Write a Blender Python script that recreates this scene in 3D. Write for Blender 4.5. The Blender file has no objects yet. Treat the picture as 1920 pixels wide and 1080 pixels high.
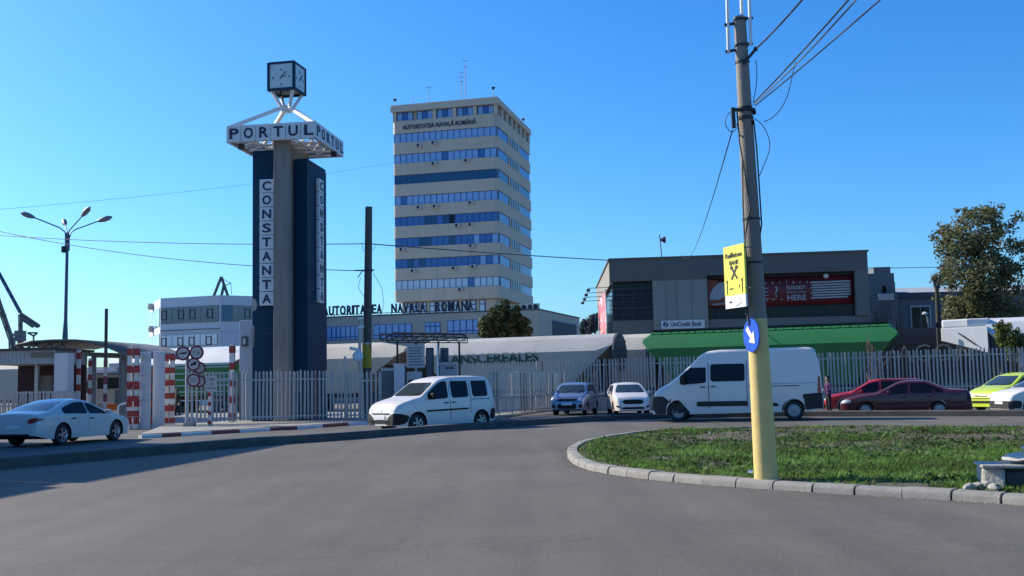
import bpy, bmesh, math, random
import numpy as np
from mathutils import Vector, Matrix
from mathutils.bvhtree import BVHTree
R = math.radians
sc = bpy.context.scene
col = sc.collection
rng = random.Random(7)

# ------------------------------------------------------------------ camera
FPX = 2000.0                      # focal length in photo pixels (photo 1920 wide)
CAM = Vector((0, 0, 1.45))
PITCH, ROLL = math.atan(182 / FPX), R(1.15)
RM = Matrix.Rotation(R(90) + PITCH, 3, 'X') @ Matrix.Rotation(-ROLL, 3, 'Z')
cd = bpy.data.cameras.new('camera')
cam = bpy.data.objects.new('camera', cd)
col.objects.link(cam)
cd.sensor_width = 36
cd.lens = FPX / 1920 * 36
cd.clip_start, cd.clip_end = 0.1, 8000
cam.matrix_world = Matrix.Translation(CAM) @ RM.to_4x4()
sc.camera = cam

# ------------------------------------------------------------------ light
SUN_AZ = math.atan2(-0.906, 0.42)      # heading of the sun from +Y, negative = left
SUN_EL = R(32)
world = bpy.data.worlds.new('World')
sc.world = world
world.use_nodes = True
wn, wl = world.node_tree.nodes, world.node_tree.links
bg = wn['Background']
sky = wn.new('ShaderNodeTexSky')
sky.sky_type = 'NISHITA'
sky.sun_disc = False
sky.sun_elevation = SUN_EL
sky.sun_rotation = SUN_AZ
sky.altitude = 0
sky.air_density = 1.0
sky.dust_density = 1.1
sky.ozone_density = 2.2
hs = wn.new('ShaderNodeHueSaturation')
hs.inputs['Hue'].default_value = 0.495
hs.inputs['Saturation'].default_value = 1.36
hs.inputs['Value'].default_value = 1.0
wl.new(sky.outputs[0], hs.inputs['Color'])
wb = wn.new('ShaderNodeMix'); wb.data_type = 'RGBA'; wb.blend_type = 'MULTIPLY'
wb.inputs['Factor'].default_value = 1.0
wb.inputs['B'].default_value = (0.46, 0.80, 1.16, 1)          # the camcorder's cool daylight balance
wl.new(hs.outputs[0], wb.inputs['A'])
wl.new(wb.outputs['Result'], bg.inputs['Color'])
bg.inputs['Strength'].default_value = 0.13
sd = Vector((math.sin(SUN_AZ) * math.cos(SUN_EL), math.cos(SUN_AZ) * math.cos(SUN_EL), math.sin(SUN_EL)))
sl = bpy.data.lights.new('sun', 'SUN')
sl.energy = 5.0
sl.angle = R(0.53)
sl.color = (1.0, 0.905, 0.75)
so = bpy.data.objects.new('sun', sl)
so.rotation_euler = (-sd).to_track_quat('-Z', 'Y').to_euler()
so.location = (-60, 20, 60)
col.objects.link(so)
vs = sc.view_settings
vs.view_transform = 'Standard'
vs.look = 'None'
vs.exposure = 0.50
vs.gamma = 1.0
vs.use_curve_mapping = False
sc.cycles.max_bounces = 5
sc.cycles.use_denoising = True

# ------------------------------------------------------------------ photo measuring helpers
def ray(px, py):
    return RM @ Vector(((px - 960) / FPX, (540 - py) / FPX, -1))
def at(px, py, y):
    d = ray(px, py)
    return CAM + d * (y / d.y)
def G(px, py, z=0.0):
    d = ray(px, py)
    return CAM + d * ((z - CAM.z) / d.z)
class Plane:
    """a vertical plane through p0 with horizontal direction e; uz() gives metres along it and height of a photo point"""
    def __init__(s, p0, e):
        s.p = Vector((p0[0], p0[1], 0)); s.e = Vector((e[0], e[1], 0)).normalized()
        s.n = Vector((-s.e.y, s.e.x, 0))
        s.ang = math.atan2(s.e.y, s.e.x)
    def uz(s, px, py):
        d = ray(px, py)
        t = (s.p - CAM).dot(s.n) / d.dot(s.n)
        q = CAM + d * t
        return (q - s.p).dot(s.e), q.z
    def w(s, u, v=0, z=0):
        return s.p + s.e * u + s.n * v + Vector((0, 0, z))

# ------------------------------------------------------------------ materials
MATS = {}
def mat(name, c, rough=0.6, metal=0.0, var=0.12, scale=2.0, bump=0.0, bscale=None, coat=0.0, spec=0.5, stain=None, streak=False, island=0.0, dirt=0.0):
    if name in MATS: return MATS[name]
    m = bpy.data.materials.new(name); m.use_nodes = True
    nt = m.node_tree; n, l = nt.nodes, nt.links
    b = n['Principled BSDF']
    b.inputs['Roughness'].default_value = rough
    b.inputs['Metallic'].default_value = metal
    b.inputs['Specular IOR Level'].default_value = spec
    b.inputs['Coat Weight'].default_value = coat
    b.inputs['Coat Roughness'].default_value = 0.06
    geo = n.new('ShaderNodeNewGeometry')
    tc = n.new('ShaderNodeTexCoord')
    mp = n.new('ShaderNodeMapping')
    l.new(tc.outputs['Object'], mp.inputs[0])
    if streak: mp.inputs['Scale'].default_value = (1, 1, 0.12)
    nz = n.new('ShaderNodeTexNoise'); nz.inputs['Scale'].default_value = scale; nz.inputs['Detail'].default_value = 6; nz.inputs['Roughness'].default_value = 0.62
    l.new(mp.outputs[0], nz.inputs['Vector'])
    rp = n.new('ShaderNodeMapRange'); rp.inputs['From Min'].default_value = 0.25; rp.inputs['From Max'].default_value = 0.75
    rp.inputs['To Min'].default_value = 1 - var; rp.inputs['To Max'].default_value = 1 + var
    l.new(nz.outputs['Fac'], rp.inputs['Value'])
    mul = n.new('ShaderNodeVectorMath'); mul.operation = 'SCALE'
    mul.inputs[0].default_value = c[:3]
    l.new(rp.outputs[0], mul.inputs['Scale'])
    out = mul.outputs[0]
    if island:
        r2 = n.new('ShaderNodeMapRange'); r2.inputs['To Min'].default_value = 1 - island; r2.inputs['To Max'].default_value = 1 + island
        l.new(geo.outputs['Random Per Island'], r2.inputs['Value'])
        m2 = n.new('ShaderNodeVectorMath'); m2.operation = 'SCALE'
        l.new(out, m2.inputs[0]); l.new(r2.outputs[0], m2.inputs['Scale']); out = m2.outputs[0]
    if stain:
        n2 = n.new('ShaderNodeTexNoise'); n2.inputs['Scale'].default_value = stain[1]; n2.inputs['Detail'].default_value = 8; n2.inputs['Roughness'].default_value = 0.7
        l.new(mp.outputs[0], n2.inputs['Vector'])
        cr = n.new('ShaderNodeMapRange'); cr.inputs['From Min'].default_value = stain[2]; cr.inputs['From Max'].default_value = stain[2] + 0.14
        l.new(n2.outputs['Fac'], cr.inputs['Value'])
        mx = n.new('ShaderNodeMix'); mx.data_type = 'RGBA'
        l.new(cr.outputs[0], mx.inputs['Factor']); l.new(out, mx.inputs['A']); mx.inputs['B'].default_value = (*stain[0], 1)
        out = mx.outputs['Result']
    l.new(out, b.inputs['Base Color'])
    if dirt:
        r3 = n.new('ShaderNodeMapRange'); r3.inputs['To Min'].default_value = rough - dirt; r3.inputs['To Max'].default_value = rough + dirt
        l.new(nz.outputs['Fac'], r3.inputs['Value']); l.new(r3.outputs[0], b.inputs['Roughness'])
    if bump:
        n3 = n.new('ShaderNodeTexNoise'); n3.inputs['Scale'].default_value = bscale or scale * 12; n3.inputs['Detail'].default_value = 5
        l.new(tc.outputs['Object'], n3.inputs['Vector'])
        bp = n.new('ShaderNodeBump'); bp.inputs['Strength'].default_value = bump; bp.inputs['Distance'].default_value = 0.02
        l.new(n3.outputs['Fac'], bp.inputs['Height']); l.new(bp.outputs[0], b.inputs['Normal'])
    MATS[name] = m
    return m
def glass(name, c, rough=0.04, spec=0.5, coat=0.0):
    return mat(name, c, rough=rough, spec=spec, var=0.2, scale=0.9, coat=coat)

K = {}
def paint(name, c, rough=0.32, metal=0.0): return mat('paint_' + name, c, rough=rough, metal=metal, var=0.04, scale=1.5, coat=0.5, stain=(tuple(x * .75 + .02 for x in c), 1.2, 0.68))
K['white_paint'] = paint('white', (.73, .66, .60))
K['pearl_paint'] = paint('pearl', (.62, .57, .53))
K['maroon_paint'] = paint('maroon', (.085, .008, .015))
K['red_paint'] = paint('red', (.44, .012, .016))
K['lime_paint'] = paint('lime', (.50, .62, .035))
K['silver_blue'] = paint('silver_blue', (.20, .26, .36), .3, .45)
K['silver_paint'] = paint('silver', (.55, .57, .58), .3, .4)
K['black_trim'] = mat('black_trim', (.016, .016, .017), rough=.6, spec=.2)
K['grey_trim'] = mat('grey_trim', (.036, .036, .037), rough=.65, spec=.2)
K['rubber'] = mat('rubber', (.018, .018, .019), rough=.8, bump=.2)
K['alloy'] = mat('alloy', (.42, .43, .45), rough=.35, metal=.8)
K['steel_rim'] = mat('steel_rim', (.34, .34, .34), rough=.5, metal=.4)
K['car_glass'] = glass('car_glass', (.008, .009, .013), .05, .22)
K['lamp_glass'] = glass('lamp_glass', (.55, .58, .62), .08)
K['tail_red'] = glass('tail_red', (.35, .01, .012), .12)
K['plate'] = mat('plate', (.75, .75, .74), rough=.4)
K['chrome'] = mat('chrome', (.6, .6, .62), rough=.15, metal=1)
K['asphalt'] = None
K['concrete'] = mat('concrete', (.30, .285, .26), rough=.85, var=.22, scale=1.6, bump=.35, bscale=26, stain=((.13, .125, .115), 2.3, .60))
K['concrete_pole'] = mat('concrete_pole', (.235, .205, .172), rough=.85, var=.25, scale=3, bump=.5, bscale=40, stain=((.17, .145, .12), 4, .58), streak=True)
K['dark_concrete'] = mat('dark_concrete', (.10, .093, .085), rough=.85, var=.25, scale=2, bump=.3, streak=True)
K['kerb'] = mat('kerb_stone', (.235, .222, .20), rough=.85, var=.2, scale=5, bump=.5, bscale=50, stain=((.13, .122, .11), 6, .60))
K['kerb_dark'] = mat('median_kerb', (.085, .078, .07), rough=.88, var=.3, scale=2, bump=.4, bscale=30, stain=((.05, .047, .043), 1.4, .55))
K['kerb_white'] = mat('kerb_white', (.62, .62, .60), rough=.7, var=.15, scale=4, stain=((.3, .29, .27), 3, .6))
K['kerb_red'] = mat('kerb_red', (.23, .055, .045), rough=.7, var=.2, scale=4, stain=((.16, .10, .09), 3, .58))
K['paving'] = mat('paving', (.25, .235, .21), rough=.85, var=.2, scale=.8, bump=.3, bscale=20, stain=((.15, .14, .125), .7, .6))
K['yellow_paint'] = mat('yellow_pole_paint', (.64, .47, .17), rough=.6, var=.1, scale=3, bump=.2, bscale=30, stain=((.46, .35, .15), 3.5, .66))
K['old_yellow'] = mat('old_yellow_paint', (.42, .34, .03), rough=.7, var=.2, scale=3)
K['steel_dark'] = mat('steel_dark', (.04, .042, .046), rough=.5, metal=.5)
K['steel_grey'] = mat('steel_grey', (.20, .21, .22), rough=.5, metal=.4)
K['galv'] = mat('galvanised', (.38, .39, .40), rough=.45, metal=.5, var=.15, scale=6)
K['fence_grey'] = mat('fence_grey', (.36, .365, .365), rough=.6, var=.2, scale=1.5, stain=((.17, .14, .11), 3, .66))
K['fence_rust'] = mat('fence_rusty', (.24, .20, .165), rough=.75, var=.3, scale=3, stain=((.14, .085, .05), 4, .55))
K['fence_white'] = mat('fence_white', (.40, .40, .39), rough=.6, var=.18, scale=1.5, stain=((.24, .19, .15), 3, .62))
K['gate_tan'] = mat('gate_tan', (.60, .56, .50), rough=.65, var=.15, scale=2)
K['blue_panel'] = mat('blue_panel', (.008, .038, .078), rough=.62, spec=.18, var=.25, scale=.7, stain=((.022, .055, .085), 1.1, .60), streak=True)
K['sign_white'] = mat('sign_white', (.66, .66, .64), rough=.45, var=.08, scale=3)
K['sign_navy'] = mat('sign_navy', (.02, .025, .075), rough=.5)
K['letter_navy'] = mat('letter_navy', (.018, .020, .055), rough=.5)
K['cream'] = mat('cream_render', (.60, .495, .375), rough=.85, var=.10, scale=.35, stain=((.47, .39, .295), .25, .57), streak=True)
K['cream_low'] = mat('cream_render_low', (.52, .44, .34), rough=.85, var=.10, scale=.3, stain=((.42, .355, .275), .3, .58), streak=True)
K['frame_blue'] = mat('frame_blue', (.02, .075, .24), rough=.4)
K['pane_sky'] = glass('pane_sky', (.26, .43, .70), .05)
K['pane_pale'] = glass('pane_pale', (.55, .64, .72), .08)
K['pane_deep'] = glass('pane_deep', (.05, .15, .40), .06)
K['pane_navy'] = glass('pane_navy', (.012, .08, .17), .12)
K['pane_dark'] = glass('pane_dark', (.010, .012, .016), .12, .22)
K['ac_white'] = mat('ac_white', (.52, .50, .45), rough=.5)
K['white_wall'] = mat('white_wall', (.58, .60, .62), rough=.7, var=.08, scale=.3, stain=((.45, .46, .47), .35, .62), streak=True)
K['bank_fascia'] = mat('bank_fascia', (.125, .112, .098), rough=.6, var=.08, scale=.5)
K['bank_wall'] = mat('bank_wall', (.165, .15, .132), rough=.7, var=.1, scale=.5)
K['bank_panel'] = mat('bank_panel', (.26, .238, .212), rough=.65, var=.08, scale=.4)
K['banner_red'] = mat('banner_red', (.13, .010, .012), rough=.5, var=.25, scale=.35)
K['banner_orange'] = mat('banner_orange', (.20, .04, .015), rough=.5, var=.5, scale=.6)
K['banner_white'] = mat('banner_white', (.36, .34, .34), rough=.5)
K['wagon_grey'] = mat('wagon_grey', (.42, .405, .365), rough=.6, var=.16, scale=.6, stain=((.36, .33, .28), .8, .60), streak=True)
K['wagon_beige'] = mat('wagon_beige', (.46, .41, .34), rough=.65, var=.15, scale=.5, stain=((.33, .28, .22), .7, .60), streak=True)
K['wagon_green'] = mat('wagon_green', (.026, .17, .045), rough=.45, var=.10, scale=.5, stain=((.03, .15, .05), .9, .66))
K['wagon_brown'] = mat('wagon_brown', (.058, .045, .04), rough=.7, var=.25, scale=.6)
K['wagon_white'] = mat('wagon_white', (.56, .57, .56), rough=.55, var=.12, scale=.6, stain=((.40, .38, .34), .9, .64), streak=True)
K['text_green'] = mat('text_green', (.012, .065, .032), rough=.6)
K['text_tan'] = mat('text_tan', (.34, .27, .20), rough=.7)
K['stripe_red'] = mat('stripe_red', (.30, .03, .025), rough=.55, var=.2, scale=4)
K['stripe_white'] = mat('stripe_white', (.62, .60, .57), rough=.6, var=.12, scale=4, stain=((.40, .34, .29), 3, .62))
K['pillar_white'] = mat('pillar_white', (.56, .56, .58), rough=.7, var=.1, scale=1.2, stain=((.38, .37, .36), 1.5, .6), streak=True)
K['canopy_grey'] = mat('canopy_grey', (.16, .14, .12), rough=.6, var=.12, scale=.6)
K['gate_fascia'] = mat('gate_fascia', (.33, .34, .36), rough=.6, var=.1, scale=1)
K['maroon_wall'] = mat('maroon_wall', (.035, .007, .008), rough=.7)
K['slate'] = mat('slate_wall', (.13, .145, .16), rough=.8, var=.12, scale=.4, streak=True)
K['slate_dark'] = mat('slate_dark', (.075, .085, .10), rough=.8, var=.1, scale=.4)
K['roof_pale'] = mat('roof_pale', (.36, .37, .38), rough=.6, var=.08, scale=.3)
K['sign_blue'] = mat('sign_blue', (.008, .075, .50), rough=.4, var=.06)
K['sign_arrow'] = mat('sign_arrow', (.78, .78, .78), rough=.4, var=.03)
K['sign_yellow'] = mat('sign_yellow', (.80, .74, .09), rough=.45, var=.05)
K['sign_black'] = mat('sign_black', (.02, .02, .02), rough=.5)
K['sign_rim'] = mat('sign_rim', (.14, .02, .05), rough=.5)
K['sign_face'] = mat('sign_face', (.46, .43, .42), rough=.5, var=.1, scale=5)
K['cable'] = mat('cable', (.015, .02, .035), rough=.6)
K['cable_grey'] = mat('cable_grey', (.10, .115, .14), rough=.6)
K['white_tube'] = mat('white_tube', (.72, .74, .76), rough=.35)
K['bark'] = mat('bark', (.055, .045, .036), rough=.9, var=.3, scale=4, bump=.6, bscale=20)
K['orange'] = mat('orange_plastic', (.55, .13, .02), rough=.5)
K['crane_grey'] = mat('crane_grey', (.13, .14, .145), rough=.6, var=.2)
K['crane_blue'] = mat('crane_blue', (.04, .09, .18), rough=.6)
K['soil'] = mat('soil', (.095, .082, .055), rough=.95, var=.4, scale=3, bump=.8, bscale=14)
K['rock'] = mat('broken_concrete', (.36, .335, .295), rough=.9, var=.3, scale=5, bump=.8, bscale=18, stain=((.16, .14, .12), 5, .58))
K['skin'] = mat('skin', (.42, .25, .18), rough=.55)
K['hair'] = mat('hair_dark', (.012, .010, .009), rough=.5)
K['purple'] = mat('purple_cloth', (.07, .016, .08), rough=.85)
K['black_cloth'] = mat('black_cloth', (.012, .012, .015), rough=.85)
K['olive_cloth'] = mat('olive_cloth', (.035, .04, .03), rough=.85)
K['paper'] = mat('paper', (.6, .52, .5), rough=.8)

def ramp_foliage(name, cols, scale, rough=.75, island=.5, trans=.25):
    m = bpy.data.materials.new(name); m.use_nodes = True
    nt = m.node_tree; n, l = nt.nodes, nt.links
    b = n['Principled BSDF']; b.inputs['Roughness'].default_value = rough; b.inputs['Specular IOR Level'].default_value = .25
    geo = n.new('ShaderNodeNewGeometry'); tc = n.new('ShaderNodeTexCoord')
    nz = n.new('ShaderNodeTexNoise'); nz.inputs['Scale'].default_value = scale; nz.inputs['Detail'].default_value = 4
    l.new(tc.outputs['Object'], nz.inputs['Vector'])
    mr = n.new('ShaderNodeMapRange'); mr.inputs['To Min'].default_value = -island / 2; mr.inputs['To Max'].default_value = island / 2
    l.new(geo.outputs['Random Per Island'], mr.inputs['Value'])
    ad = n.new('ShaderNodeMath'); ad.operation = 'ADD'
    l.new(nz.outputs['Fac'], ad.inputs[0]); l.new(mr.outputs[0], ad.inputs[1])
    cr = n.new('ShaderNodeValToRGB')
    e = cr.color_ramp.elements
    while len(e) < len(cols): e.new(.5)
    for i, (p, c) in enumerate(cols):
        e[i].position = p; e[i].color = (*c, 1)
    l.new(ad.outputs[0], cr.inputs[0]); l.new(cr.outputs[0], b.inputs['Base Color'])
    tr = n.new('ShaderNodeBsdfTranslucent'); l.new(cr.outputs[0], tr.inputs['Color'])
    mx = n.new('ShaderNodeMixShader'); mx.inputs[0].default_value = trans
    l.new(b.outputs[0], mx.inputs[1]); l.new(tr.outputs[0], mx.inputs[2])
    l.new(mx.outputs[0], n['Material Output'].inputs['Surface'])
    return m
K['leaf_tree'] = ramp_foliage('leaf_tree', [(.2, (.07, .078, .032)), (.5, (.145, .148, .066)), (.8, (.25, .24, .14))], .5, trans=.42)
K['leaf_bush'] = ramp_foliage('leaf_bush', [(.2, (.05, .055, .02)), (.5, (.09, .095, .036)), (.8, (.15, .15, .065))], .6, trans=.1)
K['leaf_shrub'] = ramp_foliage('leaf_shrub', [(.2, (.045, .065, .016)), (.5, (.105, .14, .03)), (.8, (.19, .21, .07))], 1.0, trans=.4)
K['leaf_far'] = ramp_foliage('leaf_far', [(.2, (.06, .08, .10)), (.5, (.09, .11, .13)), (.8, (.14, .155, .17))], .4)  # distance haze is put into these blue grey leaf colours
K['twig'] = mat('twig', (.16, .115, .075), rough=.9, var=.3, scale=2)
K['grass'] = ramp_foliage('grass_blades', [(.20, (.045, .060, .020)), (.40, (.085, .145, .032)), (.58, (.135, .26, .045)), (.80, (.22, .35, .085))], .75, island=.4, trans=.4)
K['grass_dry'] = ramp_foliage('grass_dry', [(.3, (.04, .038, .02)), (.5, (.085, .078, .036)), (.75, (.19, .15, .085))], .9, island=.5, trans=.15)
K['weed'] = ramp_foliage('weed_leaves', [(.3, (.03, .055, .018)), (.55, (.07, .13, .035)), (.8, (.15, .22, .08))], 1.2, island=.5, trans=.2)

def asphalt(name, base, patch, tracks=True):
    m = bpy.data.materials.new(name); m.use_nodes = True
    nt = m.node_tree; n, l = nt.nodes, nt.links
    b = n['Principled BSDF']; b.inputs['Roughness'].default_value = .82; b.inputs['Specular IOR Level'].default_value = .35
    tc = n.new('ShaderNodeTexCoord')
    def noise(s, d=5, r=.6, vec=None):
        q = n.new('ShaderNodeTexNoise'); q.inputs['Scale'].default_value = s; q.inputs['Detail'].default_value = d; q.inputs['Roughness'].default_value = r
        l.new(vec or tc.outputs['Object'], q.inputs['Vector']); return q.outputs['Fac']
    def rng_(v, a, b_, c, d):
        q = n.new('ShaderNodeMapRange')
        for k, x in zip(('From Min', 'From Max', 'To Min', 'To Max'), (a, b_, c, d)): q.inputs[k].default_value = x
        l.new(v, q.inputs['Value']); return q.outputs[0]
    def mulf(a, b_):
        q = n.new('ShaderNodeMath'); q.operation = 'MULTIPLY'; l.new(a, q.inputs[0]); l.new(b_, q.inputs[1]); return q.outputs[0]
    f = rng_(noise(.22, 6, .55), .3, .7, .84, 1.14)
    f = mulf(f, rng_(noise(1.7, 8, .7), .3, .7, .90, 1.10))
    f = mulf(f, rng_(noise(38, 3, .8), .3, .7, .74, 1.28))
    f = mulf(f, rng_(noise(110, 2, .8), .3, .7, .72, 1.30))
    f = mulf(f, rng_(noise(16, 5, .8), .35, .68, .86, 1.12))
    f = mulf(f, rng_(noise(.09, 3, .5), .35, .65, .90, 1.10))
    mp = n.new('ShaderNodeMapping'); mp.inputs['Scale'].default_value = (1.0, .06, 1); mp.inputs['Rotation'].default_value = (0, 0, R(22))
    l.new(tc.outputs['Object'], mp.inputs[0])
    f = mulf(f, rng_(noise(1.1, 5, .6, mp.outputs[0]), .35, .7, .86, 1.12))
    vo = n.new('ShaderNodeTexVoronoi'); vo.feature = 'DISTANCE_TO_EDGE'; vo.inputs['Scale'].default_value = .16
    w = n.new('ShaderNodeVectorMath'); w.operation = 'ADD'
    nn = n.new('ShaderNodeTexNoise'); nn.inputs['Scale'].default_value = 1.2; nn.inputs['Detail'].default_value = 6
    l.new(tc.outputs['Object'], nn.inputs['Vector'])
    sc_ = n.new('ShaderNodeVectorMath'); sc_.operation = 'SCALE'; sc_.inputs['Scale'].default_value = 2.2
    l.new(nn.outputs['Color'], sc_.inputs[0]); l.new(tc.outputs['Object'], w.inputs[0]); l.new(sc_.outputs[0], w.inputs[1])
    l.new(w.outputs[0], vo.inputs['Vector'])
    crack = rng_(vo.outputs['Distance'], .0, .005, .78, 1.0)
    f = mulf(f, crack)
    v = n.new('ShaderNodeVectorMath'); v.operation = 'SCALE'; v.inputs[0].default_value = base
    l.new(f, v.inputs['Scale'])
    mx = n.new('ShaderNodeMix'); mx.data_type = 'RGBA'
    l.new(rng_(noise(.5, 3, .5), .60, .66, 0, .55), mx.inputs['Factor']); l.new(v.outputs[0], mx.inputs['A']); mx.inputs['B'].default_value = (*patch, 1)
    l.new(mx.outputs['Result'], b.inputs['Base Color'])
    bp = n.new('ShaderNodeBump'); bp.inputs['Strength'].default_value = .5; bp.inputs['Distance'].default_value = .01
    l.new(noise(55, 3, .8), bp.inputs['Height']); l.new(bp.outputs[0], b.inputs['Normal'])
    return m
K['asphalt'] = asphalt('asphalt', (.119, .104, .088), (.102, .090, .077))
K['asphalt_service'] = asphalt('asphalt_service', (.105, .10, .095), (.085, .08, .075))
K['dirt'] = mat('dirt_ground', (.16, .145, .12), rough=.95, var=.3, scale=.3, bump=.4, bscale=6)

# ------------------------------------------------------------------ object helpers
class MB:
    def __init__(s): s.v = []; s.f = []
    def add(s, vs, fs):
        o = len(s.v); s.v += [tuple(p) for p in vs]; s.f += [tuple(i + o for i in f) for f in fs]; return s
    def box(s, x0, x1, y0, y1, z0, z1):
        return s.add([(x, y, z) for z in (z0, z1) for x, y in ((x0, y0), (x1, y0), (x1, y1), (x0, y1))],
                     [(3, 2, 1, 0), (4, 5, 6, 7), (0, 1, 5, 4), (1, 2, 6, 5), (2, 3, 7, 6), (3, 0, 4, 7)])
    def beam(s, p, q, w, h=None, up=(0, 0, 1)):
        p, q = Vector(p), Vector(q); h = h or w
        d = (q - p).normalized(); u = Vector(up)
        if abs(d.dot(u)) > .98: u = Vector((0, 1, 0))
        a = d.cross(u).normalized() * (w / 2); b = a.cross(d).normalized() * (h / 2)
        vs = [c + i * a + j * b for c in (p, q) for i, j in ((-1, -1), (1, -1), (1, 1), (-1, 1))]
        return s.add(vs, [(3, 2, 1, 0), (4, 5, 6, 7), (0, 1, 5, 4), (1, 2, 6, 5), (2, 3, 7, 6), (3, 0, 4, 7)])
    def tube(s, pts, r, n=8, caps=True):
        pts = [Vector(p) for p in pts]; rs = r if isinstance(r, (list, tuple)) else [r] * len(pts)
        rings = []; prev = None
        for i, p in enumerate(pts):
            d = (pts[min(i + 1, len(pts) - 1)] - pts[max(i - 1, 0)]).normalized()
            if prev is None:
                u = Vector((0, 0, 1)) if abs(d.z) < .9 else Vector((1, 0, 0))
                a = d.cross(u).normalized()
            else: a = (prev - d * prev.dot(d)).normalized()
            prev = a; b = d.cross(a)
            rings.append([p + (a * math.cos(t) + b * math.sin(t)) * rs[i] for t in [2 * math.pi * k / n for k in range(n)]])
        vs = [v for rg in rings for v in rg]; fs = []
        for i in range(len(rings) - 1):
            for k in range(n):
                fs.append((i * n + k, i * n + (k + 1) % n, (i + 1) * n + (k + 1) % n, (i + 1) * n + k))
        if caps: fs += [tuple(range(n))[::-1], tuple((len(rings) - 1) * n + k for k in range(n))]
        return s.add(vs, fs)
    def extr(s, poly, vec):
        poly = [Vector(p) for p in poly]; vec = Vector(vec); n = len(poly)
        return s.add(poly + [p + vec for p in poly], [tuple(range(n))[::-1], tuple(range(n, 2 * n))] + [(i, (i + 1) % n, n + (i + 1) % n, n + i) for i in range(n)])
    def prism(s, xy, z0, z1): return s.extr([(x, y, z0) for x, y in xy], (0, 0, z1 - z0))
    def lathe(s, prof, n=20, axis='z', c=(0, 0, 0), caps=True):
        vs = []; m = len(prof)
        for k in range(n):
            t = 2 * math.pi * k / n
            for r_, h in prof:
                a, b = r_ * math.cos(t), r_ * math.sin(t)
                p = (a, b, h) if axis == 'z' else ((a, h, b) if axis == 'y' else (h, a, b))
                vs.append((p[0] + c[0], p[1] + c[1], p[2] + c[2]))
        fs = [(k * m + i, ((k + 1) % n) * m + i, ((k + 1) % n) * m + i + 1, k * m + i + 1) for k in range(n) for i in range(m - 1)]
        if caps: fs += [tuple(k * m for k in range(n)), tuple(k * m + m - 1 for k in range(n))]
        return s.add(vs, fs)
    def quad(s, a, b, c, d): return s.add([a, b, c, d], [(0, 1, 2, 3)])
    def mesh(s, name, m, smooth=None, recalc=True):
        me = bpy.data.meshes.new(name)
        me.from_pydata(s.v, [], s.f)
        if recalc:
            bm = bmesh.new(); bm.from_mesh(me); bmesh.ops.recalc_face_normals(bm, faces=bm.faces); bm.to_mesh(me); bm.free()
        me.materials.append(K[m] if isinstance(m, str) else m)
        if smooth:
            me.polygons.foreach_set('use_smooth', [True] * len(me.polygons)); me.set_sharp_from_angle(angle=R(smooth))
        return me
    def build(s, name, m, parent=None, smooth=None, recalc=True, bevel=0):
        return link(name, s.mesh(name, m, smooth, recalc), parent, bevel=bevel)
def link(name, me, parent=None, loc=None, rz=None, bevel=0, label=None):
    o = bpy.data.objects.new(name, me); col.objects.link(o)
    if parent: o.parent = parent
    if loc is not None: o.location = loc
    if rz is not None: o.rotation_euler = (0, 0, rz)
    if bevel:
        b = o.modifiers.new('bevel', 'BEVEL'); b.width = bevel; b.segments = 2; b.limit_method = 'ANGLE'
    if label: o['label'] = label
    return o
def tag(o, label=None, cat=None, group=None, kind=None):
    if label: o['label'] = label
    if cat: o['category'] = cat
    if group: o['group'] = group
    if kind: o['kind'] = kind
    return o
def thing(name, label, cat, loc=(0, 0, 0), rz=0.0, group=None, scale=None):
    o = bpy.data.objects.new(name, None); col.objects.link(o)
    o.location = loc; o.rotation_euler = (0, 0, rz)
    o.empty_display_size = .2
    if scale: o.scale = (scale,) * 3
    return tag(o, label, cat, group)
def kids(o): return [c for c in bpy.data.objects if c.parent == o]
TXT = {}
def text_mesh(s, m, bold=0.0, depth=0.02, spacing=1.0):
    """lettering standing in the XZ plane (reads towards -Y), height of a capital = 1, centred in x, base on z=0"""
    key = (s, m if isinstance(m, str) else m.name, bold, depth, spacing)
    if key in TXT: return TXT[key]
    cu = bpy.data.curves.new('lettering', 'FONT'); cu.body = s; cu.align_x = 'CENTER'
    cu.extrude = depth / 2; cu.offset = bold; cu.resolution_u = 3; cu.space_character = spacing
    ob = bpy.data.objects.new('lettering', cu); col.objects.link(ob)
    bpy.context.view_layer.update()
    dg = bpy.context.evaluated_depsgraph_get()
    me = bpy.data.meshes.new_from_object(ob.evaluated_get(dg))
    bpy.data.objects.remove(ob); bpy.data.curves.remove(cu)
    k = 1 / .70
    me.transform(Matrix.Rotation(R(90), 4, 'X') @ Matrix.Scale(k, 4))
    me.materials.clear(); me.materials.append(K[m] if isinstance(m, str) else m)
    me.name = 'lettering'
    TXT[key] = me
    return me
def put_text(name, s, m, parent, loc, h, rz=0.0, width=None, bold=0.0, depth=.02, spacing=1.0, label=None):
    me = text_mesh(s, m, bold, depth, spacing)
    o = link(name, me, parent, loc, rz, label=label)
    sx = h
    if width:
        xs = [v.co.x for v in me.vertices]; sx = width / max(1e-6, (max(xs) - min(xs)))
    o.scale = (sx, 1, h)
    return o
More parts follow.
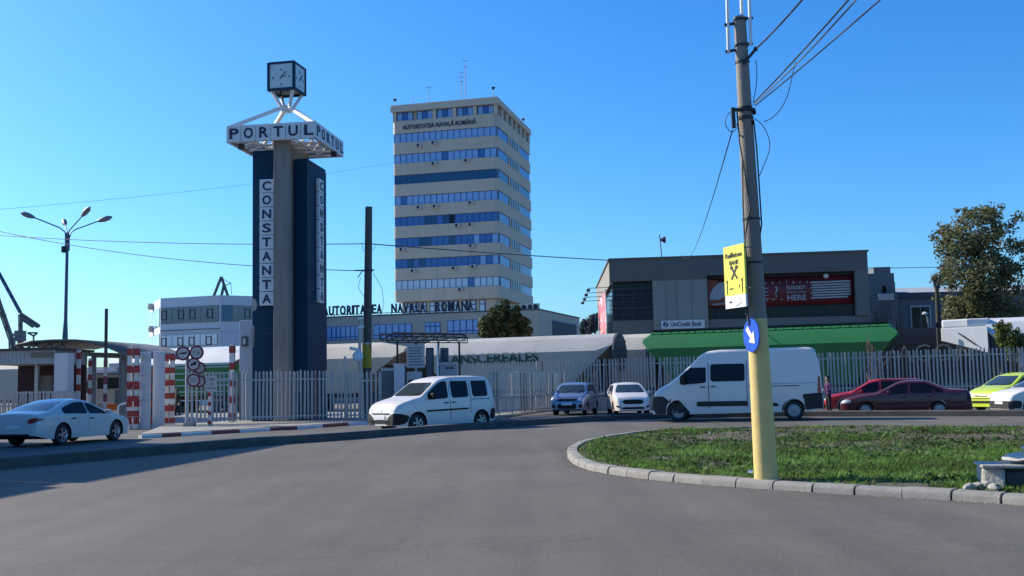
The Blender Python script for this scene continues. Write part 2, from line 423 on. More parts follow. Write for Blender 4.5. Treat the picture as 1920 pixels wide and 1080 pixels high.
# ================================================================== ground, roads, kerbs
SZ = -0.06                                    # level of the service road beyond the median kerb
def sheet(name, poly, z, m, label=None):
    mb = MB(); mb.add([(x, y, z) for x, y in poly], [tuple(range(len(poly)))])
    o = mb.build(name, m); return tag(o, label, None, None, 'structure')
sheet('ground', [(-900, -300), (900, -300), (900, 2500), (-900, 2500)], -0.12, 'dirt')
sheet('service_road', [(-120, 0), (120, 0), (120, 58), (30, 58), (-60, 90), (-120, 90)], SZ, 'asphalt_service')
KL = [Vector((-24, -8, 0)), Vector((-14.6, 11, 0))] + [G(*p) for p in ((0, 880), (120, 869), (240, 858), (360, 847), (480, 836.5), (660, 824), (810, 811), (960, 800), (1100, 791), (1240, 784.5), (1474, 781), (1700, 780.5), (1920, 780.5))]
d_ = (KL[-1] - KL[-3]).normalized()
KL += [KL[-1] + d_ * 14, KL[-1] + d_ * 60]
sheet('road', [(p.x, p.y) for p in KL] + [(90, -60), (-60, -60)], 0.0, 'asphalt')

def offset_line(L, d):
    out = []
    for i, p in enumerate(L):
        t = (L[min(i + 1, len(L) - 1)] - L[max(i - 1, 0)]).normalized()
        out.append(p + Vector((-t.y, t.x, 0)) * d)
    return out
def resample(L, step):
    out = [L[0].copy()]; acc = 0
    for a, b in zip(L, L[1:]):
        s = (b - a).length; t = step - acc
        while t <= s:
            out.append(a.lerp(b, t / s)); t += step
        acc = s - (t - step)
    return out
def kerb_run(L, w, h0, h1, ch=.02):
    """one long kerb following L, w wide to the left of travel, with a chamfered front arris"""
    prof = [(0, h0), (0, h1 - ch), (ch, h1), (w, h1), (w, h0)]
    mb = MB(); n = len(prof)
    vs = []
    offs = [offset_line(L, o) for o, _ in prof]
    for i in range(len(L)):
        for j, (o, z) in enumerate(prof): vs.append((offs[j][i].x, offs[j][i].y, z))
    fs = [(i * n + j, i * n + j + 1, (i + 1) * n + j + 1, (i + 1) * n + j) for i in range(len(L) - 1) for j in range(n - 1)]
    fs += [tuple(range(n)), tuple((len(L) - 1) * n + j for j in range(n))]
    mb.add(vs, fs); return mb
km = kerb_run(resample(KL, 1.0), .32, -.11, .215, .03)
tag(km.build('median_kerb', 'kerb_dark', smooth=30), kind='structure')
# sunlit dusty strip of paving on the top of the low bank behind the median kerb
# pavement by the gate and fence
def stone(mb, a, b, w, h0, h1, ch=.025, gap=.012, jit=.0):
    t = (b - a).normalized(); nn = Vector((-t.y, t.x, 0))
    a2, b2 = a + t * gap, b - t * gap
    dz = rng.uniform(-jit, jit); dn = nn * rng.uniform(-jit, jit)
    prof = [(0, h0), (0, h1 - ch + dz), (ch * .4, h1 - ch * .3 + dz), (ch, h1 + dz), (w, h1 + dz), (w, h0)]
    n = len(prof)
    vs = [p + nn * o + dn + Vector((0, 0, z)) for p in (a2, b2) for o, z in prof]
    fs = [tuple(range(n))[::-1], tuple(range(n, 2 * n))] + [(j, (j + 1) % n, n + (j + 1) % n, n + j) for j in range(n)]
    mb.add(vs, fs); return mb
PVZ = .08
pk = [G(x, y, SZ) for x, y in ((265, 822), (304, 820), (340, 818), (397, 814.5), (450, 811.5), (507, 808), (558, 805), (606, 801.5), (654, 798), (690, 796), (740, 793))]
pv_edge = pk + [G(930, 786, SZ), G(1030, 771, SZ)]
pave = [(p.x, p.y) for p in offset_line(pv_edge, .12)] + [(2.2, 58.4), (-6, 61.8), (-30, 72), (-18.4, 47.0), (-14.6, 44.6)]
mb = MB(); mb.prism(pave, -.115, PVZ); tag(mb.build('pavement', 'paving'), kind='structure')
kr = thing('pavement_kerb', None, None); kr['kind'] = 'structure'
for i in range(len(pk) - 1):
    c = 'kerb_white' if i % 2 == 0 else 'kerb_red'
    stone(MB(), pk[i], pk[i + 1], .22, -.10, PVZ + .035, .03, .008).build('kerb_stone', c, kr)
kk = resample([pk[-1]] + pv_edge[-2:], 1.6)
for a, b in zip(kk, kk[1:]): stone(MB(), a, b, .22, -.10, PVZ + .03, .03, .01).build('kerb_stone', 'kerb', kr)
# painted kerb remnants at the lane between the gate posts
k2 = thing('gate_kerb', None, None); k2['kind'] = 'structure'
gp = [G(x, y, SZ) for x, y in ((236, 803), (262, 802), (281, 800), (300, 797.5), (322, 795), (342, 793), (362, 792))]
for i, (a, b) in enumerate(zip(gp, gp[1:])): stone(MB(), a, b, .5, -.10, .07 if i < 6 else .05, .03, .008).build('kerb_stone', 'kerb_red' if i in (2, 4) else 'kerb_white', k2)

# ------------------------------------------------------------------ grass island with its kerb stones
front = [G(*p) for p in ((2300, 985), (2050, 959), (1920, 948), (1850, 943), (1748, 936.5), (1654, 931), (1560, 926), (1480, 920.5), (1400, 915), (1340, 911), (1285, 906), (1232, 901), (1190, 896), (1150, 891), (1112, 884), (1088, 877), (1072, 868), (1063, 858), (1064, 848), (1077, 839), (1100, 831.5), (1132, 824.5), (1180, 817.5), (1230, 813), (1290, 809.8), (1360, 808), (1440, 806.5), (1560, 806), (1700, 806), (1920, 806), (2150, 806))]
front = [Vector((p.x, p.y, 0)) for p in front]
OUT = front                                       # travels with the grass on its right
ik = thing('island_kerb', None, None); ik['kind'] = 'structure'
sp = resample(OUT, .59)
for i, (a, b) in enumerate(zip(sp, sp[1:])):
    t = (b - a).normalized(); 
    stone(MB(), b, a, .21, -.05, .115, .055, rng.choice((.006, .008, .010, .022)), .008).build('kerb_stone', 'kerb', ik, smooth=40)
inner = offset_line(OUT, -.19)
ring = [(p.x, p.y) for p in inner]
P2 = np.array(ring)
def inside(x, y):
    c = np.zeros(x.shape, bool); n = len(P2)
    for i in range(n):
        x1, y1 = P2[i]; x2, y2 = P2[(i + 1) % n]
        k = ((y1 > y) != (y2 > y)) & (x < (x2 - x1) * (y - y1) / (y2 - y1 + 1e-12) + x1)
        c ^= k
    return c
def edge_dist(x, y):
    best = np.full(x.shape, 1e9)
    for (x1, y1), (x2, y2) in zip(P2[:-1], P2[1:]):
        dx, dy = x2 - x1, y2 - y1
        t = np.clip(((x - x1) * dx + (y - y1) * dy) / (dx * dx + dy * dy + 1e-12), 0, 1)
        best = np.minimum(best, np.hypot(x - x1 - t * dx, y - y1 - t * dy))
    return best
def lump(x, y):
    return (np.sin(x * 1.3 + y * .7) + np.sin(x * .6 - y * 1.1 + 2) + .6 * np.sin(x * 2.9 + 1) * np.sin(y * 2.3)) / 2.6
def mound(x, y):
    e = edge_dist(x, y)
    return .075 + .085 * (1 - np.exp(-e / 1.2)) + .035 * lump(x, y) * np.clip(e / 1.0, 0, 1)
nr = np.random.default_rng(5)
bx0, by0, bx1, by1 = P2[:, 0].min(), P2[:, 1].min(), P2[:, 0].max(), P2[:, 1].max()
qx, qy = nr.uniform(bx0, bx1, 5200), nr.uniform(by0, by1, 5200)
k = inside(qx, qy) & (edge_dist(qx, qy) > .12); qx, qy = qx[k], qy[k]
from mathutils.geometry import delaunay_2d_cdt
allp = [Vector(p) for p in ring] + [Vector((a, b)) for a, b in zip(qx, qy)]
vo, eo, fo, *_ = delaunay_2d_cdt(allp, [], [list(range(len(ring)))], 1, 1e-4)
vx = np.array([v.x for v in vo]); vy = np.array([v.y for v in vo]); vz = mound(vx, vy)
mb = MB(); mb.add(list(zip(vx, vy, vz)), [tuple(f) for f in fo])
tag(mb.build('island_soil', 'soil', smooth=80), kind='structure')

def blades(name, m, x, y, hmin, hmax, w, lean=.5):
    n = len(x); z = mound(x, y) - .01
    a = nr.uniform(0, 2 * np.pi, n); h = nr.uniform(hmin, hmax, n) * (.75 + .5 * (lump(x * .8, y * .8) + 1) / 2)
    dx, dy = np.cos(a) * w * nr.uniform(.6, 1.3, n), np.sin(a) * w * nr.uniform(.6, 1.3, n)
    la = nr.uniform(0, 2 * np.pi, n); ll = nr.uniform(0.1, lean, n) * h
    co = np.empty((n, 3, 3))
    co[:, 0] = np.stack([x - dx, y - dy, z], 1); co[:, 1] = np.stack([x + dx, y + dy, z], 1)
    co[:, 2] = np.stack([x + np.cos(la) * ll, y + np.sin(la) * ll, z + h], 1)
    me = bpy.data.meshes.new(name)
    me.vertices.add(3 * n); me.vertices.foreach_set('co', co.ravel())
    me.loops.add(3 * n); me.loops.foreach_set('vertex_index', np.arange(3 * n, dtype=np.int32))
    me.polygons.add(n); me.polygons.foreach_set('loop_start', np.arange(0, 3 * n, 3, dtype=np.int32))
    me.update(calc_edges=True); me.materials.append(K[m])
    return tag(link(name, me), kind='stuff')
N = 330000
gx, gy = nr.uniform(bx0, 15, N), nr.uniform(by0, by1, N)
k = inside(gx, gy) & (np.abs(gx / gy) < .56); gx, gy = gx[k], gy[k]
e = edge_dist(gx, gy)
dens = lump(gx * 1.1 + 4, gy * .9) + .5 * lump(gx * 3.1, gy * 2.7)
far = np.clip((gy - 17.5) / 5, 0, 1) * np.clip((gx - .5) / 3.5, 0, 1)
bare = (nr.random(len(gx)) < np.clip(.05 + .85 * far * (dens > -.35) + .55 * (e < .3) + .75 * (dens > .7), 0, .95))
gx, gy, far, dens = gx[~bare], gy[~bare], far[~bare], dens[~bare]
dry = nr.random(len(gx)) < np.clip(.12 + .60 * far + .30 * (dens > .35), 0, .9)
tx, ty_ = [], []
for i in range(150):
    k_ = rng.randrange(len(gx)); n_ = rng.randint(25, 60); s_ = rng.uniform(.05, .16)
    tx.append(gx[k_] + nr.normal(0, s_, n_)); ty_.append(gy[k_] + nr.normal(0, s_, n_))
tx, ty_ = np.concatenate(tx), np.concatenate(ty_)
k_ = inside(tx, ty_); tx, ty_ = tx[k_], ty_[k_]
o = blades('tall_grass', 'grass', tx, ty_, .06, .15, .013, 1.0); tag(o, 'taller clumps of green grass standing out of the traffic island', None, None, 'stuff')
o = blades('grass', 'grass', gx[~dry], gy[~dry], .025, .085, .016, 1.6); tag(o, 'bright green rough grass covering the kerbed traffic island', None, None, 'stuff')
o = blades('dry_grass', 'grass_dry', gx[dry], gy[dry], .02, .07, .016, 1.8); tag(o, 'brown dry grass mixed through the back of the traffic island', None, None, 'stuff')
# low broad-leaved weeds
mb = MB()
for i in range(2600):
    x = rng.uniform(0.8, 14); y = rng.uniform(12.5, 27)
    if abs(x / y) > .55 or not inside(np.array([x]), np.array([y]))[0] or edge_dist(np.array([x]), np.array([y]))[0] < .25: continue
    if lump(np.array([x * 1.4]), np.array([y * 1.2]))[0] < -.05: continue
    z = mound(np.array([x]), np.array([y]))[0]
    for j in range(rng.randint(5, 9)):
        a = rng.uniform(0, 6.28); l = rng.uniform(.05, .15); w = l * .42; up = rng.uniform(.15, .8)
        d = Vector((math.cos(a), math.sin(a), up)).normalized() * l; s = Vector((-math.sin(a), math.cos(a), 0)) * w
        b = Vector((x + rng.uniform(-.05, .05), y + rng.uniform(-.05, .05), z + .02))
        mb.add([b, b + d * .55 + s * .5, b + d, b + d * .55 - s * .5], [(0, 1, 2, 3)])
tag(mb.build('weeds', 'weed', recalc=False), 'broad leaved weeds growing through the island grass', None, None, 'stuff')
# grit and dead leaves gathered in the gutters
mb = MB()
def grit(L, n, w, z, side):
    for i in range(n):
        t = rng.random() * (len(L) - 1); k_ = int(t); a, c = L[k_], L[k_ + 1]
        p = a.lerp(c, t - k_); nn = (c - a).normalized(); nn = Vector((-nn.y, nn.x, 0)) * side
        p = p + nn * (.01 + w * rng.random() ** 2.2); s_ = rng.uniform(.004, .013); an = rng.uniform(0, 6.28)
        q = [p + Vector((math.cos(an + j * 2.1) * s_, math.sin(an + j * 2.1) * s_, z)) for j in range(3)] + [p + Vector((0, 0, z + s_ * .8))]
        mb.add(q, [(0, 1, 3), (1, 2, 3), (2, 0, 3)])
grit([p for p in resample(OUT, .5)][2:40], 1500, .20, .001, 1)
grit([p for p in resample(KL, .5) if 10 < p.y][2:140], 2200, .35, .001, -1)
tag(mb.build('gutter_grit', mat('grit', (.20, .17, .13), rough=.95, var=.3, scale=8, island=.6), recalc=False), 'small grit and dead leaf scraps lying in the road gutters', None, None, 'stuff')
# ================================================================== buildings
def panes_mesh(w, h, m, t=.05):
    mb = MB(); mb.box(0, w, -t, 0, 0, h); return mb.mesh('pane', m)
# ------------------------------------------------------------------ the tall office tower
TA = R(-14)
N0 = Vector((-1.8, 165, 0))
eL = Vector((math.cos(TA), math.sin(TA), 0))              # along the front face, to the right
WL, WR, ZT = 17.5, 22.6, at(938, 181, 165).z
tw = thing('office_tower', 'tall cream office tower with bands of blue windows and rooftop aerials', 'office tower', N0 - eL * WL, TA)
# local: x along front 0..WL, y into the building 0..WR
Z0 = at(938, 236, 165).z; FH = (Z0 - at(938, 517.5, 165).z) / 7; GH = FH * .437
core = MB(); core.box(.25, WL - .25, .25, WR - .25, Z0 - FH * 8 + .06, Z0 + 2.2); core.box(1.2, WL - 1.3, 1.1, WR - 1.1, -.1, Z0 - FH * 8 + .05)
core.build('core_wall', 'cream_low', tw)
for k in range(9):
    zb = Z0 - FH * k - GH - (FH - GH); zt = Z0 - FH * k - GH
    if k == 8: zb, zt = 11.5, Z0 - FH * 8
    mb = MB()
    if k < 8: 
        c = .35
        mb.prism([(0, c), (c * .3, c * .3), (c, 0), (WL - .7, 0), (WL - .2, .2), (WL, .7), (WL, WR), (0, WR)], zb + .02, zt)
    else: mb.box(1.0, WL - 1.1, .9, WR - .9, zb, zt - .002)
    mb.build('spandrel', 'cream', tw)
mb = MB(); mb.prism([(0, .35), (.35, 0), (WL - .7, 0), (WL, .7), (WL, WR), (0, WR)], Z0 + .02, Z0 + 2.0); mb.build('name_band', 'cream', tw)
# glazing rows
NP = 17; pw = (WL - .5) / NP
row_style = ['sky', 'sky', 'navy', 'sky', 'deep', 'deep', 'deep', 'pale']
PM = {s: panes_mesh(pw - .12, GH - .1, 'pane_' + s) for s in ('sky', 'navy', 'deep', 'pale', 'dark')}
SM = {s: panes_mesh(1, GH - .1, 'pane_' + s) for s in ('sky', 'navy', 'deep', 'pale', 'dark')}
for k in range(8):
    zt = Z0 - FH * k; zb = zt - GH
    fr = MB(); fr.box(.22, WL - .2, .16, .24, zb, zb + .06); fr.box(.22, WL - .2, .16, .24, zt - .06, zt)
    for i in range(NP + 1): fr.box(.25 + pw * i - .05, .25 + pw * i + .05, .14, .235, zb + .06, zt - .06)
    fr.build('window_frame', 'frame_blue', tw)
    for i in range(NP):
        s = row_style[k]
        if s == 'deep': s = rng.choice(('deep', 'deep', 'deep', 'deep', 'sky') if i > 10 or i < 2 else ('deep', 'deep', 'navy', 'deep'))
        if s == 'sky' and rng.random() < .08: s = 'deep'
        if k == 7 and i == 12: s = 'deep'
        if k == 4 and i == 9: s = 'dark'
        link('window_pane', PM[s], tw, (.31 + pw * i, .215, zb + .05))
    # right-hand side: glass, small windows, glass
    for y0, y1, n in ((.7, 7.0, 2), (14.8, WR - .3, 3)):
        st = (y1 - y0) / n
        for i in range(n):
            o = link('window_pane', SM['deep' if k != 2 else 'navy'], tw, (WL - .18, y0 + st * i + .06, zb + .05), R(90)); o.scale = (st - .12, 1, 1)
        f = MB(); f.box(WL - .24, WL - .12, y0, y1, zb, zb + .06); f.box(WL - .24, WL - .12, y0, y1, zt - .06, zt)
        for i in range(n + 1): f.box(WL - .24, WL - .13, y0 + st * i - .05, y0 + st * i + .05, zb + .06, zt - .06)
        f.build('window_frame', 'frame_blue', tw)
    mb = MB(); mb.box(WL - .3, WL - .02, 7.06, 14.74, zb, zt)
    mb.build('side_panel', 'cream', tw)
    for i in range(4):
        o = link('window_pane', SM['navy'], tw, (WL + .01, 8.0 + 1.65 * i, zb + .05), R(90)); o.scale = (.8, 1, 1)
# top storey: pillars with windows between, cornice
z0, z1 = Z0 + 2.0, ZT - 1.15
for i in range(6):
    x = .05 + i * (WL - .6) / 5.0
    if i != 1: mb = MB(); mb.box(x, x + .55, .02, .5, z0, z1); mb.build('pillar', 'cream', tw)
for i in range(1, 8):
    y = i * (WR - .6) / 7
    mb = MB(); mb.box(WL - .52, WL - .02, y, y + 1.0, z0, z1); mb.build('pillar', 'cream', tw)
for i in range(5):
    x0 = .7 + i * (WL - .6) / 5.0; w = (WL - .6) / 5.0 - .75
    n = 3
    f = MB()
    for j in range(n + 1): f.box(x0 + w / n * j - .05, x0 + w / n * j + .05, .38, .52, z0, z1)
    f.box(x0, x0 + w, .38, .52, z0, z0 + .08); f.box(x0, x0 + w, .38, .52, z1 - .08, z1)
    f.build('window_frame', 'frame_blue', tw)
    for j in range(n):
        o = link('window_pane', SM['sky' if j != 1 else 'deep'], tw, (x0 + w / n * j + .06, .47, z0 + .05)); o.scale = (w / n - .12, 1, (z1 - z0 - .1) / (GH - .1))
for i in range(7):
    y0 = (i * (WR - .6) / 7 if i else -.3) + 1.1; 
    o = link('window_pane', SM['deep'], tw, (WL - .42, y0, z0 + .05), R(90)); o.scale = (1.7, 1, (z1 - z0 - .1) / (GH - .1))
mb = MB(); mb.box(.3, WL - .5, .56, WR - .6, Z0 + 1.9, z1 + .05); mb.build('attic_wall', 'cream_low', tw)
mb = MB(); mb.box(-.25, WL + .25, -.25, WR + .25, z1 + .02, ZT - .2); mb.box(-.1, WL + .1, -.1, WR + .1, ZT - .2, ZT); mb.build('cornice', 'cream', tw)
put_text('lettering', 'AUTORITATEA NAVALĂ ROMÂNĂ', 'letter_navy', tw, (7.9, -.06, Z0 + .62), .72, width=12.3, bold=.01, depth=.06)
# lower set-back storey windows
zl = Z0 - FH * 8 - .12
for i, x in enumerate((1.9, 3.35, 4.65, 6.1, 7.5, 8.75, 10.0, 11.5, 12.8, 14.3)):
    f = MB(); f.box(x - .5, x + .5, .80, .90, zl - 2.5, zl); f.build('window_frame', 'frame_blue', tw)
    link('window_pane', panes_mesh(.72, 1.65, 'pane_pale'), tw, (x - .36, .79, zl - 2.4))
    link('window_pane', panes_mesh(.72, .5, 'pane_pale'), tw, (x - .36, .79, zl - .6))
for i in range(7):
    o = link('window_pane', SM['navy'], tw, (WL - 1.04, 2.2 + 2.4 * i, zl - 1.6), R(90)); o.scale = (.9, 1, 1)
# aerials on the roof: each its own thing
def aerial(x, y, h, label, dish=False, bars=0):
    p = tw.matrix_basis @ Vector((x, y, ZT)) if False else (N0 - eL * WL) + eL * x + Vector((-eL.y, eL.x, 0)) * y + Vector((0, 0, ZT))
    t = thing('roof_aerial', label, 'aerial', p, TA, 'aerials on the tower roof')
    m = MB(); m.tube([(0, 0, 0), (0, 0, h * .6), (0, 0, h)], [.07, .05, .03], 6); m.build('mast', 'steel_grey', t)
    if dish: 
        q = MB(); q.lathe([(.05, h), (.32, h + .35), (.34, h + .42), (.05, h + .5)], 10); q.build('head', 'steel_dark', t)
    for j in range(bars):
        b = MB(); b.beam((-.5 + .1 * j, 0, h * (.95 - .14 * j)), (.5 - .1 * j, 0, h * (.95 - .14 * j)), .06); b.build('crossbar', 'steel_grey', t)
aerial(.35, .3, .7, 'short aerial with a round head at the left front corner of the tower roof', True)
aerial(3.1, 1.2, 1.6, 'thin whip aerial standing near the left end of the tower roof')
aerial(5.9, 1.0, 2.9, 'aerial with a single top crossbar left of the tall mast on the tower roof', bars=1)
aerial(11.3, 1.5, 5.1, 'tall aerial mast with several crossbars in the middle of the tower roof', bars=3)
aerial(11.9, 1.7, 7.2, 'tallest needle mast at the middle of the tower roof', bars=2)
aerial(16.8, .6, 1.3, 'short aerial with a round head at the right front corner of the tower roof', True)
aerial(16.9, 13.5, 2.0, 'thin whip aerial on the far side edge of the tower roof')
aerial(16.9, 20.5, 1.0, 'small headed aerial at the far back corner of the tower roof', True)
# air conditioners hung under the window bands
ORD = ['first', 'second', 'third', 'fourth', 'fifth', 'sixth', 'seventh', 'eighth']
AC = MB(); AC.box(-.42, .42, -.36, 0, 0, .6)
acm = AC.mesh('air_conditioner', 'ac_white')
AF = MB(); AF.lathe([(.22, -.395), (.24, -.37), (.24, -.355)], 12, 'y'); acf = AF.mesh('fan_grille', 'steel_dark')
def ac_unit(px, py, label, k):
    u, z = TP.uz(px, py)
    p = TP.w(u, -.012, z - .3)
    o = link('air_conditioner', acm, None, p, TA); tag(o, label, 'air conditioner', 'air conditioners on the tower front')
    link('fan_grille', acf, o, (-.1, 0, .3))
TP = Plane((N0.x, N0.y), (eL.x, eL.y))
for px, py, k, s in ((786, 273, 0, 'nearer the left end'), (814, 268, 0, 'right of the other on its band'), (814, 307, 1, 'under the middle of the band'), (875, 301, 1, 'towards the right of the band'),
                  (786, 389, 3, 'leftmost of three'), (816, 387, 3, 'middle of three'), (883, 380, 3, 'rightmost of three'),
                  (858, 423, 4, 'below the open dark window'), (883, 421, 4, 'right of the open dark window'), (754, 468, 5, 'at the left end'), (884, 461, 5, 'towards the right end'),
                  (775, 508, 6, 'leftmost of three'), (852, 503, 6, 'middle of three'), (888, 500, 6, 'rightmost of three'), (864, 543, 7, 'alone on the lowest band')):
    ac_unit(px, py, 'air conditioner below the %s tower window band, %s' % (ORD[k], s), k)

# ------------------------------------------------------------------ low wing with big letters
LP0 = Vector((3.1, 124, 0)); LE = eL
LW = 36.0
lw = thing('office_wing', 'low cream office wing with blue framed windows and rooftop lettering', 'office building', LP0 - LE * LW, TA)
ZL = at(905, 586, 126.8).z
mb = MB(); mb.prism([(0, 0), (LW, 0), (LW + 1.2, 19.2), (0, 17)], -.1, ZL); mb.build('wall', 'cream_low', lw)
mb = MB(); mb.prism([(-.08, -.08), (LW + .06, -.08), (LW + 1.32, 19.3), (0, 17.1)], ZL, ZL + .14); mb.build('coping', 'slate_dark', lw)
LPl = Plane((LP0.x - LE.x * LW, LP0.y - LE.y * LW), (LE.x, LE.y))
def wing_window(pa, pb, n, splits=(.22,), style='pane_sky'):
    (u0, zt), (u1, _) = LPl.uz(*pa), LPl.uz(pb[0], pa[1]); zb = LPl.uz(*pb)[1]
    f = MB(); f.box(u0, u1, -.05, .02, zb, zt); w = f.build('window', 'frame_blue', lw)
    st = (u1 - u0) / n
    for i in range(n):
        zs = [zb] + [zb + (zt - zb) * s for s in splits] + [zt]
        for a, b in zip(zs, zs[1:]):
            link('window_pane', panes_mesh(st - .14, b - a - .12, style), w, (u0 + st * i + .07, -.035, a + .06))
wing_window((560, 617), (604, 636), 5)
wing_window((613, 613), (675, 637), 7)
wing_window((700, 609), (772, 633), 6)
wing_window((797, 605), (826, 624), 3, (.62,))
wing_window((838.5, 601), (899, 625), 5)
wing_window((912, 598), (955, 622), 4)
# window in the receding right-hand wall
e2 = Vector((1.2, 19.2, 0)).normalized()
f = MB(); f.prism([(LW + .30, 5.6), (LW + 1.06, 17.4), (LW + 1.14, 17.4), (LW + .40, 5.6)], 6.9, 9.3); w = f.build('window', 'frame_blue', lw)
f = MB(); f.prism([(LW + .41, 5.75), (LW + 1.10, 17.25), (LW + 1.17, 17.25), (LW + .46, 5.75)], 7.05, 9.15); f.build('window_pane', 'slate_dark', w)
# rooftop letters, every letter a part
sign = thing('rooftop_sign', 'row of dark navy rooftop letters reading AUTORITATEA NAVALA ROMANA on the low wing', 'sign', LPl.w(0, .25, ZL + .16), TA)
uA, uB = LPl.uz(604, 600)[0], LPl.uz(887, 586)[0]
s = 'AUTORITATEA NAVALA ROMANA'
wd = {'I': .45, 'M': 1.25, 'N': 1.08, 'O': 1.12, ' ': 1.5, 'L': .85, 'E': .92, 'T': .95}
tot = sum(wd.get(c, 1.0) for c in s); x = uA
rail = MB(); rail.beam((uA - .5, .1, .18), (uB + .5, .1, .18), .08)
for i in range(14): q = uA + (uB - uA) * i / 13; rail.beam((q, .1, 0), (q, .1, .3), .06)
rail.build('support_rail', 'steel_dark', sign)
for c in s:
    w = wd.get(c, 1.0) * (uB - uA) / tot
    if c != ' ': put_text('letter', c, 'letter_navy', sign, (x + w / 2, 0, .16), 1.08, width=w * .86, bold=.035, depth=.14)
    x += w
# condensers on the wing's flat roof
for i, px in enumerate((972, 984, 996, 1006)):
    p = at(px, 574, 126.0 - i * .35 + .8); 
    o = MB(); o.box(-.42, .42, -.4, 0, 0, .95)
    c = o.build('roof_condenser', 'ac_white'); c.location = (p.x, p.y + 1.2, ZL - .0); c.rotation_euler = (0, 0, TA)
    c.location.z = ZL + .0
    tag(c, 'white fan condenser on the low wing roof, %s of four in the row' % ('leftmost', 'second from left', 'third from left', 'rightmost')[i], 'air conditioner', 'condensers on the wing roof')
    q = MB(); q.lathe([(.26, -.43), (.30, -.41), (.30, -.395)], 14, 'y', (0, 0, .55)); q.build('fan_grille', 'steel_dark', c)

# ------------------------------------------------------------------ white ship-like building on the left
wb = thing('white_office', 'white flat roofed office with long window bands and an angled corner', 'office building')
A = Vector((-39.9, 120.6, 0)); B = Vector((-32.4, 118.0, 0)); C = Vector((-27.2, 121.5, 0)); D = Vector((-44.2, 129.5, 0))
ZW = at(400, 554, 118.3).z
mb = MB(); mb.prism([(A.x, A.y), (B.x, B.y), (C.x, C.y), (-27, 140), (-44, 140), (D.x, D.y)], -.1, 8.05); mb.prism([(A.x, A.y), (B.x, B.y), (C.x, C.y), (-27, 140), (-44, 140), (D.x, D.y)], 8.0, ZW - .003)
mb.build('wall', 'white_wall', wb)
def band(P, Q, z0, z1, n, style, frame='steel_grey', deep=(), split=True, opens=()):
    pl = Plane(P, Q - P); L = (Q - P).length
    f = MB(); f.box(0, L, -.05, .02, z0, z1); w = f.build('window_band', frame, wb); w.location = P; w.rotation_euler = (0, 0, pl.ang)
    st = L / n
    for i in range(n):
        zm = z0 + (z1 - z0) * .24 if split else z0
        s_ = 'pane_dark' if i in deep else style
        link('window_pane', panes_mesh(st - .09, z1 - zm - .09, s_), w, (st * i + .045, -.03, zm + .045))
        if split: link('window_pane', panes_mesh(st - .09, zm - z0 - .06, s_), w, (st * i + .045, -.03, z0 + .04))
        if i in opens:
            g = MB(); x0, x1, a, b = st * i + .03, st * i + st - .03, zm + .02, zm + (z1 - zm) * .74
            for bb in ((x0, x0 + .08, a, b), (x1 - .08, x1, a, b), (x0 + .08, x1 - .08, a, a + .08), (x0 + .08, x1 - .08, b - .08, b)): g.box(bb[0], bb[1], -.13, -.085, bb[2], bb[3])
            g.build('opening_light', 'steel_dark', w)
K['pane_grey'] = glass('pane_grey', (.17, .19, .20), .12)
K['pane_white'] = mat('pane_white_blind', (.72, .74, .75), rough=.25, coat=.6, var=.08, scale=1)
e_ = (B - A).normalized(); ab = lambda t: A.lerp(B, t)
band(ab(.02), ab(.98), 9.1, 10.95, 10, 'pane_grey', opens=(0, 3, 5, 8))
band(B.lerp(C, .22), B.lerp(C, .97), 9.15, 10.95, 7, 'pane_grey', opens=(2,))
f = MB(); f.box(0, (C - B).length * .19, -.06, .02, 9.15, 10.95); q = f.build('dark_panel', 'pane_navy', wb); q.location = B + (C - B) * .02; q.rotation_euler = (0, 0, math.atan2((C - B).y, (C - B).x))
band(ab(.02), ab(.96), 6.55, 7.85, 10, 'pane_white', split=False, opens=(0, 3, 5, 8))
band(ab(.3), ab(.9), 4.6, 5.5, 6, 'pane_grey', split=False)
band(D.lerp(A, .08), D.lerp(A, .97), 8.9, 11.0, 3, 'pane_sky', split=False)
band(D.lerp(A, .08), D.lerp(A, .97), 5.9, 8.0, 3, 'pane_sky', split=False)
f = MB(); f.box(2.2, 4.8, -.07, .02, 6.6, 7.55); q = f.build('window_panel', 'pane_dark', wb); q.location = B; q.rotation_euler = (0, 0, math.atan2((C - B).y, (C - B).x))
f = MB(); 
for z in (8.3, 5.4): f.prism([(A.x - .02, A.y - .09), (B.x, B.y - .09), (B.x, B.y - .01), (A.x, A.y - .01)], z, z + .09)
f.build('string_course', 'slate', wb)
for i, (px, py) in enumerate(((287, 575), (288, 617))):
    p = at(px, py, 126.2); o = MB(); o.box(-.45, .45, -.35, .35, -.35, .35); c = o.build('wall_condenser', 'ac_white'); c.location = p + Vector((-.25, 0, 0)); c.rotation_euler = (0, 0, math.atan2(A.y - D.y, A.x - D.x))
    tag(c, 'grey condenser box on the sunlit side of the white office, %s one' % ('upper', 'lower')[i], 'air conditioner', 'condensers on the white office')
    g = MB(); g.lathe([(.2, -.38), (.24, -.36), (.24, -.352)], 12, 'y'); g.build('fan_grille', 'steel_dark', c)

# ------------------------------------------------------------------ bank building
BP = Plane((7.4, 80.0), (18.7, -2.2)); BL = 18.85
bk = thing('bank_building', 'dark grey flat roofed bank building with a red banner in its window strip', 'bank', (7.4, 80, 0), BP.ang)
def bz(px, py): return BP.uz(px, py)
BZ = bz(1150, 484.5)[1] - .12
u1 = bz(1224, 560)[0]; u2 = bz(1327, 560)[0]; u3 = bz(1605, 550)[0]
zf = bz(1180, 527)[1]           # underside of the fascia
zg0 = bz(1180, 600)[1]          # bottom of left glass
zs1, zs0 = bz(1590, 508)[1], bz(1590, 592)[1]
DEP = 24.0
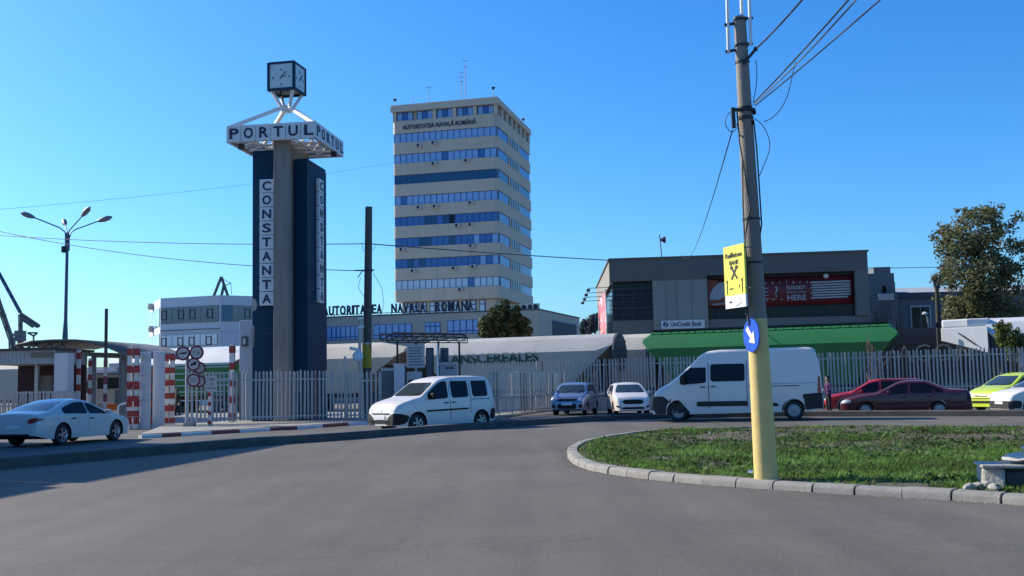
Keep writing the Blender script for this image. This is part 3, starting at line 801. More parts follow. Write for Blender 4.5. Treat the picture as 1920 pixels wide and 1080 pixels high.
# main mass behind the front skin
mb = MB(); mb.prism([(.15, 1.0), (BL - .2, 1.0), (BL - .2, DEP), (-1.6, DEP)], -.1, BZ - .3); mb.build('wall', 'bank_wall', bk)
mb = MB(); mb.box(.05, u1, .5, .97, -.1, zg0); mb.build('base_wall', 'bank_wall', bk)
mb = MB(); mb.box(u2 + .003, BL - .05, .25, .96, -.1, zs0); mb.build('base_wall', 'bank_wall', bk)
mb = MB(); mb.box(u1 + .003, u2, .05, .95, -.1, zf - .003); mb.build('wall_panel', 'bank_panel', bk)
for x in (u1 + (u2 - u1) * .24, u1 + (u2 - u1) * .43, u1 + (u2 - u1) * .71):
    g = MB(); g.box(x - .012, x + .012, .035, .052, 3.0, zf - .01); g.build('panel_joint', 'bank_fascia', bk)
g = MB(); g.box(u1 + .01, u2 - .01, .035, .052, 5.72, 5.75); g.build('panel_joint', 'bank_fascia', bk)
mb = MB(); mb.box(u3 + .003, BL, 0, .95, zs0 + .003, zs1 + .003); mb.build('corner_pier', 'bank_wall', bk)
# fascia and roof edge
mb = MB(); mb.prism([(0, 0), (u2, 0), (u2, .98), (.2, .98)], zf, BZ); mb.prism([(u2 + .002, 0.003), (BL, 0.003), (BL, .98), (u2 + .002, .98)], zs1 + .006, BZ); 
mb.build('fascia', 'bank_fascia', bk)
mb = MB(); mb.prism([(-.08, 1.0), (.2, 1.0), (-1.4, DEP), (-1.95, DEP)], 8.9, BZ); mb.build('side_fascia', 'bank_panel', bk)
mb = MB(); mb.prism([(-.1, -.1), (BL + .1, -.1), (BL + .1, DEP), (-2.05, DEP)], BZ + .002, BZ + .12); mb.build('roof_edge', 'bank_fascia', bk)
# left dark glazing: mullion grid with panes
def grid_glass(x0, x1, z0, z1, nx, nz, y, style, name='window'):
    f = MB(); f.box(x0, x1, y, y + .05, z0, z1); w = f.build(name, 'slate_dark', bk)
    sx, sz = (x1 - x0) / nx, (z1 - z0) / nz
    for i in range(nx):
        for j in range(nz):
            link('window_pane', panes_mesh(sx - .07, sz - .07, style, .02), w, (x0 + sx * i + .035, y - .002, z0 + sz * j + .035))
    return w
grid_glass(.15, u1 - .02, zg0 + .003, zf - .003, 4, 6, .88, 'pane_dark')
grid_glass(u2 + .05, u3, zs0 + .003, zs1, 13, 3, .72, 'pane_dark')
for z in np.linspace(zg0 + .5, zf - .7, 6):
    m_ = MB(); m_.beam((-.15, .62, z), (u1 - .05, .62, z), .05, .04); m_.build('sunshade_bar', 'steel_dark', bk)
# side glazing and lower side wall
mb = MB(); mb.prism([(.1, 1.1), (.14, 1.1), (-1.62, DEP), (-1.68, DEP)], 4.4, 8.88); mb.build('side_glass', 'pane_dark', bk)
mb = MB(); mb.prism([(-.05, 1.05), (.13, 1.05), (-1.62, DEP), (-1.85, DEP)], -.1, 4.35); mb.build('side_base', 'bank_panel', bk)
# bank name board (held on the wall)
a, b = bz(1240, 617), bz(1321, 600)
s1 = thing('bank_sign', 'white bank name board low on the pale grey wall panel', 'sign', BP.w(a[0], .04, a[1]), BP.ang)
W_, H_ = b[0] - a[0], .62
m_ = MB(); m_.box(0, W_, -.1, 0, 0, H_); m_.build('board', 'sign_white', s1)
put_text('lettering', 'UniCredit Bank', 'sign_navy', s1, (W_ * .57, -.11, .17), .34, width=W_ * .70, bold=.012)
m_ = MB(); m_.lathe([(.0, -.008), (.2, -.008), (.2, 0)], 20, 'y', (.33, -.102, .32)); m_.build('roundel', 'sign_navy', s1)
m_ = MB(); m_.extr([(.22, -.113, .15), (.30, -.113, .15), (.47, -.113, .50), (.40, -.113, .50)], (0, -.004, 0)); m_.build('roundel_stroke', 'sign_white', s1)
# long red banner
a, b = bz(1328, 576), bz(1601, 519)
zb0, zb1 = a[1], bz(1328, 531)[1]
bn = thing('red_banner', 'long dark red advertising banner with white lettering across the bank window strip', 'banner', BP.w(a[0], .5, zb0), BP.ang)
BW, BH = b[0] - a[0], bz(1590, 520)[1] - bz(1590, 576)[1]
cl = MB(); n = 24
vs = [(BW * i / n, .03 * math.sin(i * 1.7) - t, z) for i in range(n + 1) for z in (0, BH * .5, BH) for t in (0,)]
cl.add(vs, [(i * 3 + j, i * 3 + j + 1, i * 3 + j + 4, i * 3 + j + 3) for i in range(n) for j in range(2)]); o = cl.build('cloth', 'banner_red', bn, smooth=60)
md = o.modifiers.new('thickness', 'SOLIDIFY'); md.thickness = .015
def flat(mb, pts, y=-.06, t=.006): mb.extr([(x, y, z) for x, z in pts], (0, -t, 0)); return mb
flat(MB(), [(.05, .1)] + [(2.2 * math.cos(t) * .9 + .1, .1 + (BH - .2) * math.sin(t)) for t in np.linspace(0, 1.5, 9)] + [(.05, BH - .1)]).build('orange_print', 'banner_orange', bn)
arc = [(1.35 + 1.2 * math.cos(t), .55 + 1.35 * math.sin(t)) for t in np.linspace(R(180), R(80), 12)]
flat(MB(), arc + [(1.9, 1.1), (.9, .58)], -.07).build('sail_print', 'banner_white', bn)
flat(MB(), [(.35, .18), (2.6, .30), (2.6, .40), (.35, .26)], -.07).build('line_print', 'banner_white', bn)
ux = lambda px: bz(px, 548)[0] - a[0]
for i, ch_ in enumerate('travellers'): put_text('letter', ch_, 'banner_white', bn, (ux(1399 + 13.0 * i), -.06, BH * .73), .24, bold=.01)
put_text('lettering', 'VE', 'banner_white', bn, (ux(1430), -.06, BH * .34), .62, bold=-.01)
put_text('lettering', '?', 'banner_white', bn, (ux(1457), -.06, BH * .30), .78)
put_text('lettering', 'CITY •', 'banner_white', bn, (ux(1442), -.06, BH * .17), .2, width=ux(1466) - ux(1412))
xc, wc = (ux(1477) + ux(1513)) / 2, ux(1513) - ux(1477)
put_text('lettering', 'SUGGEST', 'banner_white', bn, (xc, -.06, BH * .54), .26, width=wc, bold=.02)
put_text('lettering', 'MAKE YOU', 'banner_white', bn, (xc, -.06, BH * .41), .13, width=wc, bold=.01)
put_text('lettering', 'HERE', 'banner_white', bn, (xc, -.06, BH * .17), .40, width=wc, bold=.02)
for i in range(7):
    z = BH * (.20 + .087 * i); x0, x1 = ux(1521 + (i % 2) * 3), ux(1598 - (i == 0) * 6)
    flat(MB(), [(x0, z), (x1, z + .03), (x1 - .05, z + .155), (x0 + .08, z + .125)], -.06 + .0 * i).build('text_line', 'banner_white', bn)
# banner on the sunlit left side
sb = thing('side_banner', 'sunlit red and white banner sagging on the narrow side of the bank', 'banner', (7.4, 80, 0), BP.ang)
m_ = MB(); n = 10
L_ = [(-.30 - .08 * (1.2 + i * 1.15) - .05 * math.sin(i * 2.1), 1.2 + i * 1.15 + 0.0) for i in range(n + 1)]
vs = [(x, y, z) for x, y in L_ for z in (4.5, 6.2, 8.5)]
for i, (x, y, z) in enumerate(vs):
    if i % 3 == 1: vs[i] = (x + .10, y, z)
m_.add(vs, [(i * 3 + j, i * 3 + j + 1, i * 3 + j + 4, i * 3 + j + 3) for i in range(n) for j in range(2)])
K['banner_pink'] = mat('banner_pink', (.62, .10, .12), rough=.5, var=.5, scale=1.2, stain=((.75, .70, .68), .9, .50))
o = m_.build('cloth', 'banner_pink', sb, smooth=60); md = o.modifiers.new('thickness', 'SOLIDIFY'); md.thickness = .02
m_ = MB(); m_.tube([(-.45, 1.15, 4.4), (-.36, 1.1, 6.3), (-.42, 1.1, 8.6)], .06, 6); m_.tube([(-1.4, 12.8, 4.4), (-1.4, 12.8, 8.6)], .05, 6); m_.build('edge_pole', 'sign_white', sb)
for i, (px, py) in enumerate(((1103, 543), (1099, 552), (1096, 560), (1092.5, 567))):
    y = 83 + i * 4.2; p = at(px, py, y)
    t = thing('flood_lamp', 'small floodlight on a long arm left of the bank, %s of four' % ('uppermost', 'second from top', 'third from top', 'lowest')[i], 'floodlight', p, 0, 'floodlight arms beside the bank')
    wx = BP.w(-.08 * (y - 80), y - 80).x
    m_ = MB(); m_.tube([(0, 0, .1), (wx - p.x + .1, 0, .16)], .03, 6); m_.build('arm', 'steel_grey', t)
    m_ = MB(); m_.beam((0, -.16, -.06), (0, .16, -.06), .26, .2); m_.build('lamp_head', 'steel_dark', t)
# loudspeaker lamp on roof
u, z = bz(1241, 480); p = BP.w(u, .5, BZ + .12)
t = thing('roof_lamp', 'round floodlight on a thin post above the bank roof', 'lamp', p)
m_ = MB(); m_.tube([(0, 0, 0), (-.05, 0, .8), (-.12, 0, 1.72)], .045, 8); m_.build('post', 'steel_grey', t)
m_ = MB(); m_.lathe([(.05, -.1), (.12, .0), (.24, .22), (.27, .30), (.05, .28)], 16, 'x', (.02, 0, 1.35)); m_.build('lamp_head', 'steel_dark', t, smooth=40)
u, z = bz(1551, 516)
o = MB(); o.lathe([(.05, -.22), (.14, -.2), (.2, -.08), (.2, 0), (.03, .14)], 14, 'y'); c = o.build('security_camera', 'sign_white'); c.location = BP.w(u, .60, z); c.rotation_euler = (0, 0, BP.ang); tag(c, 'small round white camera above the red banner', 'camera')

# ------------------------------------------------------------------ old stepped grey block and long hall beyond
st = thing('stepped_house', 'old slate grey building with a stepped gable tower beside the bank', 'house', (at(1660, 560, 112).x, 112, 0), R(-4))
SP = Plane((at(1660, 560, 112).x, 112), (1, 0))
def sz(px, py): return SP.uz(px, py)
x0, x1 = sz(1625, 560)[0], sz(1683, 560)[0]
zz = [sz(1660, y)[1] for y in (500, 512, 529, 551)]
m_ = MB(); m_.box(x0, x1, 0, 8, -.1, zz[3]); m_.box(x0 + .25, x1 - .18, .1, 7, zz[3] + .002, zz[2]); m_.box(x0 + .3, sz(1677, 520)[0], .2, 6, zz[2] + .002, zz[1]); m_.box(sz(1640, 510)[0], sz(1671, 510)[0], .3, 5, zz[1] + .002, zz[0]); m_.build('wall', 'slate', st)
for z in np.linspace(zz[3] - 1.9, zz[3], 6):
    for a, b in ((x0 - .06, sz(1650, 540)[0]), (sz(1668, 540)[0], x1 + .05)): m_ = MB(); m_.box(a, b, -.08, -.005, z, z + .16); m_.build('quoin_band', 'slate', st)
m_ = MB(); m_.box(sz(1655, 540)[0], sz(1661, 540)[0], -.05, .02, sz(1660, 549)[1], sz(1660, 536)[1]); m_.build('window', 'pane_dark', st)
m_ = MB(); m_.box(sz(1646, 560)[0], sz(1675, 560)[0], -.3, -.01, sz(1660, 563)[1], sz(1660, 551)[1]); m_.build('balcony', 'roof_pale', st)
m_ = MB(); m_.box(sz(1650, 580)[0], sz(1671, 580)[0], -.06, .02, sz(1660, 600)[1], sz(1660, 568)[1]); m_.build('doorway', 'slate_dark', st)
hl = thing('long_hall', 'long low slate grey hall with a pale roof behind the big tree', 'hall', (at(1686, 560, 116).x, 116, 0), R(-5))
z1 = sz(1720, 549)[1] * 116 / 112 - .05; HLn = 44
m_ = MB(); m_.box(0, HLn, 0, 12, -.1, z1); m_.build('wall', 'slate', hl)
m_ = MB(); m_.extr([(-.1, -.3, z1 + .003), (-.1, 6, z1 + 1.05), (-.1, 12.3, z1 + .003)], (HLn, 0, 0)); m_.build('roof', 'roof_pale', hl)
m_ = MB(); m_.box(-.15, 4.9, -.25, -.01, z1 - .6, z1 - .1); m_.box(6.0, HLn, -.25, -.01, z1 - 1.3, z1 - .9); m_.build('cornice', 'slate_dark', hl)
for i, (x, w) in enumerate(((1.2, 1.9), (6.6, 2.2), (10.5, 1.8), (14.2, 1.8), (18, 1.8), (22, 1.8))):
    m_ = MB(); m_.box(x - .15, x + w + .15, -.12, .02, z1 - 4.1, z1 - 1.4); f = m_.build('window', 'roof_pale' if i == 0 else 'slate_dark', hl)
    for j in range(2): link('window_pane', panes_mesh(w / 2 - .06, 2.3, 'pane_dark'), f, (x + w / 2 * j + .03, -.10, z1 - 3.9))
# unseen warehouse added out of view on the left to cast the road's shade
wh = thing('shade_warehouse', 'unseen grey flat roofed warehouse added left of the view to shade the road', 'warehouse', (0, 0, 0))
A_ = [(-19.22, 23.2), (-18.05, 35.4), (-27.7, 36.3), (-28.44, 27.5)]; B_ = [(-19.7, 18.2), (-19.3, 22.55), (-28.5, 26.8), (-29.2, 19.2)]  # split along the sun so a lit strip falls through the gap
for P_ in (A_, B_): m_ = MB(); m_.prism(P_, -.1, 8.2); m_.build('wall', 'white_wall', wh); m_ = MB(); m_.prism(P_, 8.2, 8.4); m_.build('roof_edge', 'slate', wh)
m_ = MB(); m_.prism([(-19.32, 22.56), (-19.24, 23.19), (-28.42, 27.48), (-28.5, 26.82)], 7.45, 8.19); m_.build('gap_shade_slab', 'white_wall', wh)  # slab added over the gap to cut the sunlit strip short
# ================================================================== clock monument
MA = R(-8)
mo = thing('clock_monument', 'tall navy blue port monument with vertical white letters, sign ring and cube clock', 'monument', (-10.25, 48.4, 0), MA)
RZ0, RZ1, RH = at(590, 257.5, 46).z, at(590, 226, 46).z, 2.07
def slab(x0, x1, y0, y1, z1, nm='pylon'):
    m_ = MB(); m_.box(x0, x1, y0, y1, -.1, z1); return m_.build(nm, 'blue_panel', mo, bevel=.015)
zS1 = at(490, 281, 47.3).z; zS2 = at(581, 298, 48.0).z
slab(-1.22, .08, -1.1, -.52, zS1)
slab(.48, 1.1, -.4, 2.3, zS2)
slab(-1.5, .9, 2.42, 3.0, zS2)
slab(-1.75, -1.15, .3, 2.35, zS2)
m_ = MB(); m_.box(-.08, .62, -1.55, -1.12, -.1, RZ0 + .4); m_.box(-.02, .42, -.40, 1.9, -.1, RZ0 + .4); m_.build('column', 'concrete_pole', mo, bevel=.03)
# raised seams on the blue cladding
m_ = MB()
for z in np.arange(1.9, 12, 2.05): m_.box(-1.2, -.09, -1.108, -1.098, z, z + .025); m_.box(1.098, 1.108, -.38, 2.28, z, z + .025)
m_.build('cladding_joint', 'sign_navy', mo)
m_ = MB(); m_.extr([(-1.221, -1.104, 4.95), (-1.05, -1.104, 5.0), (-.98, -1.104, 5.25), (-1.08, -1.104, 5.5), (-1.221, -1.104, 5.55)], (0, -.006, 0)); m_.build('bare_patch', 'concrete', mo)
m_ = MB(); m_.extr([(-1.221, -1.104, 3.3), (-1.13, -1.104, 3.35), (-1.11, -1.104, 4.3), (-1.221, -1.104, 4.35)], (0, -.005, 0)); m_.build('bare_patch', 'concrete_pole', mo)
def letter_tiles(word, x, y, rz, z_top, size, step, parent, nm, depth=.22):
    for i, c in enumerate(word):
        z = z_top - step * (i + 1)
        m_ = MB(); m_.box(-size / 2, size / 2, -depth, 0, .015, step - .015)
        t = m_.build('letter_box', 'sign_white', parent, bevel=.012); t.location = (x, y, z); t.rotation_euler = (0, 0, rz)
        put_text('letter', c, 'letter_navy', t, (0, -depth - .006, step * .19), step * .62, width=size * (.30 if c == 'I' else .62), bold=.022, depth=.02)
zC = at(505, 335, 47.1).z; letter_tiles('CONSTANTA', -.46, -1.115, 0, zC, .66, (zC - at(505, 573, 47.1).z) / 9, mo, 'front')
letter_tiles('CONSTANTA', 1.115, 1.15, R(90), at(604, 338, 49.6).z, .66, (at(604, 338, 49.6).z - at(604, 569, 49.6).z) / 9, mo, 'side', .15)
# sign ring
def ring_side(rz, word):
    t = bpy.data.objects.new('sign_side', None)
    fr = MB(); fr.box(-RH + .2, RH - .2, -RH + .15, -RH + .22, RZ0 + .05, RZ1 - .05)
    o = fr.build('sign_frame', 'steel_grey', mo); o.rotation_euler = (0, 0, rz)
    n = 6; s_ = 2 * RH / n
    for i, c in enumerate(word):
        m_ = MB(); m_.box(-s_ / 2 + .012, s_ / 2 - .012, 0, .13, 0, RZ1 - RZ0)
        tl = m_.build('letter_panel', 'sign_white', o, bevel=.012); tl.location = (-RH + s_ * (i + .5), -RH, RZ0)
        put_text('letter', c, 'letter_navy', tl, (0, -.006, .15), .46, width=s_ * .62, bold=.022, depth=.02)
    bpy.data.objects.remove(t)
for a_ in (0, 90, 180, 270): ring_side(R(a_), 'PORTUL')
tr = MB(); 
q = RH - .22
for s_ in np.linspace(-q, q, 5):
    tr.beam((s_, -q, RZ0 + .12), (s_, q, RZ0 + .12), .07); tr.beam((-q, s_, RZ0 + .06), (q, s_, RZ0 + .06), .07)
for i in range(4):
    for j in range(4):
        x0, y0 = -q + i * q / 2, -q + j * q / 2
        tr.beam((x0, y0, RZ0 + .08), (x0 + q / 2, y0 + q / 2, RZ0 + .6), .045); tr.beam((x0 + q / 2, y0, RZ0 + .6), (x0, y0 + q / 2, RZ0 + .08), .045)
for s_ in np.linspace(-q, q, 5): tr.beam((s_, -q, RZ0 + .62), (s_, q, RZ0 + .62), .06)
tr.build('ring_truss', 'sign_white', mo)
for x, y in ((-RH + .5, RH - 3.9 + .3), (RH - .1, RH - 1.2)):
    m_ = MB(); m_.box(x - .12, x + .12, y - .1, y + .1, RZ0 - .22, RZ0 + .02); m_.build('flood_lamp', 'steel_dark', mo)
NZ = at(539, 203, 48.4).z
lg = [((sx * (RH - .12), sy * (RH - .12), RZ1 - .05), (sx * .16, sy * .16, NZ)) for sx in (-1, 1) for sy in (-1, 1)]
for a, b in lg: m_ = MB(); m_.beam(a, b, .17, .17); m_.build('strut', 'sign_white', mo)
CA = R(-4)
def rot(x, y, a): return (x * math.cos(a) - y * math.sin(a), x * math.sin(a) + y * math.cos(a))
CB, CS = at(525, 168, 47.7).z, .62
for sx in (-1, 1):
    for sy in (-1, 1):
        x, y = rot(sx * (CS - .1), sy * (CS - .1), CA); m_ = MB(); m_.beam((sx * .13, sy * .13, NZ - .12), (x, y, CB + .02), .13, .13); m_.build('clock_leg', 'sign_white', mo)
m_ = MB(); m_.box(-.2, .2, -.2, .2, NZ - .18, NZ + .1); m_.build('node', 'sign_white', mo)
# cube: open-bottomed frame with four clock faces
ck = MB(); h = at(525, 115, 47.7).z - CB
for a in (-1, 1):
    for b in (-1, 1):
        ck.box(a * CS - .06, a * CS + .06, b * CS - .06, b * CS + .06, 0, h)
ck.box(-CS, CS, -CS, CS, h - .03, h + .035)
for a in (-1, 1): ck.box(-CS + .06, CS - .06, a * CS - .055, a * CS + .055, 0, .11); ck.box(a * CS - .055, a * CS + .055, -CS + .06, CS - .06, 0, .11); ck.box(-CS + .06, CS - .06, a * CS - .055, a * CS + .055, h - .09, h - .031); ck.box(a * CS - .055, a * CS + .055, -CS + .06, CS - .06, h - .09, h - .031)
ck.box(-CS + .06, CS - .06, -CS + .06, CS - .06, .30, .34)
clock = ck.build('clock_cube', 'blue_panel', mo, bevel=.01); clock.location = (0, 0, CB); clock.rotation_euler = (0, 0, CA)
K['clock_face'] = mat('clock_face', (.55, .60, .58), rough=.35, var=.08, scale=2, coat=.5)
for i in range(4):
    f = MB(); f.box(-CS + .06, CS - .06, -CS - .02, -CS + .02, .11, h - .09)
    m2 = -CS - .022; cz = .60
    fo = f.build('clock_face', 'clock_face', mo); fo.location = (0, 0, CB); fo.rotation_euler = (0, 0, CA + R(90 * i))
    hd = MB(); hd.beam((-.05, m2 - .012, cz - .06), (.27 * math.sin(R(40)) * 1.35, m2 - .012, cz + .36 * math.cos(R(40))), .045, .012); hd.beam((-.06, m2 - .014, cz - .02), (.25, m2 - .014, cz + .07), .06, .012)
    hd.build('clock_hand', 'sign_navy', fo)
    put_text('numeral', '12', 'sign_navy', fo, (0, m2, cz + .31), .10, bold=.01, depth=.01)
    mk = MB(); mk.box(.36, .42, m2 - .006, m2, cz - .03, cz + .05); mk.box(-.42, -.36, m2 - .006, m2, cz - .05, cz + .05); mk.box(-.02, .03, m2 - .006, m2, cz - .40, cz - .28); mk.build('hour_mark', 'sign_navy', fo)

# ================================================================== fences
PALE = {}
def pale_mesh(h, w, m):
    k = (round(h, 2), round(w, 3), m)
    if k not in PALE:
        mb = MB(); mb.extr([(-w / 2, 0, 0), (w / 2, 0, 0), (w / 2, 0, h - w * .7), (w * .18, 0, h), (-w * .18, 0, h), (-w / 2, 0, h - w * .7)], (0, .018, 0))
        mb.add([(-w * .12, -.012, 0), (w * .12, -.012, 0), (w * .12, -.012, h - w), (-w * .12, -.012, h - w)], [(0, 1, 2, 3)])
        PALE[k] = mb.mesh('pale', m)
    return PALE[k]
def fence(name, label, P, Q, z0, h, step, w, m, rails=(.15, .85), posts=3.0, plinth=None, wall_m='concrete', cat='fence', skip=0.0):
    P, Q = Vector(P), Vector(Q); L = (Q - P).length; ang = math.atan2((Q - P).y, (Q - P).x)
    t = thing(name, label, cat, (P.x, P.y, 0), ang)
    if plinth is not None:
        b = MB(); n = max(1, int(L / 3))
        for i in range(n): 
            pb = MB(); pb.box(L / n * i + .006, L / n * (i + 1) - .006, .02, .27, plinth[0], plinth[1]); pb.build('plinth_panel', wall_m, t, bevel=.01)
    for r_ in rails:
        b = MB(); b.box(0, L, .022, .06, z0 + h * r_ - .03, z0 + h * r_ + .03); b.build('rail', m, t)
    n = int(L / posts)
    for i in range(n + 1):
        b = MB(); b.box(L / max(n, 1) * i - .035, L / max(n, 1) * i + .035, .065, .13, (plinth[1] if plinth else z0), z0 + h * .97); b.build('post', m, t)
    k = int(L / step); me = pale_mesh(h, w, m); me2 = pale_mesh(h, w, 'fence_rust')
    for i in range(k + 1):
        if rng.random() < skip: continue
        o = link('pale', me2 if rng.random() < .07 else me, t, (step * i + rng.uniform(-.008, .008), 0, z0 + rng.uniform(-.022, .018)))
        o.rotation_euler = (rng.gauss(0, .008), rng.gauss(0, .010) + (rng.gauss(0, .04) if rng.random() < .04 else 0), rng.gauss(0, .08))
    return t
FA, FB = Vector((2.95, 59, 0)), Vector((24.24, 50.5, 0)); FE = (FB - FA).normalized()
F0 = FA - FE * 7.0; F1 = FB + FE * 3.0
fence('palisade_fence', 'long grey palisade fence on a low concrete wall in front of the wagons', F0, F1, .76, 2.02, .178, .085, 'fence_grey', (.10, .84), 3.2, (-.12, .70))
fence('palisade_fence', 'pale grey palisade fence on the pavement in front of the blue monument', (-13.05, 44.1, 0), (-7.45, 46.3, 0), PVZ + .12, 2.05, .158, .075, 'fence_white', (.06, .82), 2.0, None, skip=.02)
fence('palisade_fence', 'short leaning stretch of whitish palisade fence under the dark utility pole', (-7.25, 46.35, 0), (-5.75, 46.0, 0), PVZ + .05, 2.05, .19, .10, 'fence_white', (.08, .80), 1.4, None)
fence('palisade_fence', 'tan palisade gate panel with a top bar behind the pavement handrail', (-1.0, 49.2, 0), (2.85, 58.2, 0), PVZ + .05, 1.95, .18, .075, 'gate_tan', (.05, .4, .99), 2.2, None)
t = fence('slatted_gate', 'low slatted grey gate panel at the left edge by the gatehouse', (-21.5, 43.6, 0), (-17.85, 43.4, 0), SZ + .1, 1.55, .12, .085, 'fence_grey', (.04, .62, .97), 1.8, None, cat='gate')
# handrail by the pavement edge
hp, hq = Vector((-1.3, 47.2, 0)), Vector((1.7, 56.6, 0)); L = (hq - hp).length; ang = math.atan2((hq - hp).y, (hq - hp).x)
t = thing('handrail', 'low tubular handrail along the pavement edge right of the white minivan', 'railing', (hp.x, hp.y, PVZ), ang)
for z in (.22, .82): m_ = MB(); m_.tube([(0, 0, z), (L, 0, z)], .028, 8); m_.build('rail', 'galv', t)
for i in range(6): m_ = MB(); m_.tube([(L * i / 5, 0, 0), (L * i / 5, 0, .85)], .028, 8); m_.build('post', 'galv', t)

# ================================================================== goods train
T0 = Vector((4.8, 63.6, 0)); TE = Vector((.928, -.371, 0)).normalized(); TN = Vector((.371, .928, 0)).normalized(); TANG = math.atan2(TE.y, TE.x)
TPL = Plane(T0, TE)
def tu(px, py=640): return TPL.uz(px, py)[0]
HP = [(.85, 0), (1.50, 3.42), (1.19, 3.90), (.92, 4.20), (.55, 4.38), (.25, 4.43)]     # half profile, width vs height
def wprof(z, prof=HP):
    for (w0, z0), (w1, z1) in zip(prof, prof[1:]):
        if z0 <= z <= z1: return w0 + (w1 - w0) * (z - z0) / (z1 - z0 + 1e-9)
    return prof[-1][0]
def hopper_body(L, ztop, zbot, dz=0.0, prof=HP):
    """loft of cross sections; ztop/zbot are lists (u, z) along the wagon"""
    us = sorted(set([u for u, _ in ztop] + [u for u, _ in zbot] + list(np.linspace(0, L, 14))))
    ip = lambda T, u: float(np.interp(u, [a for a, _ in T], [b for _, b in T]))
    mb = MB(); rows = []
    zs_all = [z for _, z in prof]
    for u in us:
        zt, zb = ip(ztop, u), ip(zbot, u)
        fr = [0, .25, .5, .75, 1]
        zz = [zb + (min(zt, 3.40) - zb) * f for f in (0, .5, 1)] if zb < min(zt, 3.40) else [zb] * 3
        zz += [max(zb, min(zt, z)) for z in zs_all[2:]]
        half = [(wprof(z, prof), z + dz) for z in zz]
        rows.append([(u, -w, z) for w, z in half] + [(u, 0, half[-1][1] + .01)] + [(u, w, z) for w, z in half[::-1]])
    n = len(rows[0])
    mb.add([p for r_ in rows for p in r_], [(i * n + j, (i + 1) * n + j, (i + 1) * n + (j + 1) % n, i * n + (j + 1) % n) for i in range(len(us) - 1) for j in range(n)] + [tuple(range(n))[::-1], tuple((len(us) - 1) * n + j for j in range(n))])
    return mb
def bogie(u, wag):
    m_ = MB(); m_.box(u - 1.2, u + 1.2, -1.0, -.85, .45, .75); m_.box(u - 1.2, u + 1.2, .85, 1.0, .45, .75); b = m_.build('bogie', 'wagon_brown', wag)
    for x in (-.9, .9):
        w = MB(); w.lathe([(.1, -.80), (.46, -.80), (.46, -.68), (.1, -.68), (.1, .68), (.46, .68), (.46, .80), (.1, .80)], 16, 'y', (u + x, 0, .36)); w.build('wheelset', 'steel_dark', b)
def wagon(u0, u1, label, m, off=0.0, dz=0.0, ends=(1.4, 1.4), top=(.5, .5), ribs=0, rail=None, hop=True):
    L = u1 - u0
    t = thing('goods_wagon', label, 'goods wagon', T0 + TE * u0 + TN * (1.5 + off) , TANG, 'goods wagons of the train behind the fence')
    zb = 1.15
    body = hopper_body(L, [(0, 3.95), (top[0], 4.43), (L - top[1], 4.43), (L, 3.95)], [(0, 3.75), (ends[0], 1.9), (ends[0] + .6, zb), (L - ends[1] - .6, zb), (L - ends[1], 1.9), (L, 3.75)] if hop else [(0, .9), (L, .9)], dz)
    body.build('body', m, t, smooth=16)
    ch = MB(); ch.box(.1, L - .1, -.35, .35, .85, 1.12); ch.box(0, .25, -1.3, 1.3, .8, 1.15); ch.box(L - .25, L, -1.3, 1.3, .8, 1.15); ch.build('chassis', 'wagon_brown', t)
    for u in (1.7, L - 1.7): bogie(u, t)
    for u in (.2, L - .2):
        m_ = MB()
        m_.beam((u, -1.2, 1.1), (u, -1.2, 3.6), .06); m_.beam((u, -.8, 1.1), (u, -.8, 3.9), .06)
        for z in np.arange(1.4, 3.6, .35): m_.beam((u, -1.2, z), (u, -.8, z), .035)
        m_.build('ladder', 'steel_dark', t)
    if hop:
        for u in (ends[0] * .45, L - ends[1] * .45): 
            q_ = MB(); q_.box(u - .03, u + .03, -1.25, 1.25, 1.1, 2.9); q_.build('end_bulkhead', 'wagon_brown', t)
    return t
# grey TRANSCEREALES wagon
uA, uB = tu(778), tu(1146)
w2 = wagon(uA, uB, 'pale grey hopper wagon with green TRANSCEREALES lettering and rounded end darkened for shade', 'wagon_grey', ends=(1.6, 2.2), top=(.7, .02))
q_ = MB(); pr = [(w, z) for w, z in HP if z >= 3.3]; q_.extr([(uB - uA + .012, -w, z) for w, z in [(.9, 2.2), (1.35, 2.6), (1.5, 3.2)] + pr] + [(uB - uA + .012, w, z) for w, z in ([(.9, 2.2), (1.35, 2.6), (1.5, 3.2)] + pr)[::-1]], (.10, 0, 0)); q_.build('end_wall', 'slate_dark', w2)  # shade of the unlit end is put into the dark wall colour
for z in (3.5, 3.95): q_ = MB(); q_.box(uB - uA + .115, uB - uA + .16, -1.2, 1.2, z, z + .08); q_.build('end_rib', 'steel_dark', w2)
ul, ur = tu(822, 668), tu(1012, 668)
put_text('lettering', 'TRANSCEREALES', 'text_green', w2, ((ul + ur) / 2 - uA - .2, -1.475, 2.84), .60, width=(ur - ul) * 1.03, bold=.025, depth=.01)
# beige wagons at the left
wA = wagon(tu(520), tu(762) - .3, 'beige hopper wagon with a sloping end showing between the blue monument and the dark pole', 'wagon_beige', ends=(1.5, 3.0), top=(.5, 2.3))
# green
uA, uB = tu(1203), tu(1682)
w4 = wagon(uA, uB, 'bright green hopper wagon with a black roof walkway behind the white van', 'wagon_green', ends=(1.5, 1.7), top=(.4, .4), rail='wagon_green')
L = uB - uA
m_ = MB(); m_.beam((.5, -.85, 4.50), (L - .5, -.85, 4.50), .045); m_.beam((.4, -.85, 4.24), (L - .4, -.85, 4.24), .05)
n = 26
for i in range(n): 
    x = .5 + (L - 1.0) * i / n; m_.beam((x, -.85, 4.24), (x + (L - 1.0) / n * (.3 + .6 * (i * 7 % 5) / 5), -.85, 4.50), .04)
m_.build('walkway_rail', 'steel_dark', w4)
m_ = MB(); m_.box(.4, L - .4, -.55, .55, 4.43, 4.50); m_.build('walkway', 'steel_dark', w4)
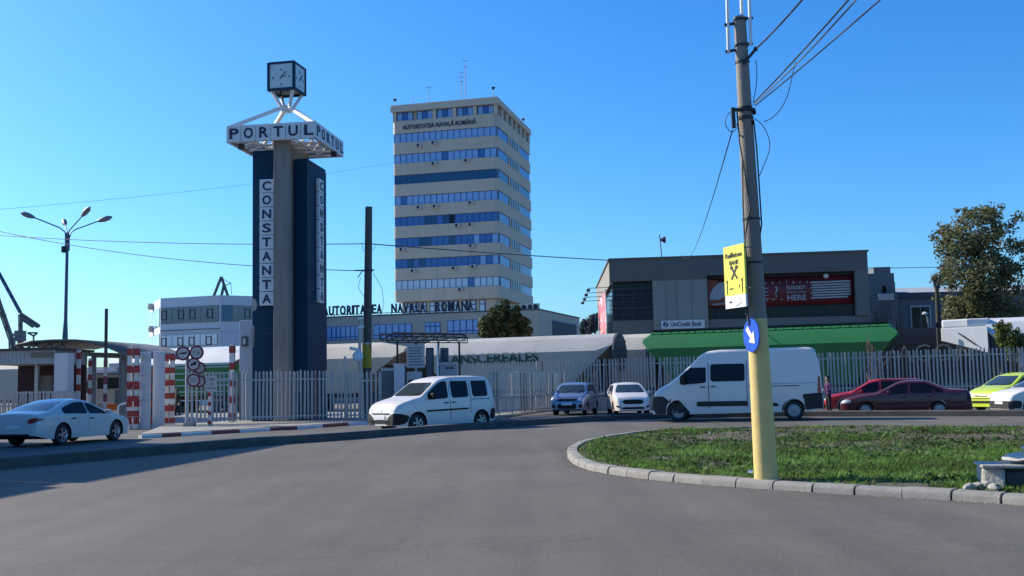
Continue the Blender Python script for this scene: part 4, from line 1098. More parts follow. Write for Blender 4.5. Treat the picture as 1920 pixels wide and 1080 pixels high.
# white-grey hopper at the right with a sunlit end
uA = tu(1764, 610) + 2.2; uB = uA + 12
w6 = wagon(uA, uB, 'white grey hopper wagon with a bright sunlit sloping end at the right', 'wagon_white', ends=(1.5, 1.4), top=(.05, .5), dz=.05)
pl_ = [(-2.2, -.55, 3.35), (.05, -1.52, 2.62), (.2, 1.4, 2.62), (-1.2, 1.2, 3.0), (-2.2, .5, 3.35)]
m_ = MB(); n = 5; m_.add(pl_ + [(x, y, 4.02) for x, y, z in pl_], [tuple(range(n))[::-1], tuple(range(n, 2 * n))] + [(k, (k + 1) % n, n + (k + 1) % n, n + k) for k in range(n)]); m_.build('end_plate', 'wagon_white', w6, bevel=.03)
m_ = MB(); m_.beam((-1.35, -.97, 3.72), (-.55, -1.32, 3.06), .10, .05); m_.build('end_slot', 'steel_dark', w6)
m_ = MB(); m_.prism([(-2.15, -.5), (-.9, -1.0), (.2, -1.0), (.2, 1.0), (-2.15, .5)], 4.025, 4.47); m_.build('end_hatch', 'wagon_white', w6, bevel=.08)
for y_ in (-.9, -.35): m_ = MB(); m_.tube([(-2.4, y_, 1.1), (-2.4, y_, 4.05)], .05, 6); m_.build('ladder_rail', 'wagon_brown', w6)
m_ = MB(); m_.extr([(1.2, -1.50, 3.38), (10.6, -1.50, 3.38), (9.2, -1.125, 1.4), (2.6, -1.125, 1.4)], (0, -.02, 0)); m_.build('side_panel', mat('wagon_shade', (.17, .19, .21), rough=.6, var=.15, scale=.6, streak=True), w6)  # darker panel colour carries the shade on the lower side
for i in range(4):
    m_ = MB(); m_.extr([(3.2 + i * 1.8, -1.525, 3.4), (3.3 + i * 1.8, -1.525, 3.4), (3.3 + i * 1.8, -1.15, 1.4), (3.2 + i * 1.8, -1.15, 1.4)], (0, -.03, 0)); m_.build('side_rib', 'wagon_shade_rib' if False else MATS['wagon_shade'], w6)
# second track: beige and brown wagons
uA, uB = tu(1060), tu(1320)
w3 = wagon(uA, uB, 'beige covered wagon standing on the far track between the grey and green wagons', 'wagon_beige', off=4.6, dz=.12, hop=False)
uA, uB = tu(1585), tu(1850)
w7 = wagon(tu(600), tu(1052), 'dark covered wagon added on the far track to darken gaps behind the lettered wagon', 'wagon_brown', off=4.6, dz=-.5, hop=False)  # added as dark backing where bright ground showed under the wagons
w8 = wagon(tu(1860), tu(2120), 'dark wagon added on the far track to darken gaps behind the white wagon', 'wagon_brown', off=4.6, dz=-.5, hop=False)  # another dark backing wagon, added to close bright gaps
w5 = thing('goods_wagon', 'dark brown box wagon with large tan letters between the green and white wagons', 'goods wagon', T0 + TE * uA + TN * (1.5 + 4.4), TANG, 'goods wagons of the train behind the fence')
L = uB - uA
m_ = MB(); m_.box(0, L, -1.4, 1.4, 1.1, 3.75); m_.prism([(0, -1.42), (L, -1.42), (L, 1.42), (0, 1.42)], 3.75, 3.85); m_.box(.1, L - .1, -1.1, 1.1, 3.85, 4.25); m_.build('body', 'wagon_brown', w5)
m_ = MB(); m_.box(0, L, -1.46, -1.41, 3.3, 3.42); 
for i in range(12): m_.box(L * i / 12, L * i / 12 + .1, -1.46, -1.405, 1.1, 3.28)
m_.build('side_rib', 'wagon_brown', w5)
put_text('lettering', 'VAGON', 'text_tan', w5, (tu(1728) - uA + .2, -1.475, 2.32), 1.0, width=4.9, bold=-.01, depth=.01)
for u in (1.7, L - 1.7): bogie(u, w5)
# green wagons seen through the port gate on the left
wg = wagon(tu(270), tu(452), 'hopper wagon with a cream roof and green striped sides seen through the port gate', 'wagon_white', ends=(.6, 3.4), top=(.4, 2.6))
m_ = MB(); m_.extr([(.3, -1.475, 3.25), (8.6, -1.475, 3.25), (8.0, -1.09, 1.2), (.3, -1.09, 1.2)], (0, -.02, 0)); m_.build('side_panel', 'wagon_green', wg)
m_ = MB(); m_.extr([(8.2, -1.53, 3.1), (9.9, -1.3, 4.05), (11.2, -1.0, 3.6), (10.6, -1.2, 2.3), (8.6, -1.45, 2.2)], (0, .1, 0)); m_.build('end_panel', 'wagon_green', wg)
m_ = MB(); 
for i in range(5): y_ = -1.115 - .19 * (i * .42 + .1); m_.box(.4, 7.6, y_ - .03, y_ + .02, 1.4 + i * .42, 1.46 + i * .42)
m_.build('side_rib', 'wagon_white', wg)
wh_ = wagon(tu(120), tu(395), 'cream covered wagon on the far track beyond the gate', 'wagon_white', off=4.6, dz=.35, hop=False)
wx_ = wagon(tu(-190), tu(112), 'cream hopper wagon glimpsed under the gatehouse fascia at the left edge', 'wagon_beige', ends=(1.2, 2.4), top=(.4, 1.6))
# rails
tk = thing('railway_track', None, None, T0 + TN * 1.5, TANG); tk['kind'] = 'structure'
for off in (0, 4.5):
    m_ = MB(); m_.box(-90, 60, off - 1.5, off + 1.5, -.115, -.02); m_.build('ballast', 'dirt', tk)
    m_ = MB(); m_.box(-90, 60, off - .78, off - .71, -.018, .0); m_.box(-90, 60, off + .71, off + .78, -.018, .0); m_.build('rail', 'steel_dark', tk)

# ================================================================== right-hand pole with its signs
b0 = G(1437, 901, .09); PX, PY = b0.x, b0.y
top = at(1387, 32, PY)
lean = (top.x - PX) / (top.z - .09)
up = thing('utility_pole', 'leaning round concrete utility pole with its lower part painted yellow, on the grass island', 'utility pole', (PX, PY, .0), 0)
def pp(z, dx=0, dy=0): return Vector((lean * z + dx, dy, z))
HT = top.z
rad = lambda z: .158 - (.158 - .083) * z / HT
m_ = MB(); zs = np.linspace(2.32, HT, 14); m_.tube([pp(z) for z in zs], [rad(z) for z in zs], 22); m_.build('shaft', 'concrete_pole', up, smooth=40)
m_ = MB(); zs = np.linspace(-.05, 2.318, 8); m_.tube([pp(z) for z in zs], [rad(z) + .003 for z in zs], 22); m_.build('painted_base', 'yellow_paint', up, smooth=40)
for z in (3.05, 3.66): m_ = MB(); m_.tube([pp(z), pp(z + .03)], rad(z) + .008, 20); m_.build('strap', 'steel_dark', up, smooth=40)
m_ = MB(); m_.tube([pp(2.29), pp(2.34)], rad(2.3) + .006, 20); m_.build('paint_edge', 'concrete_pole', up, smooth=40)
# clamps and insulators
for px, py, s_ in ((1392, 38, .03), (1392, 86, .03), (1394, 117, .03), (1400, 205, .05), (1400, 222, .05)):
    z = at(px, py, PY).z; m_ = MB(); m_.tube([pp(z - s_ / 2), pp(z + s_ / 2)], rad(z) + .012, 18); m_.build('clamp', 'steel_dark', up, smooth=40)
def blob(p, r, nm='insulator'):
    m_ = MB(); m_.lathe([(.01, -r), (r * .6, -r * .8), (r, -.2 * r), (r * .55, 0), (r, .25 * r), (r * .5, r), (.01, r)], 10, 'z', p); m_.build(nm, 'black_trim', up, smooth=50)
def loc(px, py, dy=0.0): 
    p = at(px, py, PY + dy); return Vector((p.x - PX, p.y - PY, p.z))
for px, py in ((1374, 216), (1376, 228), (1414, 211), (1410, 230), (1417, 92), (1404, 202)): blob(loc(px, py, -.06), .032)
m_ = MB(); m_.beam(loc(1372, 206, -.08), loc(1416, 206, -.08), .05, .04); m_.beam(loc(1394, 120, -.1), loc(1417, 92, -.1), .04); m_.beam(loc(1374, 202, -.1), loc(1376, 240, -.1), .05); m_.build('bracket', 'steel_dark', up)
# white tubes fixed to the top
for (xa, ya), (xb, yb), dy, h in (((1366, 100), (1362, -60), -.02, 1), ((1391, 26), (1388, -70), .1, 1), ((1408, 85), (1403, -60), -.08, 1)):
    m_ = MB(); m_.tube([loc(xa, ya, dy), loc(xb, yb, dy)], .024, 12); m_.build('antenna_tube', 'white_tube', up, smooth=40)
for y, x0 in ((47, 1362), (97, 1364)): m_ = MB(); m_.beam(loc(x0 - 4, y, -.02), loc(1385, y - 4, 0), .035); m_.build('tube_bracket', 'steel_dark', up)
for y in (34, 82): m_ = MB(); m_.beam(loc(1396, y, -.06), loc(1412, y, -.08), .03); m_.build('tube_bracket', 'steel_dark', up)
# cables lashed to the shaft
def shaft_cable(pts, nm='lashed_cable', r=.011):
    m_ = MB(); m_.tube([loc(x, y, dy) for x, y, dy in pts], r, 6); m_.build(nm, 'cable', up, smooth=60)
shaft_cable([(1382, 210, -.12), (1387, 270, -.13), (1398, 330, -.14), (1406, 390, -.14), (1398, 440, -.16), (1396, 470, -.17), (1400, 540, -.17), (1404, 610, -.17)])
shaft_cable([(1413, 225, -.07), (1419, 280, -.07), (1423, 340, -.06), (1428, 420, -.05), (1424, 450, -.05), (1430, 560, -.05)])
shaft_cable([(1392, 300, -.12), (1393, 380, -.13), (1396, 450, -.15), (1402, 500, -.16), (1399, 590, -.17)])
def loop(pts, r=.006, nm='slack_loop'):
    P = [loc(*p) for p in pts]; out = []
    for i in range(len(P) - 1):
        p0, p1, p2, p3 = P[max(i - 1, 0)], P[i], P[i + 1], P[min(i + 2, len(P) - 1)]
        for t in np.linspace(0, 1, 6)[:-1]: out.append(.5 * ((2 * p1) + (p2 - p0) * t + (2 * p0 - 5 * p1 + 4 * p2 - p3) * t * t + (3 * p1 - p0 - 3 * p2 + p3) * t ** 3))
    out.append(P[-1]); m_ = MB(); m_.tube(out, r, 5); m_.build(nm, 'cable', up, smooth=60)
loop([(1376, 205), (1364, 216), (1360, 232), (1370, 247), (1380, 242), (1382, 230)])
loop([(1415, 222), (1432, 238), (1443, 266), (1440, 290), (1430, 315), (1424, 330)])
loop([(1417, 112), (1419, 130), (1418, 160), (1412, 192)])
loop([(1492, 115), (1486, 140), (1477, 178), (1463, 205), (1446, 222), (1432, 228)])
# blue arrow sign, turned on edge towards the left
def on_pole_sign(nm, label, px, py, dy, rz, cat='sign'):
    p = at(px, py, PY + dy); return thing(nm, label, cat, p, rz)
bs = on_pole_sign('direction_sign', 'round blue traffic sign with a slanting white arrow on the yellow pole', 1408, 629, -.19, R(-75))
m_ = MB(); m_.lathe([(.0, 0), (.225, 0), (.23, .008), (.225, .016), (0, .016)], 36, 'y'); m_.build('disc', 'sign_blue', bs, smooth=30)
ar = [(-.02 - .035, .12), (.10 - .035, .12)]
a45 = lambda x, z: ((x * math.cos(R(-45)) - z * math.sin(R(-45))), (x * math.sin(R(-45)) + z * math.cos(R(-45))))
shape = [(-.15, .036), (.02, .036), (.02, .105), (.16, 0), (.02, -.105), (.02, -.036), (-.15, -.036)]
m_ = MB(); m_.extr([(a45(x, z)[0], -.004, a45(x, z)[1]) for x, z in shape], (0, -.003, 0)); m_.build('arrow', 'sign_arrow', bs)
m_ = MB(); m_.beam((0, .02, .05), (.0, .09, .05), .03); m_.beam((0, .02, -.08), (.0, .09, -.08), .03); m_.build('bracket', 'steel_grey', bs)
# yellow bank sign hanging beside the shaft
a, b = at(1360, 520, PY), at(1398, 520, PY)
ys = on_pole_sign('hanging_sign', 'tall narrow yellow bank sign with black lettering fixed beside the leaning pole', 1380, 577, -.12, R(-70))
WY, HY = .52, .86
SXs = 2.0
m_ = MB(); m_.extr([(-WY / 2 - .01, 0, .175), (WY / 2 - .01, 0, .175), (WY / 2 - .01, 0, HY), (-WY / 2 - .01, 0, HY)], (0, .03, 0)); m_.build('panel', 'sign_yellow', ys)
m_ = MB(); m_.extr([(-WY / 2 - .008, 0.001, 0), (WY / 2 - .008, .001, .0), (WY / 2 - .008, 0.001, .173), (-WY / 2 - .008, 0.001, .173)], (0, .028, 0)); m_.build('white_panel', 'sign_white', ys)
put_text('lettering', 'Raiffeisen', 'sign_black', ys, (-.012, -.003, .695), .07, width=.42, bold=.012, depth=.004)
put_text('lettering', 'BANK', 'sign_black', ys, (-.006, -.003, .595), .06, width=.24, bold=.015, depth=.004)
m_ = MB()
for s_ in (-1, 1):
    m_.beam((-s_ * .05 - .006, -.003 - (s_ > 0) * .001, .395), (s_ * .042 - .006, -.003 - (s_ > 0) * .001, .555), .026, .004, up=(0, 1, 0))
    m_.beam((s_ * .03 - .006, -.006, .54), (s_ * .058 - .006, -.006, .575), .042, .004, up=(0, 1, 0))
gm = m_.build('gable_cross_mark', 'sign_black', ys); gm.scale = (1.45, 1, 1)
m_ = MB()
for x in (-.125, .115):
    m_.beam((x, -.003, .20), (x, -.003, .37), .012, .004, up=(0, 1, 0)); m_.extr([(x - .016, -.001, .36), (x + .016, -.001, .36), (x, -.001, .405)], (0, -.004, 0))
m_.beam((-.09, -.003, .265), (-.03, -.003, .27), .016, .004, up=(0, 1, 0)); m_.beam((.06, -.003, .27), (.075, -.003, .31), .01, .004, up=(0, 1, 0))
gm = m_.build('arrow_mark', 'sign_black', ys); gm.scale = (1.6, 1, 1)
m_ = MB(); m_.extr([(-.11, -.002, .085), (-.03, -.002, .115), (-.045, -.002, .09), (-.10, -.002, .07)], (0, -.003, 0)); gm = m_.build('bird_mark', 'sign_navy', ys); gm.scale = (1.5, 1, 1)
m_ = MB(); m_.extr([(-.06, -.004, .10), (.05, -.004, .15), (.10, -.004, .06), (-.01, -.004, .02)], (0, -.002, 0)); gm = m_.build('paper_patch', 'sign_arrow', ys); gm.scale = (1.5, 1, 1)
m_ = MB(); m_.beam((WY / 2 - .03, .015, .25), (WY / 2 + .06, .05, .25), .02); m_.beam((WY / 2 - .03, .015, .8), (WY / 2 + .06, .05, .8), .02); m_.build('bracket', 'steel_dark', ys)

# ================================================================== cables
def cable(label, p, q, sag, r=.012, m='cable', n=26, group='overhead cables'):
    p, q = Vector(p), Vector(q); mb = MB()
    mb.tube([p.lerp(q, t) - Vector((0, 0, sag * 4 * t * (1 - t))) for t in np.linspace(0, 1, n)], r, 6)
    return tag(mb.build('overhead_cable', m, smooth=60), label, 'cable', group)
cable('thick black cable climbing from the pole bracket out over the top edge', at(1417, 92, PY - .1), at(1545, -50, 10.5), .03, .012)
cable('upper of two paired cables rising steeply to the right from the leaning pole', at(1414, 192, PY - .1), at(1630, -45, 8.5), .02, .009)
cable('lower of two paired cables rising steeply to the right from the leaning pole', at(1412, 196, PY - .05), at(1644, -45, 8.5), .05, .008, 'cable_grey')
cable('flattest cable leaving the leaning pole for the top right', at(1416, 198, PY - .02), at(1740, -80, 8.0), .02, .008)
cable('slack cable running from the leaning pole down behind the bank roof', at(1373, 245, PY - .05), at(1279, 478, 78.5), .9, .009)

# ================================================================== dark utility pole in the middle
MP = G(690, 797, PVZ); MPY = 50.2
p0, p1 = at(689, 790, MPY), at(691.5, 388, MPY)
mp = thing('utility_pole', 'dark round utility pole with a yellow band, right of the blue monument', 'utility pole', (p0.x, MPY, 0))
dx = p1.x - p0.x
m_ = MB(); m_.tube([(0, 0, 2.0), (dx, 0, p1.z)], [.205, .165], 18); m_.build('shaft', 'dark_concrete', mp, smooth=40)
zy0, zy1 = at(690, 690, MPY).z, at(690, 646, MPY).z
m_ = MB(); m_.tube([(0, 0, -.1), (0, 0, zy0)], [.21, .21], 18); m_.build('foot', 'dark_concrete', mp, smooth=40)
m_ = MB(); m_.tube([(0, 0, zy0), (0, 0, zy1)], [.222, .215], 18); m_.build('yellow_band', 'old_yellow', mp, smooth=40)
m_ = MB(); m_.tube([(0, 0, zy1), (0, 0, zy1 + .1)], [.224, .224], 18); m_.build('grey_collar', 'galv', mp, smooth=40)
m_ = MB(); z = at(690, 507, MPY).z; m_.tube([(dx * .7, 0, z - .05), (dx * .7, 0, z + .05)], .21, 14); m_.beam((-.55, -.1, z), (.4, -.1, z), .05); m_.beam((-.4, -.1, z - .35), (-.15, -.1, z), .04); m_.build('crossarm', 'steel_dark', mp)
def mloc(px, py): q = at(px, py, MPY - .1); return Vector((q.x - p0.x, -.1, q.z))
for pts in ([(678, 455), (681, 470), (690, 474), (702, 466), (704, 458)], [(676, 520), (672, 540), (682, 556), (688, 552)], [(700, 512), (716, 540), (720, 570), (712, 600), (702, 612)]):
    m_ = MB(); m_.tube([mloc(*q) for q in pts], .012, 5); m_.build('slack_loop', 'cable_grey', mp)
cable('long cable sloping up from the left edge behind the blue monument to the office tower', at(-40, 396, 62), TP.w(.2, -.03, 40.2), 1.2, .011, 'cable_grey')
cable('lower cable from the left edge to the crossarm of the dark pole', at(-60, 420, 66), at(688, 508, MPY - .12), .6, .022)
cable('nearly level cable from the left edge to the top of the dark pole', at(-60, 437, 66), at(690, 457, MPY - .2), .25, .022)
cable('cable from the dark pole past the office tower to the far right', at(691, 457, MPY - .15), at(1950, 490, 104), .9, .028, 'cable_grey')

# CCTV column left of the dark pole
q = G(676, 792, PVZ); y = 49.0
t = thing('camera_column', 'thin column with cameras and a round mirror beside the dark pole', 'camera post', (at(675, 700, y).x, y, 0))
m_ = MB(); m_.tube([(0, 0, -.1), (0, 0, 4.6)], .07, 10); m_.build('column', 'galv', t)
def cl(px, py): q = at(px, py, y - .2); return Vector((q.x - t.location.x, -.2, q.z))
for px, py in ((676, 597), (677, 613)):
    m_ = MB(); c = cl(px, py); m_.beam(c + Vector((-.15, -.1, -.03)), c + Vector((.1, .1, .03)), .12, .1); m_.build('camera', 'sign_white', t)
c = cl(664, 654); m_ = MB(); m_.beam(c + Vector((-.16, -.1, .03)), c + Vector((.18, .1, -.05)), .16, .13); m_.beam(c + Vector((.1, 0, -.05)), c + Vector((.3, .2, -.1)), .04); m_.build('camera', 'sign_white', t)
c = cl(671, 668); m_ = MB(); m_.lathe([(0, -.06), (.2, -.05), (.25, 0), (.23, .03), (0, .03)], 20, 'y', c); m_.build('mirror', 'pane_pale', t, smooth=40)

# ================================================================== steel canopy frame, notice board, cabinets in front of the wagons
y = 49.5
p = at(716, 640, y); cx = p.x
cf = thing('canopy_frame', 'rusty steel canopy frame on thin posts in front of the grey wagon', 'canopy', (p.x, y, 0))
def fl(px, py, dy=0): q = at(px, py, y + dy); return Vector((q.x - cx, dy, q.z))
m_ = MB()
A_, B_ = fl(714, 638), fl(872, 639); A2, B2 = fl(714, 626), fl(872, 628)
for dy in (0, 2.4):
    o_ = Vector((0, dy, 0))
    for a, b in ((A_, B_), (A2, B2), (A_, A2), (B_, B2)): m_.beam(a + o_, b + o_, .05)
    n = 8
    for i in range(n):
        m_.beam(A_.lerp(B_, i / n) + o_, A2.lerp(B2, (i + 1) / n) + o_, .03); m_.beam(A_.lerp(B_, i / n) + o_, A2.lerp(B2, i / n) + o_, .03)
for i in range(5): m_.beam(A2.lerp(B2, i / 4), A2.lerp(B2, i / 4) + Vector((0, 2.4, 0)), .05)
m_.build('truss', 'steel_dark', cf)
m_ = MB(); a = A2 + Vector((.5, .1, .05)); m_.extr([a, B2 + Vector((-.1, .1, .05)), B2 + Vector((-.1, 2.4, .09)), a + Vector((0, 2.4, .02))], (0, 0, .03)); m_.build('roof_sheet', 'slate_dark', cf)
for px, dy in ((745, .4), (780, 2.2), (822, .4), (861, 2.0)):
    q = fl(px, 645, dy); m_ = MB(); m_.beam((q.x, dy, -.1), (q.x, dy, q.z + .1), .09); m_.build('post', 'steel_dark', cf)
y2 = 47.6
a, b = at(763, 690, y2), at(796, 646, y2)
nb = thing('notice_board', 'faded white notice board with lines of text on a post', 'notice board', (a.x, y2, 0))
W_ = b.x - a.x
m_ = MB(); m_.box(0, W_, 0, .05, a.z, b.z); m_.build('board', 'sign_face', nb)
m_ = MB()
for i in range(7):
    z = a.z + .10 + i * (b.z - a.z - .15) / 7; m_.box(.07 + (i % 3) * .02, W_ - .08 - (i * 7 % 3) * .05, -.006, -.001, z, z + .07)
m_.build('text_line', 'steel_grey', nb)
m_ = MB(); m_.box(W_ / 2 - .05, W_ / 2 + .05, .055, .13, -.1, b.z); m_.build('post', 'galv', nb)
def column(px0, px1, ytop, y, name, label, m, cat, dz=.35, extra=None):
    a, b = at(px0, ytop, y), at(px1, ytop, y)
    t = thing(name, label, cat, (a.x, y, 0)); W_ = b.x - a.x
    m_ = MB(); m_.box(0, W_, 0, dz, -.1, a.z); m_.build('body', m, t, bevel=.02)
    return t, W_, a.z
t, W_, h = column(738, 757, 684, 46.4, 'bollard_pillar', 'smooth bluish white gate pillar left of the notice board', 'pillar_white', 'gate pillar', .55)
m_ = MB(); m_.box(-.03, W_ + .03, -.03, .58, h, h + .05); m_.build('cap', 'sign_white', t)
t, W_, h = column(715, 737, 692, 46.6, 'solid_gate', 'solid grey sheet metal gate leaf beside the bluish pillar', 'slate', 'gate', .05)
m_ = MB(); m_.box(-.02, W_ + .02, -.03, -.002, h - .08, h + .04); m_.build('top_rail', 'galv', t)
t, W_, h = column(798, 812, 652, 48.6, 'switch_cabinet', 'tall narrow green grey switch cabinet right of the notice board', 'slate_dark', 'cabinet', .5)
m_ = MB(); m_.box(.04, W_ - .04, -.03, -.003, .3, h - .1); m_.build('door', 'slate', t)
t, W_, h = column(825, 840, 652, 48.9, 'switch_cabinet', 'dark grey switch cabinet behind the white rod', 'slate', 'cabinet', .5)
m_ = MB(); m_.box(.04, W_ - .04, -.03, -.003, .3, h - .1); m_.build('door', 'slate_dark', t)
t, W_, h = column(824, 856, 684, 48.0, 'ticket_machine', 'pale grey metal barrier machine behind the white minivan', 'gate_fascia', 'barrier machine', .6)
m_ = MB(); m_.box(-.05, W_ + .05, -.05, .65, h, h + .1); m_.build('lid', 'galv', t)
m_ = MB(); m_.box(.3, .42, -.03, -.003, h - .2, h - .1); m_.box(.5, .62, -.03, -.003, h - .2, h - .1); m_.build('button', 'steel_dark', t)
t, W_, h = column(762, 790, 697, 46.9, 'meter_box', 'pale meter box with a dark square plate behind the minivan roof', 'sign_face', 'meter box', .4)
m_ = MB(); m_.box(.1, W_ - .2, -.03, -.003, h - .75, h - .35); m_.build('plate', 'steel_dark', t)
q = at(821, 690, 47.2)
m_ = MB(); m_.tube([(0, 0, -.1), (0, 0, at(821, 648, 47.2).z)], .04, 8); o = m_.build('white_rod', 'white_tube'); o.location = (q.x, 47.2, 0); tag(o, 'thin upright white rod in front of the switch cabinets', 'rod')
q = at(647, 690, 47.5)
m_ = MB(); m_.tube([(0, 0, -.1), (0, 0, at(647, 668, 47.5).z)], .055, 8); o = m_.build('fence_post', 'galv'); o.location = (q.x, 47.5, 0); tag(o, 'lone grey post right of the blue monument', 'post')

# ================================================================== port gate on the left
def striped(px0, px1, ytop, y, label, nb=6, ph=0, group='red and white striped gate posts', m0='stripe_white'):
    a, b = at(px0, ytop, y), at(px1, ytop, y); W_ = b.x - a.x
    t = thing('striped_post', label, 'striped post', (a.x, y, PVZ), 0, group)
    H_ = a.z - PVZ
    m_ = MB(); m_.box(0, W_, 0, W_, -.1, H_); m_.build('post', m0, t)
    st = H_ / (nb * 2 - .6)
    for i in range(nb):
        z = H_ - st * (2 * i + 1 + ph) - st * .15
        if z < 0: break
        m_ = MB(); m_.box(-.012, W_ + .012, -.012, W_ + .012, z, z + st * .82); m_.build('red_band', 'stripe_red', t)
    return t
t = striped(239, 246, 648, 44.0, 'left post of the tall red and white pair by the white coupe', 5)
t = striped(252.5, 259.5, 648, 44.0, 'right post of the tall red and white pair by the white coupe', 5)
for i, py in enumerate((693, 720, 747, 775)):
    a, b = at(238, py + 6, 43.9), at(260, py - 5, 43.9)
    m_ = MB(); m_.box(0, b.x - a.x, 0, .05, 0, b.z - a.z); o = m_.build('cross_plate', 'stripe_red', None); o.location = (a.x, 43.9, a.z); tag(o, 'red plate joining the tall striped posts, %s of four' % ('top', 'second', 'third', 'lowest')[i], 'plate', 'red plates on the striped posts')
striped(310, 315, 664, 45.5, 'thin left post of the striped pair beside the round signs', 6)
striped(319, 326, 663, 45.5, 'thicker right post of the striped pair beside the round signs', 6)
for i, (py, c) in enumerate(((667, 'stripe_red'), (693, 'stripe_red'), (716, 'stripe_red'), (742, 'stripe_red'), (752, 'sign_white'), (766, 'stripe_red'))):
    a, b = at(309, py + 5, 45.4), at(327, py - 4, 45.4)
    m_ = MB(); m_.box(0, b.x - a.x, 0, .05, 0, b.z - a.z); o = m_.build('cross_plate', c, None); o.location = (a.x, 45.4, a.z); tag(o, '%s plate across the thin striped pair, %s from the top' % ('white' if c == 'sign_white' else 'red', ('first', 'second', 'third', 'fourth', 'fifth', 'sixth')[i]), 'plate', 'plates on the thin striped posts')
striped(144, 150, 656, 47.5, 'red and white post against the gatehouse pillar', 5)
striped(430, 439, 644, 47.0, 'tall red and white pole in front of the pale wall left of the monument', 5)
q = at(392, 730, 43.2)
t = striped(390.5, 395.5, 733, 42.8, 'short thin striped post below the small white board', 4)
t, W_, h = column(263, 282, 660, 44.2, 'gate_pillar', 'left of two tall white concrete gate pillars', 'pillar_white', 'gate pillar', .14)
m_ = MB(); m_.box(.12, .32, -.03, -.003, h - .35, h - .12); m_.build('plate', 'sign_face', t)
for z in (h - 1.0, h - 2.0): m_ = MB(); m_.box(-.01, W_ + .01, -.012, -.002, z, z + .03); m_.build('joint', 'galv', t)
t, W_, h = column(287, 308, 659, 44.6, 'gate_pillar', 'right of two tall white concrete gate pillars', 'pillar_white', 'gate pillar', .14)
t, W_, h = column(449, 477, 601, 49.4, 'wall_pier', 'pale rendered wall pier touching the left side of the monument in view', 'pillar_white', 'wall', .6)
m_ = MB(); m_.box(.12, .38, -.10, -.003, h - 1.2, h - .75); m_.build('lamp_box', 'slate_dark', t)
m_ = MB(); m_.box(.18, .32, -.115, -.102, h - 1.12, h - .83); m_.build('lamp_glass', 'sign_white', t)
# signs post with round plates
SY = 42.4
q = at(353, 760, SY)
spost = thing('sign_post', 'grey double post carrying the cluster of round traffic signs by the fence', 'sign post', (q.x, SY, PVZ))
m_ = MB(); m_.tube([(-.05, 0, -.1), (-.05, 0, at(353, 655, SY).z)], .075, 12); m_.tube([(.13, .05, -.1), (.13, .05, at(357, 655, SY).z)], .05, 12); m_.build('post', 'galv', spost, smooth=40)
m_ = MB(); m_.box(-.16, .26, -.12, .18, -.1, .16); m_.build('footing', 'concrete', spost)
def round_sign(px, py, r_px, label, kind, dy):
    p = at(px, py, SY - .12 - dy); r = r_px * (SY - .12 - dy) / FPX
    t = thing('round_sign', label, 'traffic sign', p, 0, 'round traffic signs on the grey post')
    m_ = MB(); m_.lathe([(0, .0), (r, .0), (r * 1.01, .012), (0, .02)], 28, 'y'); m_.build('rim', 'sign_rim', t, smooth=30)
    m_ = MB(); m_.lathe([(0, -.006), (r * .74, -.006), (r * .74, .0), (0, 0)], 28, 'y'); m_.build('face', 'sign_face', t, smooth=30)
    y = -.008
    if kind == 'car': m_ = MB(); m_.extr([(-r * .55, y, -.04), (r * .5, y, -.02), (r * .52, y, .05), (0, y, .04), (-r * .3, y, .02), (-r * .55, y, .0)], (0, -.004, 0)); m_.build('pictogram', 'sign_black', t)
    if kind == 'truck': m_ = MB(); m_.extr([(-r * .45, y, -.07), (r * .45, y, -.02), (r * .45, y, .10), (0, y, .10), (-.02, y, .04), (-r * .45, y, .02)], (0, -.004, 0)); m_.build('pictogram', 'sign_black', t)
    if kind == 'text': put_text('lettering', '7.5t', 'sign_black', t, (0, y, -r * .28), r * .55, width=r * 1.15, bold=.0, depth=.004)
    if kind == 'lines':
        m_ = MB(); 
        for z in (-.08, -.01, .06): m_.box(-r * .5, r * .5, y - .004, y, z, z + .03)
        m_.build('text_line', 'steel_grey', t)
round_sign(343, 662.5, 13.5, 'upper left round sign with a car pictogram', 'car', .02)
round_sign(368.5, 661, 13.5, 'upper right round sign reading 7.5t', 'text', .02)
round_sign(363, 683, 12.5, 'middle round sign with a lorry pictogram', 'truck', .08)
round_sign(374, 690, 11.5, 'pale round sign half hidden behind the lorry sign', 'none', -.24)
round_sign(363, 713, 12.5, 'lowest round sign with lines of text', 'lines', .08)
round_sign(374, 715, 11.5, 'purple rimmed sign half hidden behind the lowest round sign', 'none', -.24)
a, b = at(387, 735, SY + .1), at(406.5, 704, SY + .1)
t = thing('small_board', 'small pale rectangular board with dark lines right of the round signs', 'sign', (a.x, SY + .1, PVZ))
m_ = MB(); m_.box(0, b.x - a.x, 0, .03, a.z - PVZ, b.z - PVZ); m_.build('board', 'sign_face', t)
m_ = MB(); m_.box(.13, .29, -.006, -.001, a.z - PVZ + .45, a.z - PVZ + .53); m_.box(.18, .26, -.006, -.001, a.z - PVZ + .27, a.z - PVZ + .35); m_.box(.06, .36, -.006, -.001, a.z - PVZ + .12, a.z - PVZ + .16); m_.build('text_line', 'steel_grey', t)
m_ = MB(); m_.tube([((b.x - a.x) * .5, .06, -.1), ((b.x - a.x) * .5, .06, b.z - PVZ)], .035, 8); m_.build('post', 'galv', t)
